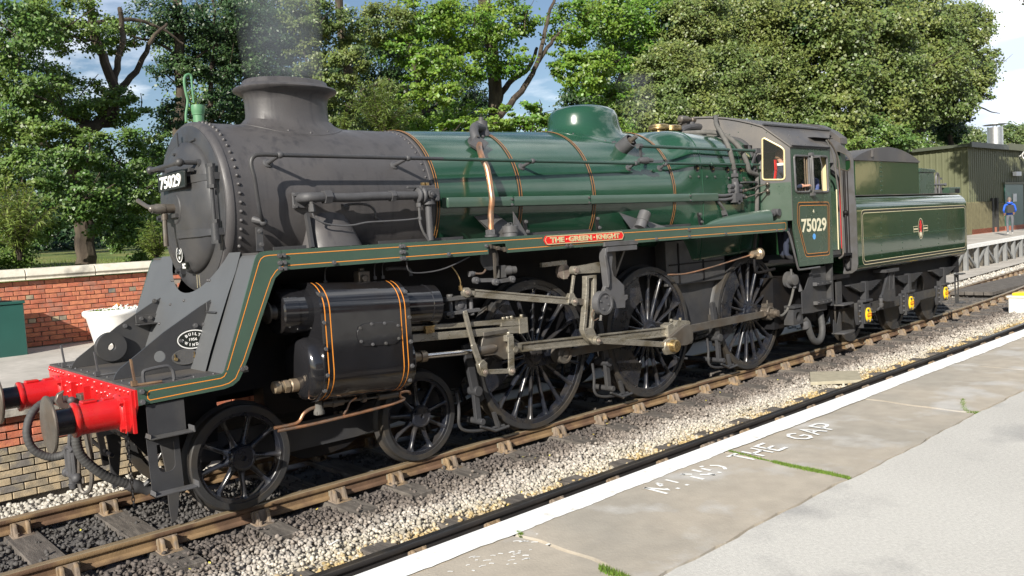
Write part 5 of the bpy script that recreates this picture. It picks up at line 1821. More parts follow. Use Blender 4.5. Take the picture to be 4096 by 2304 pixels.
# ---------------------------------------------------------------- dome
b = MB()
dcx = 5.50
vs = []
n = 64
dprof = [(3.932, 0.0, 0.0), (3.931, .10, .08), (3.926, .22, .18), (3.912, .33, .27), (3.885, .42, .345), (3.845, .475, .395),
 (3.78, .508, .425), (3.70, .520, .438), (3.64, .530, .446), (3.60, .548, .46)]
for z, a_, b_ in dprof:
 for i in range(n):
  c, s_ = oval(2 * PI * i / n, 2.1)
  skew = .045 if c > 0 else -.03
  vs.append((dcx + (a_ + skew * a_) * c, b_ * s_, z))
for ea, eb, lift in ((.575, .485, .030), (.64, .54, .010), (.70, .585, .004), (.70, .585, -.02)):
 for i in range(n):
  c, s_ = oval(2 * PI * i / n, 2.1)
  x = dcx + ea * c
  y = eb * s_
  vs.append((x, y, ZC + math.sqrt(rboil(x) ** 2 - y * y) + lift))
m_ = len(vs) // n
b.add(vs, [(j * n + i, j * n + (i + 1) % n, (j + 1) * n + (i + 1) % n, (j + 1) * n + i) for j in range(m_ - 1) for i in range(n)])
dome = b.build('steam_dome', 'loco_green', LOCO, smooth=60)
for a in (215, 255, 300, 335):
 x, y = dcx + .66 * math.cos(math.radians(a)), .55 * math.sin(math.radians(a))
 inst('bolt', rm2, dome, (x, y, ZC + math.sqrt(rboil(x) ** 2 - y * y) + .004), (math.atan2(-y, .8), 0, 0))
# ---------------------------------------------------------------- safety valves, manifold
for x in (7.175, 7.49):
 b = MB()
 b.lathe((x, 0, 3.58), (0, 0, 1), [(0, .115), (.05, .115), (.07, .105), (.10, .10), (.105, .15), (.125, .155), (.14, .15), (.15, .155),
 (.175, .145), (.19, .09), (.195, 0)], 24)
 b.build('safety_valve', 'brass', LOCO, smooth=30)
b = MB()
b.lathe((7.70, 0, 3.875), (1, 0, 0), [(0, .035), (.02, .055), (.20, .055), (.22, .03), (.30, .03), (.31, .042), (.42, .042), (.44, .02)], 14)
b.build('whistle_valve', 'dull_steel', LOCO)
b = MB()
b.cyl((8.0, 0, 3.58), (8.0, 0, 3.84), .06, n=14)
b.lathe((8.0, 0, 3.72), (0, 0, 1), [(0, .09), (.06, .09)], 14)
b.tube([(7.62, -.05, 3.66), (7.75, -.05, 3.72), (8.0, -.05, 3.76), (8.30, -.1, 3.76)], .055, 10, smooth=4)
b.box(8.15, 8.25, -.12, 0, 3.70, 3.86)
b.hexnut((8.3, -.1, 3.79), (1, 0, 0), .07, .09)
b.build('steam_manifold', 'pipe_grey', LOCO)
b = MB()
b.tube([(8.35, -.1, 3.82), (8.15, -.35, 3.88), (7.75, -.62, 3.72), (7.60, -.80, 3.55), (7.56, -.93, 3.35), (7.585, -.97, 3.15), (7.64, -.96, 3.02)], .034, 12, smooth=6)
b.build('lagged_pipe', 'lagging', LOCO)
b = MB()
b.tube([(7.62, -.1, 3.64), (7.70, -.3, 3.63), (7.80, -.55, 3.60), (7.88, -.75, 3.50), (7.95, -.90, 3.30), (7.98, -.97, 3.10), (8.04, -.97, 2.98), (8.25, -.96, 2.94)], .035, 12, smooth=6)
b.build('lagged_pipe', 'lagging', LOCO)
b = MB()
b.tube([(8.28, -.95, 2.95), (8.26, -.95, 2.8), (8.25, -.95, 2.6), (8.21, -.95, 2.25)], .030, 10, smooth=3)
b.build('white_lagged_pipe', 'lagging', LOCO)
b = MB()
b.tube([(8.20, -.93, 3.0), (8.32, -.90, 3.05), (8.38, -.85, 2.95), (8.36, -.88, 2.5), (8.35, -.88, 2.25)], .028, 10, smooth=3)
b.build('steam_pipe', 'pipe_grey', LOCO)
# injector steam valve group on the firebox side
b = MB()
b.cyl((7.655, -.96, 2.80), (7.655, -.96, 3.03), .030, n=12)
b.hexnut((7.655, -.96, 2.90), (0, 0, 1), .058, .05)
b.hexnut((7.655, -.96, 2.83), (0, 0, 1), .052, .045)
b.lathe((7.655, -.96, 2.56), (0, 0, 1), [(0, .04), (.02, .055), (.20, .06), (.26, .05), (.28, .045)], 14)
b.lathe((7.50, -.96, 2.765), (1, 0, 0), [(0, .035), (.30, .035)], 10)
b.lathe((7.50, -.96, 2.70), (1, 0, 0), [(0, .03), (.30, .03)], 10)
b.box(7.56, 7.74, -1.02, -.92, 2.53, 2.66)
b.lathe((7.78, -.97, 2.62), (0, -1, 0), [(-.05, .03), (.06, .026)], 10)
b.lathe((7.66, -.97, 2.53), (0, -1, 0), [(-.05, .03), (.05, .03)], 10)
b.build('injector_valve', 'pipe_grey', LOCO, bevel=0)
for dz in (0, -.105):
 b = MB()
 b.tube([(7.78, -.96, 2.70 + dz), (7.92, -.96, 2.705 + dz), (8.10, -.98, 2.735 + dz), (8.42, -1.02, 2.79 + dz)], .010, 8)
 b.hexnut((7.84, -.96, 2.70 + dz), (1, 0, 0), .026, .06)
 b.sphere((8.44, -1.02, 2.795 + dz), .034)
 b.sphere((7.93, -.96, 2.706 + dz), .026)
 b.build('valve_rod', 'dull_steel', LOCO)
b = MB()
b.bar((8.47, -1.03, 2.64), (8.47, -1.03, 2.84), .045, .03)
b.build('rod_bracket', 'frame_grey', LOCO)
for dz in (0, -.06):
 b = MB()
 b.tube([(7.20, -.93, 2.64 + dz), (7.40, -.94, 2.635 + dz), (7.58, -.96, 2.655 + dz)], .022, 8, smooth=3)
 b.build('feed_pipe', 'primer_grey', LOCO)
b = MB()
b.tube([(7.22, -.92, 2.56), (7.30, -.94, 2.50), (7.40, -.95, 2.38), (7.45, -.95, 2.25)], .020, 8, smooth=3)
b.hexnut((7.35, -.945, 2.42), (.3, 0, -1), .04, .06)
b.hexnut((7.38, -.945, 2.34), (.3, 0, -1), .04, .05)
b.build('delivery_pipe', 'primer_grey', LOCO)
b = MB()
b.box(7.86, 8.20, -1.0, -.88, 2.815, 2.835)
b.build('footstep', 'pipe_grey', LOCO)
# ---------------------------------------------------------------- handrails
HY = -0.955
def stanchion(x, parent, mat_='pipe_grey', ry=None, z=3.062):
 R_ = .786 if x < 2.3 else (rboil(x) if x < 6.2 else .92)
 foot = Vector((x, -math.sqrt(max(.01, R_ ** 2 - (3.015 - ZC) ** 2)), 3.015))
 b = MB()
 b.sphere((x, HY, z), .031, 12, 8, sc=(1.1, 1, 1))
 b.tube([(x, HY, z), tuple(foot)], (.015, .021), 10)
 b.lathe(foot, Vector((0, foot.y, foot.z - ZC)), [(-.01, .046), (.010, .043), (.018, .028)], 16)
 return b.build('stanchion', mat_, parent)
b = MB()
b.tube([(0.36, -0.83, 2.485), (0.30, -.90, 2.56), (0.27, -.93, 2.70), (0.245, HY, 2.86), (0.225, HY, 2.98), (0.255, HY, 3.045), (0.34, HY, 3.062), (0.6, HY, 3.062), (2.30, HY, 3.062)],
 .019, 12, smooth=6)
hr = b.build('handrail', 'frame_grey', LOCO)
b = MB()
b.sphere((0.36, -0.83, 2.485), .036, 12, 8)
b.tube([(0.36, -0.83, 2.485), (0.30, -.755, 2.515)], (.02, .034), 10)
b.build('end_knob', 'pipe_grey', hr)
b = MB()
b.tube([(2.30, HY, 3.062), (5.48, HY, 3.062)], .019, 12)
hr2 = b.build('handrail', 'handrail_green', LOCO)
for x in (.50, 1.87):
 stanchion(x, hr)
for x in (3.58, 5.40):
 stanchion(x, hr2)
b = MB()
b.tube([(5.98, HY, 3.075), (8.34, HY, 3.085)], .019, 12)
hr3 = b.build('handrail', 'handrail_green', LOCO)
stanchion(6.02, hr3)
for x in (7.08, 8.12):
 b = MB()
 b.sphere((x, HY, 3.08), .033, 12, 8)
 b.cyl((x, HY, 3.08), (x, -.90, 3.07), .016, n=8)
 b.build('knob', 'handrail_green', hr3)
b = MB()
b.tube([(5.52, HY, 3.285), (8.30, HY, 3.293)], .022, 12)
ur = b.build('regulator_rod', 'handrail_green', LOCO)
b = MB()
b.bar((8.27, HY - .01, 3.30), (8.14, HY + .01, 3.07), .035, .02, up=(0, 1, 0))
b.box(8.22, 8.33, HY - .04, HY + .02, 3.26, 3.33)
b.build('crank', 'pipe_grey', ur)
b = MB()
b.bar((5.50, HY, 3.30), (5.56, -.93, 3.12), .035, .02, up=(0, 1, 0))
b.hexnut((5.46, HY, 3.285), (1, 0, 0), .035, .08)
b.lathe((5.45, -.97, 3.10), (1, -.25, 0), [(0, .03), (.06, .045), (.14, .045), (.16, .028), (.22, .026)], 12)
b.build('crank', 'pipe_grey', ur)
# regulator gland cup on the boiler
b = MB()
q = Vector((5.50, -.60, 3.26))
d = Vector((0.05, -.78, .42)).normalized()
b.lathe(q, d, [(-.05, .15), (.02, .15), (.025, .135), (.03, .10), (.24, .095), (.245, .08), (.10, .075)], 28, caps=False)
cup = b.build('regulator_gland', 'pipe_grey', boil, smooth=40)
b = MB()
b.lathe(q + d * .08, d, [(0, .078), (.001, 0)], 20, caps=False)
b.build('bore', 'matt_black', cup)
b = MB()
b.cyl(q + d * .08, q + d * .34, .03, n=12)
b.hexnut(q + d * .2, d, .05, .05)
b.build('spindle', 'dull_steel', cup)
# ---------------------------------------------------------------- top feed and copper pipe
b = MB()
b.lathe((3.42, -.30, 3.40), (0, 0, 1), [(0, .10), (.06, .09), (.10, .072), (.19, .070), (.20, .03), (.235, .03)], 20)
b.tube([(3.38, -.34, 3.50), (3.22, -.42, 3.50), (3.13, -.50, 3.42), (3.11, -.56, 3.32)], .052, 14, smooth=5)
b.lathe((3.11, -.55, 3.30), (0, -.6, .8), [(-.03, .10), (.02, .10)], 18)
tf = b.build('top_feed_valve', 'pipe_grey', LOCO)
for a in range(0, 360, 60):
 inst('nut', bolt_s, tf, (3.11 + .08 * math.cos(math.radians(a)), -.58 - .05 * math.sin(math.radians(a)), 3.31 + .062 * math.sin(math.radians(a))))
b = MB()
b.bar((3.00, -.66, 3.22), (3.14, -.62, 3.33), .16, .03, up=(-.3, -.8, .4))
b.build('flange', 'pipe_grey', tf)
b = MB()
b.tube([(3.08, -.64, 3.27), (2.99, -.74, 3.20), (2.90, -.88, 3.09), (2.875, -.98, 2.96), (2.865, -1.03, 2.72), (2.862, -1.04, 2.62), (2.862, -1.01, 2.50), (2.858, -1.0, 2.30)],
 .033, 14, smooth=6)
cp = b.build('feed_pipe', 'copper', LOCO)
b = MB()
b.hexnut((2.858, -1.0, 2.262), (0, 0, 1), .060, .055)
b.lathe((2.858, -1.0, 2.24), (0, 0, 1), [(0, .07), (.02, .07)], 16)
b.build('union_nut', 'pipe_grey', cp)
# dark recessed band where the feed pipe crosses
# (kept off the model: only the round lifting eyes are added)
for x in (3.45, 5.95):
 b = MB()
 b.lathe((x, -.36, ZC + math.sqrt(rboil(x) ** 2 - .36 ** 2)), (0, -.4, .9), [(0, .075), (.003, .072), (.0035, 0)], 20, caps=False)
 b.build('cover_disc', 'matt_black', boil)
# ---------------------------------------------------------------- long green trunking on the boiler side
b = MB()
b.prism([(-.86, 2.672), (-.955, 2.668), (-.962, 2.655), (-.962, 2.568), (-.955, 2.562), (-.86, 2.562)], 'x', 2.33, 6.54)
tr = b.build('pipe_trunking', 'valance_green', LOCO, smooth=30, bevel=.002)
b = MB()
b.prism([(-.86, 2.674), (-.957, 2.670), (-.965, 2.657), (-.965, 2.566), (-.957, 2.560), (-.86, 2.560)], 'x', 6.55, 7.205)
b.build('trunking_end', 'valance_green', tr, smooth=30, bevel=.002)
for x in (3.24, 4.5, 6.55):
 b = MB()
 b.box(x - .006, x + .006, -.968, -.86, 2.558, 2.678)
 b.build('joint_strip', 'loco_green', tr)
 inst('bolt', bolt_s, tr, (x - .02, -.963, 2.64))
 inst('bolt', bolt_s, tr, (x - .02, -.963, 2.58))
# ---------------------------------------------------------------- ejector pipework on the smokebox side
b = MB()
b.box(.665, .825, -.815, -.790, 2.60, 2.745)
ej = b.build('flange_plate', 'pipe_grey', LOCO, bevel=.006)
for dx, dz in ((.02, .02), (.14, .02), (.02, .125), (.14, .125)):
 inst('bolt', bolt_g, ej, (.665 + dx, -.815, 2.60 + dz))
b = MB()
b.tube([(.735, -.80, 2.69), (.735, -.88, 2.69), (.76, -.93, 2.69), (.83, -.95, 2.69), (.92, -.95, 2.69)], .045, 14, smooth=5)
b.hexnut((.90, -.95, 2.69), (1, 0, 0), .066, .07)
b.tube([(.96, -.95, 2.685), (1.10, -.95, 2.682), (1.25, -.95, 2.683), (1.40, -.95, 2.69), (1.55, -.95, 2.692), (1.65, -.95, 2.692), (1.95, -.95, 2.695)], .043, 14, smooth=4)
b.hexnut((1.63, -.95, 2.692), (1, 0, 0), .058, .045)
b.build('ejector_pipe', 'pipe_grey', LOCO)
b = MB()
b.lathe((1.94, -.95, 2.695), (1, 0, 0), [(0, .05), (.01, .078), (.035, .078), (.045, .05), (.06, .085), (.085, .085), (.10, .05)], 18)
b.box(2.02, 2.20, -1.0, -.86, 2.63, 2.76)
b.box(1.98, 2.16, -.99, -.90, 2.75, 2.79)
b.lathe((2.08, -1.0, 2.70), (0, -1, 0), [(0, .04), (.03, .038)], 14)
b.hexnut((2.08, -1.03, 2.70), (0, -1, 0), .022, .02)
b.lathe((2.15, -1.0, 2.655), (0, -1, 0), [(0, .025), (.03, .025)], 10)
b.box(1.84, 1.98, -.96, -.93, 2.765, 2.785)
ejv = b.build('vacuum_valve', 'pipe_grey', LOCO, bevel=.004)
b = MB()
for x in (2.035, 2.085):
 b.hexnut((x, -.95, 2.79), (0, 0, 1), .023, .03)
b.build('brass_caps', 'brass', ejv)
b = MB()
b.cyl((2.085, -.95, 2.24), (2.085, -.95, 2.63), .035, n=14)
b.lathe((2.085, -.95, 2.60), (0, 0, 1), [(0, .07), (.03, .07)], 14)
b.build('exhaust_pipe', 'pipe_grey', LOCO)
b = MB()
b.hexnut((1.965, -.955, 2.58), (0, 0, 1), .026, .04)
b.tube([(1.965, -.955, 2.60), (1.965, -.955, 2.50), (1.965, -.955, 2.42), (2.0, -.955, 2.32), (2.06, -.955, 2.24)], .013, 8, smooth=4)
b.hexnut((1.965, -.955, 2.45), (0, 0, 1), .022, .03)
b.build('drain_pipe', 'primer_grey', LOCO)
b = MB()
b.tube([(.775, -.95, 2.65), (.775, -.95, 2.60)], .018, 8)
b.hexnut((.775, -.95, 2.56), (0, 0, 1), .030, .04)
b.hexnut((.775, -.95, 2.60), (0, 0, 1), .026, .03)
b.tube([(.775, -.95, 2.56), (.80, -.95, 2.50), (.90, -.95, 2.45), (1.05, -.95, 2.425), (1.2, -.95, 2.425), (1.35, -.95, 2.445), (1.6, -.95, 2.45), (1.80, -.95, 2.455), (1.95, -.955, 2.465)],
 .0085, 8, smooth=5)
b.build('thin_pipe', 'primer_grey', LOCO)
b = MB()
b.tube([(1.15, -.83, 2.62), (1.30, -.88, 2.625), (1.42, -.88, 2.61), (1.50, -.86, 2.56), (1.52, -.84, 2.50), (1.60, -.80, 2.46), (1.66, -.77, 2.45)], .012, 8, smooth=4)
b.hexnut((1.16, -.84, 2.60), (1, 0, 0), .03, .06)
b.build('thin_pipe', 'pipe_grey', LOCO)
# outside steam pipe casing, smokebox to running plate
b = MB()
tops = [(.84, -.74, 2.53), (.95, -.775, 2.555), (1.08, -.78, 2.56), (1.20, -.765, 2.55), (1.27, -.70, 2.53)]
bots = [(.80, -.86, 2.235), (.92, -.95, 2.235), (1.10, -.965, 2.235), (1.27, -.94, 2.235), (1.36, -.82, 2.235)]
mids = [((t[0] + q[0]) / 2 - .005, (t[1] + q[1]) / 2 - .02, (t[2] + q[2]) / 2) for t, q in zip(tops, bots)]
rows = [[(.84, -.60, 2.50)] + tops + [(1.27, -.55, 2.45)], [(.82, -.60, 2.39)] + mids + [(1.32, -.6, 2.39)], [(.80, -.60, 2.235)] + bots + [(1.36, -.6, 2.235)]]
b.add([p for r in rows for p in r], [(j * 7 + i, j * 7 + i + 1, (j + 1) * 7 + i + 1, (j + 1) * 7 + i) for j in range(2) for i in range(6)])
b.build('steam_pipe_casing', 'smokebox_grey', LOCO, smooth=60)
b = MB()
b.bar((.80, -.80, 2.55), (.775, -.90, 2.235), .03, .05, up=(0, 1, 0))
b.build('casing_flange', 'frame_grey', LOCO)
# ---------------------------------------------------------------- running plate, drop plates, valance
b = MB()
for s in (-1, 1):
 y0, y1 = sorted((s * 1.215, s * .5))
 b.box(.10, 8.62, y0, y1, 2.205, 2.222)
run = b.build('running_plate', 'deck_grey', LOCO)
for k in range(46):
 x = .30 + k * .18
 if not (2.5 < x < 2.95):
  inst('bolt', rm2 if k % 3 else riv_x, run, (x, -1.17, 2.222))
# front deck
b = MB()
b.box(-.955, -.06, -1.215, 1.215, 1.250, 1.266)
deck = b.build('front_deck', 'deck_grey', LOCO)
for i in range(13):
 inst('bolt', riv_x, deck, (-.90, -1.1 + i * .183, 1.266))
for i in range(5):
 inst('bolt', riv_x, deck, (-.80 + i * .16, -1.13, 1.266))
# sloping drop plates between front deck and running plate, near and far
for s in (-1, 1):
 b = MB()
 a0 = (-.275, 1.266)
 a1 = (.075, 2.18)
 b.add([(a0[0], s * 1.215, a0[1]), (a1[0], s * 1.215, a1[1]), (.115, s * 1.215, 2.215), (.115, s * .62, 2.215), (a1[0], s * .62, a1[1]), (-.19, s * .62, 1.49), (a0[0], s * .62, a0[1])],
 [(0, 1, 4, 5, 6), (1, 2, 3, 4)])
 dp = b.build('drop_plate', 'drop_grey', LOCO, smooth=0)
 for t_ in (.12, .3, .5, .7, .88):
  p = Vector((a0[0], s * 1.19, a0[1])).lerp(Vector((a1[0], s * 1.19, a1[1])), t_)
# centre saddle apron: sloping plate beneath the smokebox between the gussets
b = MB()
pts = []
for y in np.linspace(-.92, .92, 25):
 ztop = ZC - math.sqrt(max(0, .80 ** 2 - y * y)) if abs(y) < .80 else 2.215
 ztop = min(ztop, 2.215)
 pts.append((y, ztop))
vs, fs = [], []
def apron_x(z):
 return float(np.interp(z, [1.266, 1.45, 1.90, 2.2], [-.30, -.235, -.05, .085]))
for (y, zt) in pts:
 for t_ in np.linspace(0, 1, 7):
  z = 1.266 + (zt + .02 - 1.266) * t_
  vs.append((apron_x(z) + (.0 if abs(y) < .62 else .0), y, z))
for i in range(len(pts) - 1):
 for j in range(6):
  fs.append((i * 7 + j, (i + 1) * 7 + j, (i + 1) * 7 + j + 1, i * 7 + j + 1))
b.add(vs, fs)
apron = b.build('saddle_apron', 'drop_grey', LOCO, smooth=40)
for y, z in ((-.45, 2.0), (-.41, 2.0), (.45, 2.0), (.41, 2.0), (.28, 1.78), (-.02, 1.82), (.40, 1.6), (-.54, 1.35), (-.54, 1.60), (.3, 1.45)):
 inst('bolt', rivet_me if False else rm2, apron, (apron_x(z) - .004, y, z), (0, -PI / 2, 0))
# gussets with lightening holes and plates
def gusset(y, near):
 b = MB()
 out = [(-.925, 1.268), (-.905, 1.31), (-.87, 1.35), (-.82, 1.385), (-.50, 1.602), (-.18, 1.785), (-.02, 1.865), (.06, 1.895), (.085, 1.896),
 (.03, 1.74), (-.10, 1.44), (-.19, 1.268)]
 hole = arc((-.548, 1.405), .048, 0, 360, 20)[:-1]
 b.prism(out, 'y', y - .009, y + .009, holes=[hole[::-1]])
 g_ = b.build('gusset_plate', 'frame_grey', LOCO, smooth=30, bevel=0)
 for x, z in ((-.232, 1.629), (-.153, 1.628), (-.078, 1.628)):
  inst('bolt', bolt_g, g_, (x, y - .010, z))
 return g_
gn = gusset(-.60, True)
gf = gusset(.60, False)
for x, z in ((-.14, 1.811), (-.062, 1.810)):
 inst('bolt', bolt_g, gf, (x, .59, z))
inst('bolt', bolt_g, gf, (-.43, .59, 1.60))
# round boss on the far gusset
b = MB()
b.prism(arc((-.585, 1.425), .135, 0, 360, 48)[:-1], 'y', .515, .585, holes=[arc((-.585, 1.425), .035, 0, 360, 20)[:-1][::-1]])
b.build('round_boss', 'frame_grey', gf, smooth=40, bevel=.006)
# angle brackets (steps) on the gussets
for y, x0, x1, z in ((-.62, -.13, .05, 1.742), (.58, -.335, .0, 1.61)):
 b = MB()
 b.box(x0, x1, y - .012, y + .0, z, z + .08)
 b.box(x0 - .01, x1 + (.12 if y < 0 else 0), y - .20 if y < 0 else y - .12, y, z - .012, z)
 o = b.build('angle_step', 'frame_grey', LOCO, bevel=.004)
 for k in range(2 if y < 0 else 3):
  inst('bolt', bolt_g, o, (x0 + .05 + k * .085, y - .012, z + .045))
b = MB()
b.box(-.09, .04, -1.15, -.62, 1.72, 1.735)
b.prism([(-.09, 1.735), (.02, 1.735), (.02, 1.78), (-.03, 1.765)], 'y', -1.21, -.98)
b.build('valance_step', 'frame_grey', LOCO)
# lamp irons and handles on the deck
for y in (.78, -.23, -1.13):
 b = MB()
 b.bar((-.93, y, 1.30), (-.945, y, 1.475), .012, .030, up=(0, 1, 0))
 b.box(-.955, -.915, y - .02, y + .02, 1.27, 1.31)
 b.tube([(-.93, y, 1.285), (-.90, y - .02, 1.276), (-.74, y - .03, 1.276)], .012, 6)
 b.build('lamp_iron', 'rail_side' if y == -1.13 else 'pipe_grey', LOCO)
b = MB()
b.tube([(-.86, -1.12, 1.27), (-.86, -1.12, 1.35), (-.835, -1.12, 1.375), (-.70, -1.12, 1.385), (-.66, -1.12, 1.375), (-.635, -1.12, 1.34), (-.63, -1.12, 1.27)], .014, 8, smooth=3)
b.build('deck_handle', 'pipe_grey', LOCO)
# BUILT 1956 SWINDON oval
b = MB()
oc = (-.265, 1.516)
b.prism([(oc[0] + .138 * math.cos(a), oc[1] + .083 * math.sin(a)) for a in np.linspace(0, 2 * PI, 49)[:-1]], 'y', -.624, -.609)
ov = b.build('builder_plate', 'panel_black', gn, smooth=0)
b = MB()
b.ribbon([(oc[0] + .132 * math.cos(a), -.6255, oc[1] + .077 * math.sin(a)) for a in np.linspace(0, 2 * PI, 49)[:-1]], .009, (0, -1, 0), closed=True)
b.build('rim', 'white_paint', ov, smooth=0)
for word, up, rad in (('BUILT', 1, (.058, .047)), ('SWINDON', -1, (.098, .047))):
 N_ = len(word)
 for i, ch in enumerate(word):
  t_ = (i - (N_ - 1) / 2) / (N_ - 1)
  xx = oc[0] + rad[0] * 2 * t_ * .95
  zz = oc[1] + up * (rad[1] - (.016 if up > 0 else .048) * (2 * t_) ** 2 * (.9))
  ang = -up * t_ * (.9 if up > 0 else 1.0)
  put_text('letter', ch, ov, (xx, -.6260, zz), (math.cos(ang), 0, math.sin(ang)), (-math.sin(ang), 0, math.cos(ang)), .03, 'white_paint', .0006, .001, height=.025,
 width=.020 if ch not in 'IW' else (.006 if ch == 'I' else .028))
put_text('date', '1956', ov, (oc[0], -.6260, oc[1]), (1, 0, 0), (0, 0, 1), .03, 'white_paint', .0006, .0006, height=.024, width=.068)
for s in (-1, 1):
 inst('bolt', bolt_s, ov, (oc[0] + s * .108, -.624, oc[1] - .0))
# lower, tarnished oval with lines of text
b = MB()
pc_ = (-.340, 1.374)
b.prism([(pc_[0] + .112 * math.cos(a), pc_[1] + .066 * math.sin(a)) for a in np.linspace(0, 2 * PI, 41)[:-1]], 'y', -.622, -.609)
lp = b.build('lower_oval_plate', 'primer_grey', gn, smooth=0)
b = MB()
b.ribbon([(pc_[0] + .109 * math.cos(a), -.6228, pc_[1] + .063 * math.sin(a)) for a in np.linspace(0, 2 * PI, 41)[:-1]], .004, (0, -1, 0), closed=True)
for k in range(8):
 zz = .045 - k * .0128
 hw = .095 * math.sqrt(max(0, 1 - (zz / .06) ** 2))
 x = pc_[0] - hw
 while x < pc_[0] + hw - .008:
  w_ = random.uniform(.006, .018)
  b.ribbon([(x, -.6228, pc_[1] + zz), (min(x + w_, pc_[0] + hw), -.6228, pc_[1] + zz)], .0055, (0, -1, 0))
  x += w_ + .005
b.build('relief_text', 'lagging', lp, smooth=0, kind='stuff')
for s in (-1, 1):
 b = MB()
 b.lathe((pc_[0] + s * .083, -.622, pc_[1] - .010 + .0 * s), (0, -1, 0), [(0, .017), (.012, .014)], 12)
 b.bar((pc_[0] + s * .083 - .006, -.628, pc_[1]), (pc_[0] + s * .083 - .010, -.628, pc_[1] + .035), .006, .008, up=(0, 1, 0))
 b.build('brass_catch', 'brass', lp)
# valance: one continuous green edge plate with its lining
VAL = [(-.945, 1.262), (-.290, 1.268), (-.262, 1.290), (.066, 2.165), (.088, 2.205), (.125, 2.226), (.19, 2.232), (8.63, 2.232), (8.63, 2.062),
 (.372, 2.062), (.295, 2.048), (.235, 2.00), (.196, 1.92), (-.060, 1.36), (-.118, 1.245), (-.150, 1.195), (-.205, 1.160), (-.275, 1.145), (-.945, 1.128)]
CUT = rounded([(2.615, 2.160), (2.868, 2.160), (2.868, 2.0), (2.615, 2.0)], [.03, .03, 0, 0])
CUT2 = None
v_out = VAL[:8] + [(8.63, 2.062), (4.94, 2.062), (2.872, 2.062)] + [(2.868, 2.075), (2.868, 2.135), (2.862, 2.155), (2.845, 2.163), (2.64, 2.163), (2.622, 2.155), (2.615, 2.135), (2.615, 2.075)] + [(2.611, 2.062)] + VAL[9:]
b = MB()
b.prism(v_out, 'y', NEAR, NEAR + .012)
val = b.build('valance', 'valance_green', LOCO, smooth=20)
b = MB()
b.prism([(p[0], p[1]) for p in VAL], 'y', 1.208, 1.22)
b.build('valance', 'valance_green', LOCO, smooth=20)
LW, LY = .0068, NEAR - .0015
def vline(pts, mat_='lining_orange', w=LW, y=LY, par=None):
 b = MB()
 b.ribbon([(x, y, z) for x, z in pts], w, (0, -1, 0))
 b.build('lining', mat_, par or val, smooth=0)
vline([(-.245, 1.30 + .003), (-.235, 1.305), (.098, 2.135), (.118, 2.168), (.150, 2.188), (.19, 2.193), (.30, 2.194)][1:])
vline([(.34, 2.194), (1.505, 2.194)])
vline([(1.575, 2.194), (3.40, 2.194)])
vline([(4.78, 2.194), (8.56, 2.194), (8.575, 2.180), (8.575, 2.112), (8.56, 2.098), (4.98, 2.098)])
vline([(-.100, 1.352), (.155, 1.915), (.195, 2.00), (.245, 2.06), (.29, 2.088), (.325, 2.096)])
vline([(.36, 2.098), (1.505, 2.098)])
vline([(1.575, 2.098), (2.60, 2.098)])
vline([(2.885, 2.098), (4.50, 2.098)])
vline([(-.235, 1.305), (-.245, 1.292)])
# front lower panel
vline([(-.30, 1.236), (-.855, 1.228), (-.875, 1.214), (-.875, 1.172), (-.858, 1.158), (-.30, 1.176), (-.235, 1.186), (-.180, 1.215), (-.100, 1.352)])
vline([(-.30, 1.236), (-.272, 1.246), (-.250, 1.275)])
for x, z in ((.285, 2.185), (.285, 2.125), (.285, 2.075), (.325, 2.185), (.325, 2.125), (.325, 2.075), (1.525, 2.20), (1.525, 2.145), (1.525, 2.085), (1.555, 2.20),
 (1.555, 2.145), (1.555, 2.085), (.80, 2.092), (2.09, 2.092), (2.585, 2.15), (3.77, 2.092), (3.84, 2.092), (5.40, 2.092), (6.10, 2.092), (6.10, 2.18), (6.95, 2.092),
 (8.30, 2.085), (8.50, 2.085), (-.118, 1.282), (-.09, 1.286), (-.915, 1.232), (-.915, 1.152)):
 inst('bolt', bolt_g, val, (x, NEAR, z))
b = MB()
b.ribbon([(1.54, LY + .0005, 2.23), (1.54, LY + .0005, 2.064)], .003, (0, -1, 0))
b.ribbon([(.305, LY + .0005, 2.23), (.305, LY + .0005, 2.064)], .003, (0, -1, 0))
b.build('joint_line', 'panel_black', val, smooth=0)
# nameplate
b = MB()
N0, N1 = 3.43, 4.755
b.prism(rounded([(N0 + .02, 2.115), (N1 - .02, 2.115), (N1 + .012, 2.165), (N1 - .02, 2.214), (N0 + .02, 2.214), (N0 - .012, 2.165)], .012), 'y', NEAR - .016, NEAR - .002)
np_ = b.build('name_plate', 'plate_red', LOCO, smooth=20)
b = MB()
b.ribbon([(x, NEAR - .018, z) for x, z in rounded([(N0 + .026, 2.120), (N1 - .026, 2.120), (N1 + .004, 2.165), (N1 - .026, 2.209), (N0 + .026, 2.209), (N0 - .004, 2.165)], .012)], .010,
 (0, -1, 0), closed=True)
b.build('rim', 'cast_gold', np_, smooth=0)
put_text('lettering', 'THE', np_, (3.618, NEAR - .0185, 2.1645), (1, 0, 0), (0, 0, 1), .07, 'cast_gold', .003, .0035, width=.225, height=.062)
put_text('lettering', 'GREEN', np_, (3.995, NEAR - .0185, 2.1645), (1, 0, 0), (0, 0, 1), .07, 'cast_gold', .003, .0035, width=.385, height=.062)
put_text('lettering', 'KNIGHT', np_, (4.475, NEAR - .0185, 2.1645), (1, 0, 0), (0, 0, 1), .07, 'cast_gold', .003, .0035, width=.41, height=.062)
for x in (3.768, 4.230):
 b = MB()
 b.sphere((x, NEAR - .018, 2.1645), .009, 8, 5)
 b.build('stud', 'cast_gold', np_)
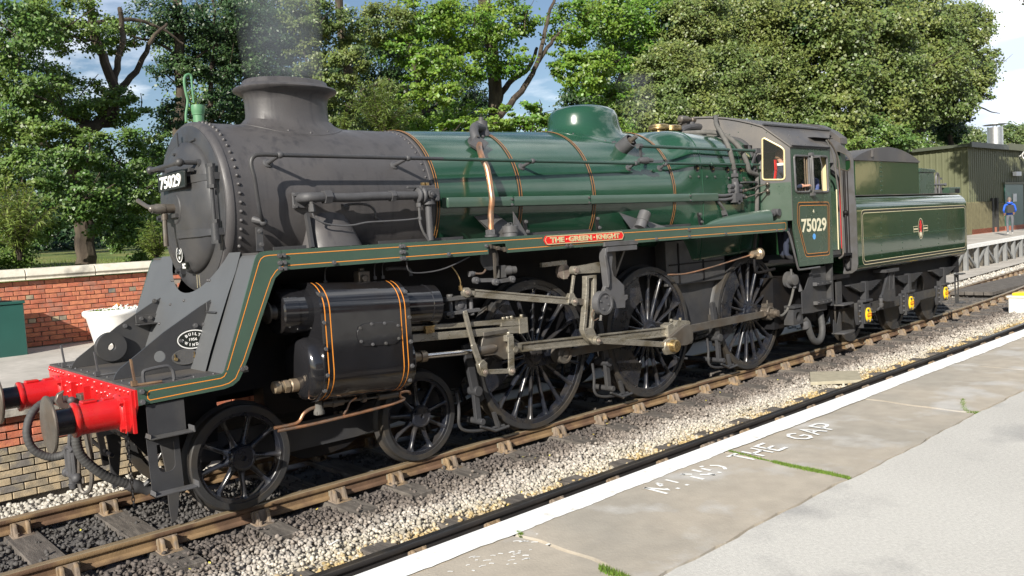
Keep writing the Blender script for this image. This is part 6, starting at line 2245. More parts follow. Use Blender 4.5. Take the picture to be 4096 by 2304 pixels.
# brackets from plate to boiler, sandbox fillers, small steps
for x in (3.40, 4.60, 6.72):
 b = MB()
 b.bar((x - .03, -1.0, 2.225), (x, -.955, 2.40), .05, .02, up=(0, 1, 0))
 o = b.build('stay_bracket', 'matt_black', LOCO)
 inst('bolt', bolt_g, o, (x - .02, -1.015, 2.275))
 inst('bolt', bolt_g, o, (x + .0, -.975, 2.385))
b = MB()
b.bar((.30, -.84, 2.23), (.33, -.79, 2.44), .06, .02, up=(0, 1, 0))
o = b.build('stay_bracket', 'frame_grey', LOCO)
inst('bolt', bolt_g, o, (.305, -.865, 2.29))
inst('bolt', bolt_g, o, (.325, -.81, 2.41))
# filler 1: squat cap in a sloping tray
b = MB()
b.add([(2.90, -1.02, 2.223), (3.36, -1.02, 2.223), (3.10, -.80, 2.50), (2.80, -.80, 2.47)], [(0, 1, 2, 3)])
b.add([(2.90, -1.02, 2.225), (2.80, -.80, 2.475), (2.82, -1.06, 2.30)], [(0, 1, 2)])
b.prism([(3.17, 2.223), (3.37, 2.223), (3.17, 2.50)], 'y', -1.03, -1.02)
b.build('sandbox_tray', 'primer_grey', LOCO, smooth=0)
b = MB()
b.lathe((3.09, -1.05, 2.225), (0, 0, 1), [(0, .078), (.05, .078), (.05, .088), (.115, .088), (.122, .080)], 24)
b.tube([(3.06, -1.05, 2.345), (3.06, -1.05, 2.375), (3.12, -1.05, 2.378), (3.12, -1.05, 2.345)], .006, 6)
b.build('sandbox_filler', 'primer_grey', LOCO)
b = MB()
b.add([(5.20, -1.0, 2.225), (5.58, -1.0, 2.225), (5.52, -.85, 2.36), (5.07, -.92, 2.45)], [(0, 1, 2, 3)])
b.add([(5.58, -1.0, 2.225), (5.95, -1.0, 2.225), (5.60, -.9, 2.34)], [(0, 1, 2)])
b.build('sandbox_tray', 'primer_grey', LOCO, smooth=0)
b = MB()
b.lathe((5.33, -1.03, 2.24), (.62, 0, .95), [(0, .072), (.10, .072), (.102, .078), (.225, .078), (.235, .07)], 24)
b.build('sandbox_filler', 'primer_grey', LOCO)
b = MB()
for x0, x1 in ((3.40, 4.55), (5.85, 6.60), (1.50, 2.55), (.40, .72)):
 b.box(x0, x1, -.90, -.885, 2.222, 2.262)
b.build('raised_edge', 'frame_grey', LOCO, kind='stuff')
# reversing shaft cover: tapering half-round sheath to the cab
b = MB()
vs = []
sec = [(6.68, .010), (6.80, .05), (7.0, .09), (7.4, .135), (7.85, .165), (8.30, .180)]
for x, h_ in sec:
 for k in range(9):
  a = PI * k / 8
  vs.append((x, -1.09 + .085 * math.cos(a) * min(1, h_ / .1), 2.222 + h_ * math.sin(a) ** .7 if k not in (0, 8) else 2.222))
b.add(vs, [(j * 9 + i, j * 9 + i + 1, (j + 1) * 9 + i + 1, (j + 1) * 9 + i) for j in range(5) for i in range(8)] + [tuple(range(45, 54))])
b.build('reversing_cover', 'valance_green', LOCO, smooth=50)
b = MB()
b.cyl((8.30, -1.09, 2.335), (8.52, -1.12, 2.355), .042, n=14)
b.lathe((8.40, -1.105, 2.345), (1, 0, 0), [(0, .05), (.05, .05)], 14)
b.lathe((8.50, -1.12, 2.355), (0, -1, 0), [(-.05, .06), (.05, .055)], 14)
b.build('reversing_shaft', 'pipe_grey', LOCO)
# ---------------------------------------------------------------- buffer beam, buffers, coupling
b = MB()
b.prism([(-1.215, 1.25), (1.215, 1.25), (1.215, 1.13), (1.03, .895), (-1.03, .895), (-1.215, 1.13)], 'x', -.965, -.94)
beam = b.build('buffer_beam', 'buffer_red', LOCO, bevel=.003)
for i in range(26):
 y = -1.17 + i * .0936
 if i in (3, 4, 21, 22) or i % 2 == 0 or i < 4 or i > 21:
  inst('rivet', riv_red, beam, (-.965, y, 1.222))
for y, z in ((-1.18, 1.14), (-.62, 1.16), (-.56, 1.14), (-.50, 1.165), (-.62, 1.09), (-.56, 1.07), (-.40, 1.15), (-.28, 1.15), (-.40, 1.08), (.52, 1.15), (.60, 1.15),
 (.52, 1.08), (.60, 1.06), (.40, 1.15), (.40, 1.08), (.52, 1.0), (.60, .97), (-.56, 1.0), (.28, 1.15), (-.66, 1.02), (.66, 1.11), (-.16, 1.17), (.16, 1.17)):
 inst('rivet', riv_red, beam, (-.965, y, z))
for y in (-.08, .30):
 b = MB()
 b.box(-1.015, -.962, y - .012, y + .012, 1.03, 1.18)
 b.build('hook_bracket', 'buffer_red', beam)
b = MB()
b.box(-.985, -.962, -1.20, -1.165, .92, 1.245)
b.build('edge_angle', 'buffer_red', beam)
def buffer_(y):
 b = MB()
 b.prism(rounded([(y - .19, .90), (y + .19, .90), (y + .19, 1.175), (y - .19, 1.175)], .03), 'x', -.995, -.963)
 base = b.build('buffer_flange', 'buffer_red', LOCO, bevel=.004)
 for dy, dz in ((-.15, -.10), (.15, -.10), (-.15, .10), (.15, .10)):
  b = MB()
  b.hexnut((-.995, y + dy, 1.04 + dz), (-1, 0, 0), .024, .03)
  b.build('nut', 'buffer_red', base)
 b = MB()
 b.lathe((-.99, y, 1.045), (-1, 0, 0), [(0, .148), (.012, .140), (.02, .125), (.285, .120), (.29, .128), (.31, .136), (.325, .132), (.33, .118), (.33, .10)], 40)
 h = b.build('buffer_housing', 'buffer_red', base, smooth=40)
 b = MB()
 b.box(-1.25, -1.14, y - .045, y + .045, 1.160, 1.180)
 b.box(-1.10, -1.02, y - .035, y + .035, 1.160, 1.176)
 b.build('top_lug', 'buffer_red', base, bevel=.006)
 b = MB()
 b.lathe((-1.31, y, 1.045), (-1, 0, 0), [(0, .098), (.15, .098)], 32)
 b.build('buffer_shank', 'wheel_black', base, smooth=40)
 b = MB()
 b.lathe((-1.445, y, 1.045), (-1, 0, 0), [(0, .11), (.010, .185), (.018, .212), (.030, .216), (.040, .212), (.050, .17), (.056, .09), (.058, 0)], 48)
 b.build('buffer_head', 'dull_steel', base, smooth=40)
buffer_(-.867)
buffer_(.867)
# draw hook and screw coupling
b = MB()
b.box(-1.04, -.96, -.07, .07, .97, 1.11)
b.prism([(-1.00, 1.02), (-1.10, .985), (-1.19, 1.02), (-1.225, 1.08), (-1.20, 1.14), (-1.145, 1.165), (-1.165, 1.11), (-1.16, 1.065), (-1.12, 1.045), (-1.09, 1.075), (-1.0, 1.09)], 'y', -.025, .025)
hook = b.build('draw_hook', 'dull_steel', LOCO, bevel=.006)
b = MB()
b.sphere((-1.10, -.03, 1.07), .035)
b.tube([(-1.10, .0, 1.06), (-1.12, .0, .86), (-1.14, .02, .66)], .018, 8)
b.tube([(-1.14, -.08, .64), (-1.14, -.09, .48), (-1.14, -.07, .43)], .020, 8)
b.tube([(-1.14, .12, .43), (-1.14, .13, .60), (-1.14, .10, .655), (-1.14, 0, .67), (-1.14, -.08, .645)], .020, 8, smooth=3)
b.cyl((-1.14, -.13, .43), (-1.14, .17, .43), .030, n=12)
b.cyl((-1.14, .0, .66), (-1.14, .02, .34), .028, n=12)
b.lathe((-1.14, .0, .36), (0, 0, -1), [(0, .04), (.04, .03)], 12)
b.sphere((-1.14, -.13, .43), .042)
b.sphere((-1.14, .17, .43), .042)
b.build('screw_coupling', 'pipe_grey', hook)
b = MB()
b.tube([(-1.06, -.12, .95), (-1.04, -.15, .70), (-1.04, -.20, .48), (-1.06, -.20, .34), (-1.10, -.16, .30), (-1.12, -.12, .36), (-1.10, -.08, .60)], .018, 8, smooth=4)
b.bar((-1.00, -.10, .95), (-1.02, -.16, .50), .05, .012, up=(1, 0, 0))
b.build('coupling_link', 'dull_steel', hook)
def hose(name, pts, r, ribs=70):
 P = catmull([Vector(p) for p in pts], 14)
 b = MB()
 vs = []
 n = 12
 prev = None
 m = len(P)
 for i in range(m):
  t_ = (P[min(i + 1, m - 1)] - P[max(i - 1, 0)]).normalized()
  if prev is None:
   _, u, w = axes(t_)
  else:
   u = (prev - t_ * prev.dot(t_)).normalized()
   w = t_.cross(u)
  prev = u
  rr = r * (1 + .05 * math.sin(i * 2.1))
  for k in range(n):
   a = 2 * PI * k / n
   vs.append(P[i] + (u * math.cos(a) + w * math.sin(a)) * rr)
 b.add(vs, [(i * n + k, i * n + (k + 1) % n, (i + 1) * n + (k + 1) % n, (i + 1) * n + k) for i in range(m - 1) for k in range(n)] + [tuple(range(n)), tuple((m - 1) * n + k for k in reversed(range(n)))])
 return b.build(name, 'hose_rubber', LOCO, smooth=60)
hose('vacuum_hose', [(-1.02, .42, 1.02), (-1.20, .40, 1.03), (-1.32, .35, .96), (-1.385, .30, .82), (-1.36, .28, .67), (-1.26, .26, .58), (-1.16, .22, .57), (-1.10, .16, .62)], .034)
hose('heating_hose', [(-1.18, -.46, .90), (-1.20, -.46, .80), (-1.175, -.46, .68), (-1.10, -.46, .57), (-.99, -.45, .46), (-.86, -.44, .375), (-.79, -.43, .335)], .038)
b = MB()
b.lathe((-1.18, -.46, .94), (0, 0, -1), [(0, .045), (.05, .045), (.055, .052), (.09, .052)], 16)
b.lathe((-.80, -.43, .34), (.8, .1, -.45), [(-.05, .045), (.0, .055), (.04, .055), (.10, .045), (.15, .05), (.17, .03)], 14)
b.tube([(-.73, -.44, .30), (-.66, -.46, .36)], .02, 6)
b.build('hose_coupling', 'pipe_grey', LOCO, kind='stuff')
# hanging chain
b = MB()
for i in range(17):
 z = .90 - i * .034
 P = [(-.99 + (.010 * math.cos(t_) if i % 2 else 0), -1.05 + (0 if i % 2 else .010 * math.cos(t_)), z + .021 * math.sin(t_)) for t_ in np.linspace(0, 2 * PI, 9)[:-1]]
 b.tube(P, .0045, 5, closed=True)
b.build('safety_chain', 'matt_black', LOCO, kind='stuff')
# under the beam: front frame ends, drawn low to fill in the under-deck shade, brake rigging glimpsed in shade
b = MB()
for s in (-1, 1):
 b.prism([(-.94, 1.25), (-.94, .90), (-.72, .60), (-.12, .60), (-.10, .985), (.33, 1.0), (.36, .72), (8.9, .72), (8.9, 2.0), (.2, 2.12), (-.20, 1.25)], 'y', s * .60 - .015, s * .60 + .015)
fr = b.build('main_frames', 'matt_black', LOCO, smooth=0)
b = MB()
b.prism([(-.70, 1.0), (-.56, 1.0), (-.52, .50), (-.56, .22), (-.585, .07), (-.63, .05), (-.64, .20), (-.64, .48)], 'y', -.80, -.775)
b.prism([(-.70, 1.0), (-.56, 1.0), (-.52, .50), (-.56, .22), (-.585, .07), (-.63, .05), (-.64, .20), (-.64, .48)], 'y', .70, .725)
b.build('guard_irons', 'frame_grey', LOCO, kind='stuff')
b = MB()
b.cyl((-.80, -.55, .80), (-.80, .60, .80), .045)
b.tube([(-.90, -.3, .60), (-.80, .1, .52), (-.85, .5, .62), (-.9, .8, .8)], .018, 8, smooth=4)
b.tube([(-.70, -.5, .70), (-.62, 0, .62), (-.7, .6, .7)], .02, 8, smooth=4)
b.bar((-.85, .25, .90), (-.80, .25, .40), .05, .04, up=(0, 1, 0))
b.box(-.75, -.55, -.45, -.25, .72, .86)
b.build('front_rigging', 'matt_black', LOCO)
# front steps
b = MB()
b.prism([(-.885, 1.12), (-.60, 1.12), (-.60, .865), (-.885, .865)], 'y', -1.20, -1.188)
slot = rounded([(-.835, .58), (-.705, .58), (-.705, .805), (-.835, .805)], [.065, .065, .005, .005])
b.prism([(-.905, .865), (-.665, .865), (-.655, .44), (-.895, .44)], 'y', -1.206, -1.194, holes=[slot[::-1]])
st = b.build('front_step_plate', 'frame_grey', LOCO)
for z in (.868, .432):
 b = MB()
 b.prism([(-.915, -1.206), (-.585, -1.206), (-.57, -1.30), (-.60, -1.315), (-.915, -1.315)], 'z', z, z + .012)
 b.prism([(-.915, z), (-.905, z), (-.905, z + .045), (-.915, z + .01)], 'y', -1.315, -1.206)
 b.prism([(-.585, z), (-.570, z), (-.575, z + .05), (-.585, z + .05)], 'y', -1.315, -1.206)
 b.build('step_tread', 'primer_grey', st, bevel=.002)
# ---------------------------------------------------------------- wheels
AX = [0.0, 1.905, 3.566, 5.70, 8.133]
PINZ, PINX = .822, .355
def tyre_mesh(R_, name='tyre'):
 b = MB()
 prof = [(-.822, R_ - .062), (-.822, R_ - .010), (-.816, R_ - .001), (-.735, R_ + .001), (-.715, R_ + .020), (-.700, R_ + .029), (-.685, R_ + .024), (-.680, R_ - .01), (-.680, R_ - .062)]
 b.lathe((0, 0, 0), (0, 1, 0), prof + [prof[0]], 72, caps=False)
 return b.mesh(name, 'tyre_black', smooth=30)
def make_wheel(x, R_, nsp, hub_r, weight=None, pin=False, rot=0.0, side=-1):
 c = Vector((x, 0, R_))
 b = MB()
 r1 = R_ - .062
 r0 = R_ - (.115 if R_ > .6 else .098)
 prof = [(-.806, r1), (-.806, r0 + .006), (-.800, r0), (-.705, r0), (-.700, r1)]
 b.lathe((x, 0, R_), (0, 1, 0), prof + [prof[0]], 72, caps=False)
 if side > 0:
  b.v = [(v[0], -v[1], v[2]) for v in b.v]
 w = b.build('wheel', 'wheel_black', LOCO, smooth=30)
 t = tyre_mesh(R_)
 o = link('tyre', t, w, loc=(x, 0, R_))
 if side > 0:
  o.scale = (1, -1, 1)
 # spokes
 L_ = r0 - hub_r
 sb = MB()
 n = 10
 rows = []
 for t_, wd, dp in ((-.02, .040, .060), (.06, .030, .052), (.2, .0235, .044), (.6, .0195, .036), (.88, .021, .040), (.97, .030, .052), (1.03, .045, .062)):
  zz = hub_r + L_ * t_
  rows.append([(wd * math.cos(2 * PI * k / n) * (1.0 if R_ > .6 else 1.05), -.765 + dp * .80 * math.sin(2 * PI * k / n), zz) for k in range(n)])
 sb.add([p for r in rows for p in r], [(j * n + k, j * n + (k + 1) % n, (j + 1) * n + (k + 1) % n, (j + 1) * n + k) for j in range(len(rows) - 1) for k in range(n)])
 sm = sb.mesh('spoke', 'wheel_black', smooth=60)
 for i in range(nsp):
  a = rot + 360.0 * i / nsp
  o = link('spoke', sm, w, loc=(x, 0, R_), rot=(0, math.radians(90 - a), 0))
  if side > 0:
   o.scale = (1, -1, 1)
 b = MB()
 if R_ > .6:
  pf = [(-.72, hub_r), (-.80, hub_r), (-.815, hub_r - .012), (-.822, hub_r * .62), (-.850, hub_r * .60), (-.858, hub_r * .52), (-.858, .018), (-.84, .015), (-.84, 0)]
 else:
  pf = [(-.70, hub_r), (-.845, hub_r * .96), (-.860, hub_r * .88), (-.862, .086), (-.8585, .082), (-.8585, .024), (-.84, .015), (-.84, 0)]
 pf = [(-q[0], q[1]) for q in pf]
 b.lathe((x, 0, R_), (0, -1, 0), pf, 40, caps=False)
 if side > 0:
  b.v = [(v[0], -v[1], v[2]) for v in b.v]
 b.build('hub', 'wheel_black', w, smooth=30)
 if weight:
  a0, a1, rin = weight
  b = MB()
  outer = arc((x, R_), r0 + .004, a0, a1, 30)
  ca, cb = Vector(outer[0]), Vector(outer[-1])
  inner = arc((x, R_), rin, a1, a0, 20)
  b.prism(outer + inner, 'y', -.812 if side < 0 else .812, -.72 if side < 0 else .72)
  b.build('balance_weight', 'wheel_black', w, smooth=30, bevel=.004)
 if pin and side < 0:
  b = MB()
  p = Vector((x + PINX, 0, PINZ))
  b.prism([(x, R_ + hub_r * .9), (x + PINX, PINZ + .115), (x + PINX + .115, PINZ), (x + PINX, PINZ - .115), (x, R_ - hub_r * .9)], 'y', -.818, -.73)
  b.build('crank_boss', 'wheel_black', w, smooth=40, bevel=.01)
 return w
for s in (-1, 1):
 make_wheel(AX[0], .457, 9, .118, rot=32, side=s)
 make_wheel(AX[1], .457, 9, .118, rot=12, side=s)
 make_wheel(AX[2], .8635, 18, .165, weight=(118, 206, .50), pin=True, rot=4, side=s)
 make_wheel(AX[3], .8635, 18, .165, weight=(104, 246, .44), pin=True, rot=4, side=s)
 make_wheel(AX[4], .8635, 18, .165, weight=(118, 206, .50), pin=True, rot=4, side=s)
for x in AX:
 b = MB()
 b.cyl((x, -.7, .457 if x < 2 else .8635), (x, .7, .457 if x < 2 else .8635), .09, n=16)
 b.build('axle', 'matt_black', LOCO)
# bogie frame, axleboxes, springs seen between the bogie wheels
b = MB()
for s in (-1, 1):
 b.prism([(-.45, .66), (.45, .66), (.60, .60), (1.32, .60), (1.45, .66), (2.35, .66), (2.35, .46), (1.5, .36), (1.30, .34), (.55, .34), (.35, .36), (-.45, .46)], 'y', s * .56 - .015, s * .56 + .015)
b.build('bogie_frame', 'frame_grey', LOCO, smooth=0)
b = MB()
b.prism([(.50, .36), (1.35, .33), (1.2, .25), (.95, .22), (.7, .24)], 'y', -.53, -.47)
b.box(.75, 1.1, -.5, .5, .55, .95)
b.build('bogie_spring', 'matt_black', LOCO)
b = MB()
b.box(1.52, 2.05, -.75, -.55, .95, 1.5)
b.prism([(2.05, .70), (2.55, .62), (2.85, 1.0), (2.6, 1.25), (2.05, 1.2)], 'y', -.66, -.62)
b.build('frame_stretcher', 'matt_black', LOCO)
# ---------------------------------------------------------------- cylinder block
SL = -.058
def sh(x, z):
 """the cylinders lie on a slight incline"""
 return z + SL * (x - 1.05)
def shear(b):
 b.v = [(v[0], v[1], sh(v[0], v[2])) for v in b.v]
 return b
CA = 1.141    # piston axis height at x=1.05
sec = []
for a in np.linspace(-70, -180, 14):
 sec.append((-1.01 + .302 * math.cos(math.radians(a)), CA + .302 * math.sin(math.radians(a))))
sec += [(-1.312, 1.40), (-1.312, 1.62)]
for a in np.linspace(180, 100, 10):
 sec.append((-1.06 + .252 * math.cos(math.radians(a)), 1.655 + .252 * math.sin(math.radians(a))))
sec += [(-1.0, 1.895), (-.85, 1.885), (-.70, 1.885), (-.62, 1.885), (-.62, .84), (-.80, .84)]
b = MB()
b.prism(sec, 'x', .592, 1.525)
cyl_ = shear(b).build('cylinder', 'gloss_black', LOCO, smooth=35, bevel=.004)
b = MB()
big = [((y + .0) * 1.006 + .005 * 0, z) for y, z in sec]
b.prism([(y - .006 if y < -1.1 else y, z + (.006 if z > 1.8 else (-.006 if z < .9 else 0))) for y, z in sec], 'x', .580, .600)
shear(b).build('end_flange', 'gloss_black', cyl_, smooth=35)
ribs = sec[3:26]
for x in (.622, .672, 1.412, 1.462):
 b = MB()
 vs = []
 for y, z in ribs:
  n_ = Vector((0, y + 1.01, z - (CA if z < 1.2 else (z if z < 1.62 else 1.655)))).normalized() if True else None
  for dx in (-.005, .005):
   vs.append((x + dx, y + n_.y * .002, z + n_.z * .002))
 m_ = len(ribs)
 b.add(vs, [(2 * i, 2 * i + 1, 2 * i + 3, 2 * i + 2) for i in range(m_ - 1)])
 shear(b).build('lining', 'lining_orange', cyl_, smooth=0)
for z in (1.80, 1.56, 1.33, 1.10, .96):
 yy = -1.312 if 1.14 < z < 1.65 else (-1.275 if z > 1.65 else -1.01 - math.sqrt(.302 ** 2 - (CA - z) ** 2))
 inst('bolt', bolt_g, cyl_, (.602 if z > 1 else .60, yy + .002, sh(.6, z)))
 inst('bolt', bolt_g, cyl_, (1.502, yy + .002, sh(1.5, z)))
b = MB()
rt = [(1.165 + .105 * math.cos(math.radians(a)) + (.135 if -90 < a < 90 else -.135), 1.425 + .105 * math.sin(math.radians(a))) for a in list(range(-85, 90, 10)) + list(range(95, 270, 10))]
b.prism([(x, z) for x, z in rt], 'y', -1.320, -1.311)
ht = shear(b).build('inspection_cover', 'gloss_black', cyl_, smooth=20, bevel=.002)
for x, z in ((.96, 1.49), (.96, 1.37), (1.08, 1.52), (1.08, 1.335), (1.22, 1.52), (1.22, 1.335), (1.365, 1.49), (1.365, 1.37)):
 inst('bolt', bolt_s, ht, (x, -1.320, sh(x, z)))
# piston valve chest ends
VC = 1.655
b = MB()
b.lathe((.305, -1.01, VC), (1, 0, 0), [(0, .10), (.0, .185), (.012, .200), (.14, .203), (.143, .197), (.29, .200)], 40)
v_ = shear(b).build('valve_chest', 'gloss_black', LOCO, smooth=35)
b = MB()
b.lathe((.300, -1.01, VC), (-1, 0, 0), [(-.01, .07), (.03, .05), (.05, .05), (.055, .095), (.075, .10), (.085, .06), (.10, .03), (.30, .028)], 24)
shear(b).build('tail_rod', 'dull_steel', v_, smooth=35)
for a in (40, 140, 220, 320):
 inst('bolt', riv_x if False else bolt_s, v_, (.36, -1.01 - .19 * abs(math.cos(math.radians(a))), sh(.36, VC) + .12 * (1 if a < 180 else -1)))
b = MB()
b.lathe((1.525, -1.01, VC), (1, 0, 0), [(0, .196), (.36, .196), (.365, .203), (.47, .203), (.48, .19), (.482, .06), (.55, .05), (.56, .03), (.62, .03)], 40)
shear(b).build('valve_chest', 'gloss_black', LOCO, smooth=35)
b = MB()
b.lathe((.462, -1.01, CA), (1, 0, 0), [(0, .10), (.01, .22), (.035, .262), (.07, .283), (.118, .290)], 48)
cc_ = shear(b).build('cylinder_cover', 'gloss_black', LOCO, smooth=35)
b = MB()
b.lathe((1.525, -1.01, CA), (1, 0, 0), [(0, .292), (.035, .292), (.05, .27), (.06, .10)], 48)
shear(b).build('cylinder_cover', 'gloss_black', LOCO, smooth=35)
b = MB()
b.lathe((.235, -1.01, CA - .14), (1, 0, 0), [(0, .035), (.012, .055), (.06, .058), (.065, .048), (.16, .048), (.17, .06), (.23, .06)], 16)
b.hexnut((.335, -1.01, CA - .14), (1, 0, 0), .062, .045)
shear(b).build('relief_valve', 'bronze', LOCO, smooth=30)
b = MB()
b.lathe((1.70, -1.01, CA), (1, 0, 0), [(-.11, .10), (0, .10), (.01, .056), (.06, .056), (.062, .046), (.11, .046), (.112, .06), (.18, .058), (.185, .04)], 16)
shear(b).build('piston_gland', 'bronze', LOCO, smooth=30)
b = MB()
b.box(1.15, 1.27, -1.06, -.96, 1.88, 1.99)
b.lathe((1.20, -1.06, 1.925), (0, -1, 0), [(0, .034), (.03, .03)], 12)
b.hexnut((1.21, -1.01, 1.99), (0, 0, 1), .03, .03)
b.build('atomiser', 'dull_steel', LOCO, bevel=.006)
for x in (.83, 1.36, 1.45):
 b = MB()
 b.hexnut((x, -1.0, 1.90), (0, 0, 1), .018, .03)
 b.tube([(x, -1.0, 1.90), (x, -1.0, 1.99), (x + .04, -.97, 2.05), (x + .14, -.95, 2.06)], .006, 6, smooth=3)
 b.build('oil_pipe', 'primer_grey', LOCO)
# drain cocks and copper pipes beneath
b = MB()
b.tube([(1.70, -.96, .74), (1.66, -.99, .77), (1.56, -1.0, .78), (1.56, -1.0, .735), (1.60, -1.0, .705), (1.40, -1.02, .685), (1.10, -1.03, .675), (.70, -1.03, .665), (.45, -1.03, .665), (.25, -1.02, .668)], .015, 10, smooth=4)
b.build('drain_pipe', 'copper', LOCO)
b = MB()
b.tube([(.72, -1.0, .80), (.60, -1.0, .80), (.52, -1.0, .77), (.47, -1.0, .71), (.40, -1.01, .695), (.22, -1.02, .700)], .015, 10, smooth=4)
b.build('drain_pipe', 'copper', LOCO)
b = MB()
b.tube([(1.05, -1.02, .82), (.98, -1.02, .79), (.95, -1.02, .74), (.90, -1.03, .69)], .010, 8, smooth=4)
b.build('drain_pipe', 'copper', LOCO)
b = MB()
b.cyl((.70, -1.0, .82), (.92, -1.0, .805), .034, n=12)
b.hexnut((.80, -1.0, .812), (1, 0, 0), .045, .05)
b.cyl((1.30, -1.0, .78), (1.52, -1.0, .77), .034, n=12)
b.hexnut((1.12, -1.0, .795), (1, 0, 0), .04, .04)
b.cyl((.92, -1.0, .805), (1.30, -1.0, .78), .012, n=8)
b.build('drain_cocks', 'dull_steel', LOCO)
b = MB()
b.lathe((.66, -1.02, .86), (0, 0, -1), [(0, .03), (.06, .035), (.08, .045), (.12, .045), (.13, .03)], 14)
b.box(.62, .70, -1.05, -.99, .735, .77)
b.build('drain_body', 'lagging', LOCO)
# ---------------------------------------------------------------- motion
def rod_z(x):
 return 1.093 + SL * (x - 1.88)
b = MB()
b.cyl((1.70, -1.01, rod_z(1.70)), (2.66, -1.01, rod_z(2.66)), .033, n=20)
b.build('piston_rod', 'bright_steel', LOCO)
# slide bars
for z0, hh, x0, x1 in ((1.392, .050, 1.66, 3.25), (1.296, .078, 1.70, 3.25)):
 b = MB()
 b.bar((x0, -1.01, z0 + .0), (x1, -1.01, z0 - .058 * (x1 - x0)), .115, hh)
 b.build('slide_bar', 'steel', LOCO, bevel=.004)
b = MB()
b.bar((2.86, -1.01, 1.30), (3.25, -1.01, 1.275), .120, .05)
b.box(3.12, 3.25, -1.075, -.94, 1.165, 1.335)
for x in (2.93, 2.99, 3.05, 3.20):
 b.hexnut((x, -1.03, 1.335), (0, 0, 1), .022, .035)
b.build('bar_spacer', 'steel', LOCO, bevel=.003)
b = MB()
b.box(1.845, 1.95, -1.10, -1.0, 1.325, 1.385)
b.box(1.835, 1.955, -1.11, -.99, 1.385, 1.40)
b.build('oil_box', 'brass', LOCO, bevel=.003)
# crosshead
b = MB()
b.box(2.60, 2.94, -1.08, -.94, 1.20, 1.245)
b.prism([(2.58, 1.10), (2.62, 1.20), (2.92, 1.20), (3.04, 1.10), (3.07, 1.01), (3.02, .92), (2.90, .91), (2.78, .98), (2.60, .99)], 'y', -1.05, -.97)
b.lathe((2.60, -1.01, rod_z(2.6)), (1, 0, 0), [(-.06, .062), (.14, .066), (.2, .05)], 18)
ch = b.build('crosshead', 'dull_steel', LOCO, smooth=30, bevel=.005)
b = MB()
b.lathe((3.00, -1.05, 1.012), (0, -1, 0), [(0, .07), (.03, .07), (.032, .045), (.06, .042)], 20)
b.hexnut((3.00, -1.11, 1.012), (0, -1, 0), .034, .02)
b.build('crosshead_pin', 'steel', ch)
b = MB()
b.bar((2.945, -1.115, 1.16), (2.925, -1.115, .76), .018, .085, up=(1, 0, 0))
b.box(2.90, 3.0, -1.10, -1.03, 1.11, 1.18)
b.hexnut((2.95, -1.08, 1.18), (0, 0, 1), .025, .03)
b.build('drop_arm', 'steel', ch, bevel=.004)
def link_rod(name, p, q, w, h, m='steel', r=None, flute=False, parent=None):
 p = Vector(p); q = Vector(q)
 b = MB()
 if flute:
  d = (q - p).normalized()
  up = Vector((0, 0, 1))
  b.bar(p, q, w * .45, h)
  nrm = Vector((0, -1, 0))
  off = Vector((d.z, 0, -d.x)).normalized()
  for s in (-1, 1):
   b.bar(p + off * s * (h / 2 - .010), q + off * s * (h / 2 - .010), w, .020)
  for e, s in ((p, 1), (q, -1)):
   b.bar(e, e + d * s * .10, w, h)
 else:
  b.bar(p, q, w, h)
 for e in (p, q):
  b.lathe(e + Vector((0, w / 2 + .004, 0)), (0, -1, 0), [(0, r or h * .62), (w + .010, r or h * .62)], 20)
 o = b.build(name, m, parent or LOCO, smooth=30, bevel=.003)
 for e in (p, q):
  b = MB()
  b.lathe(e + Vector((0, -w / 2 - .006, 0)), (0, -1, 0), [(0, .028), (.012, .026), (.014, .016), (.03, .015)], 14)
  b.build('pin', 'pin_steel', o)
 return o
link_rod('union_link', (2.545, -1.11, .838), (2.925, -1.11, .790), .035, .050, r=.048)
b = MB()
b.bar((2.345, -1.10, 1.50), (2.43, -1.10, 1.15), .03, .050, up=(1, 0, 0))
b.bar((2.43, -1.10, 1.15), (2.515, -1.10, .90), .03, .062, up=(1, 0, 0))
b.prism([(2.47, .93), (2.54, .97), (2.585, .93), (2.58, .82), (2.52, .80), (2.49, .84)], 'y', -1.13, -1.07)
b.build('combination_lever', 'steel', LOCO, bevel=.004)
# valve spindle crosshead guide
b = MB()
for z in (1.635, 1.49):
 b.box(2.12, 2.56, -1.10, -.96, z - .018, z + .018)
 b.box(2.30, 2.62, -1.02, -.90, z - .03, z - .015)
for x in (2.20, 2.47):
 b.cyl((x, -1.06, 1.45), (x, -1.06, 1.68), .022, n=10)
 b.hexnut((x, -1.06, 1.653), (0, 0, 1), .035, .03)
 b.hexnut((x, -1.06, 1.472), (0, 0, -1), .035, .03)
b.box(2.27, 2.42, -1.05, -.97, 1.51, 1.62)
b.lathe((2.345, -1.05, 1.565), (0, -1, 0), [(0, .045), (.01, .04)], 14)
b.build('valve_guide', 'primer_grey', LOCO, bevel=.003)
b = MB()
b.prism([(1.60, 1.50), (1.95, 1.44), (2.15, 1.38), (2.22, 1.44), (2.18, 1.56), (2.0, 1.60)], 'y', -.90, -.86)
b.tube([(2.02, -1.0, 1.60), (2.10, -1.0, 1.52), (2.17, -1.0, 1.45), (2.2, -1.0, 1.44)], .015, 8)
b.build('guide_bracket', 'frame_grey', LOCO)
link_rod('radius_rod', (2.38, -1.10, 1.685), (3.965, -1.10, 1.440), .045, .085, flute=True, r=.052)
b = MB()
b.bar((3.98, -1.10, 1.437), (4.40, -1.10, 1.385), .05, .075)
b.build('die_block_rod', 'dull_steel', LOCO, bevel=.004)
b = MB()
b.hexnut((2.33, -1.08, 1.71), (0, 0, 1), .020, .05)
b.tube([(2.33, -1.08, 1.75), (2.328, -1.08, 1.82), (2.30, -1.06, 1.90), (2.27, -1.03, 1.96)], .007, 6, smooth=3)
b.build('oil_cup', 'brass', LOCO)
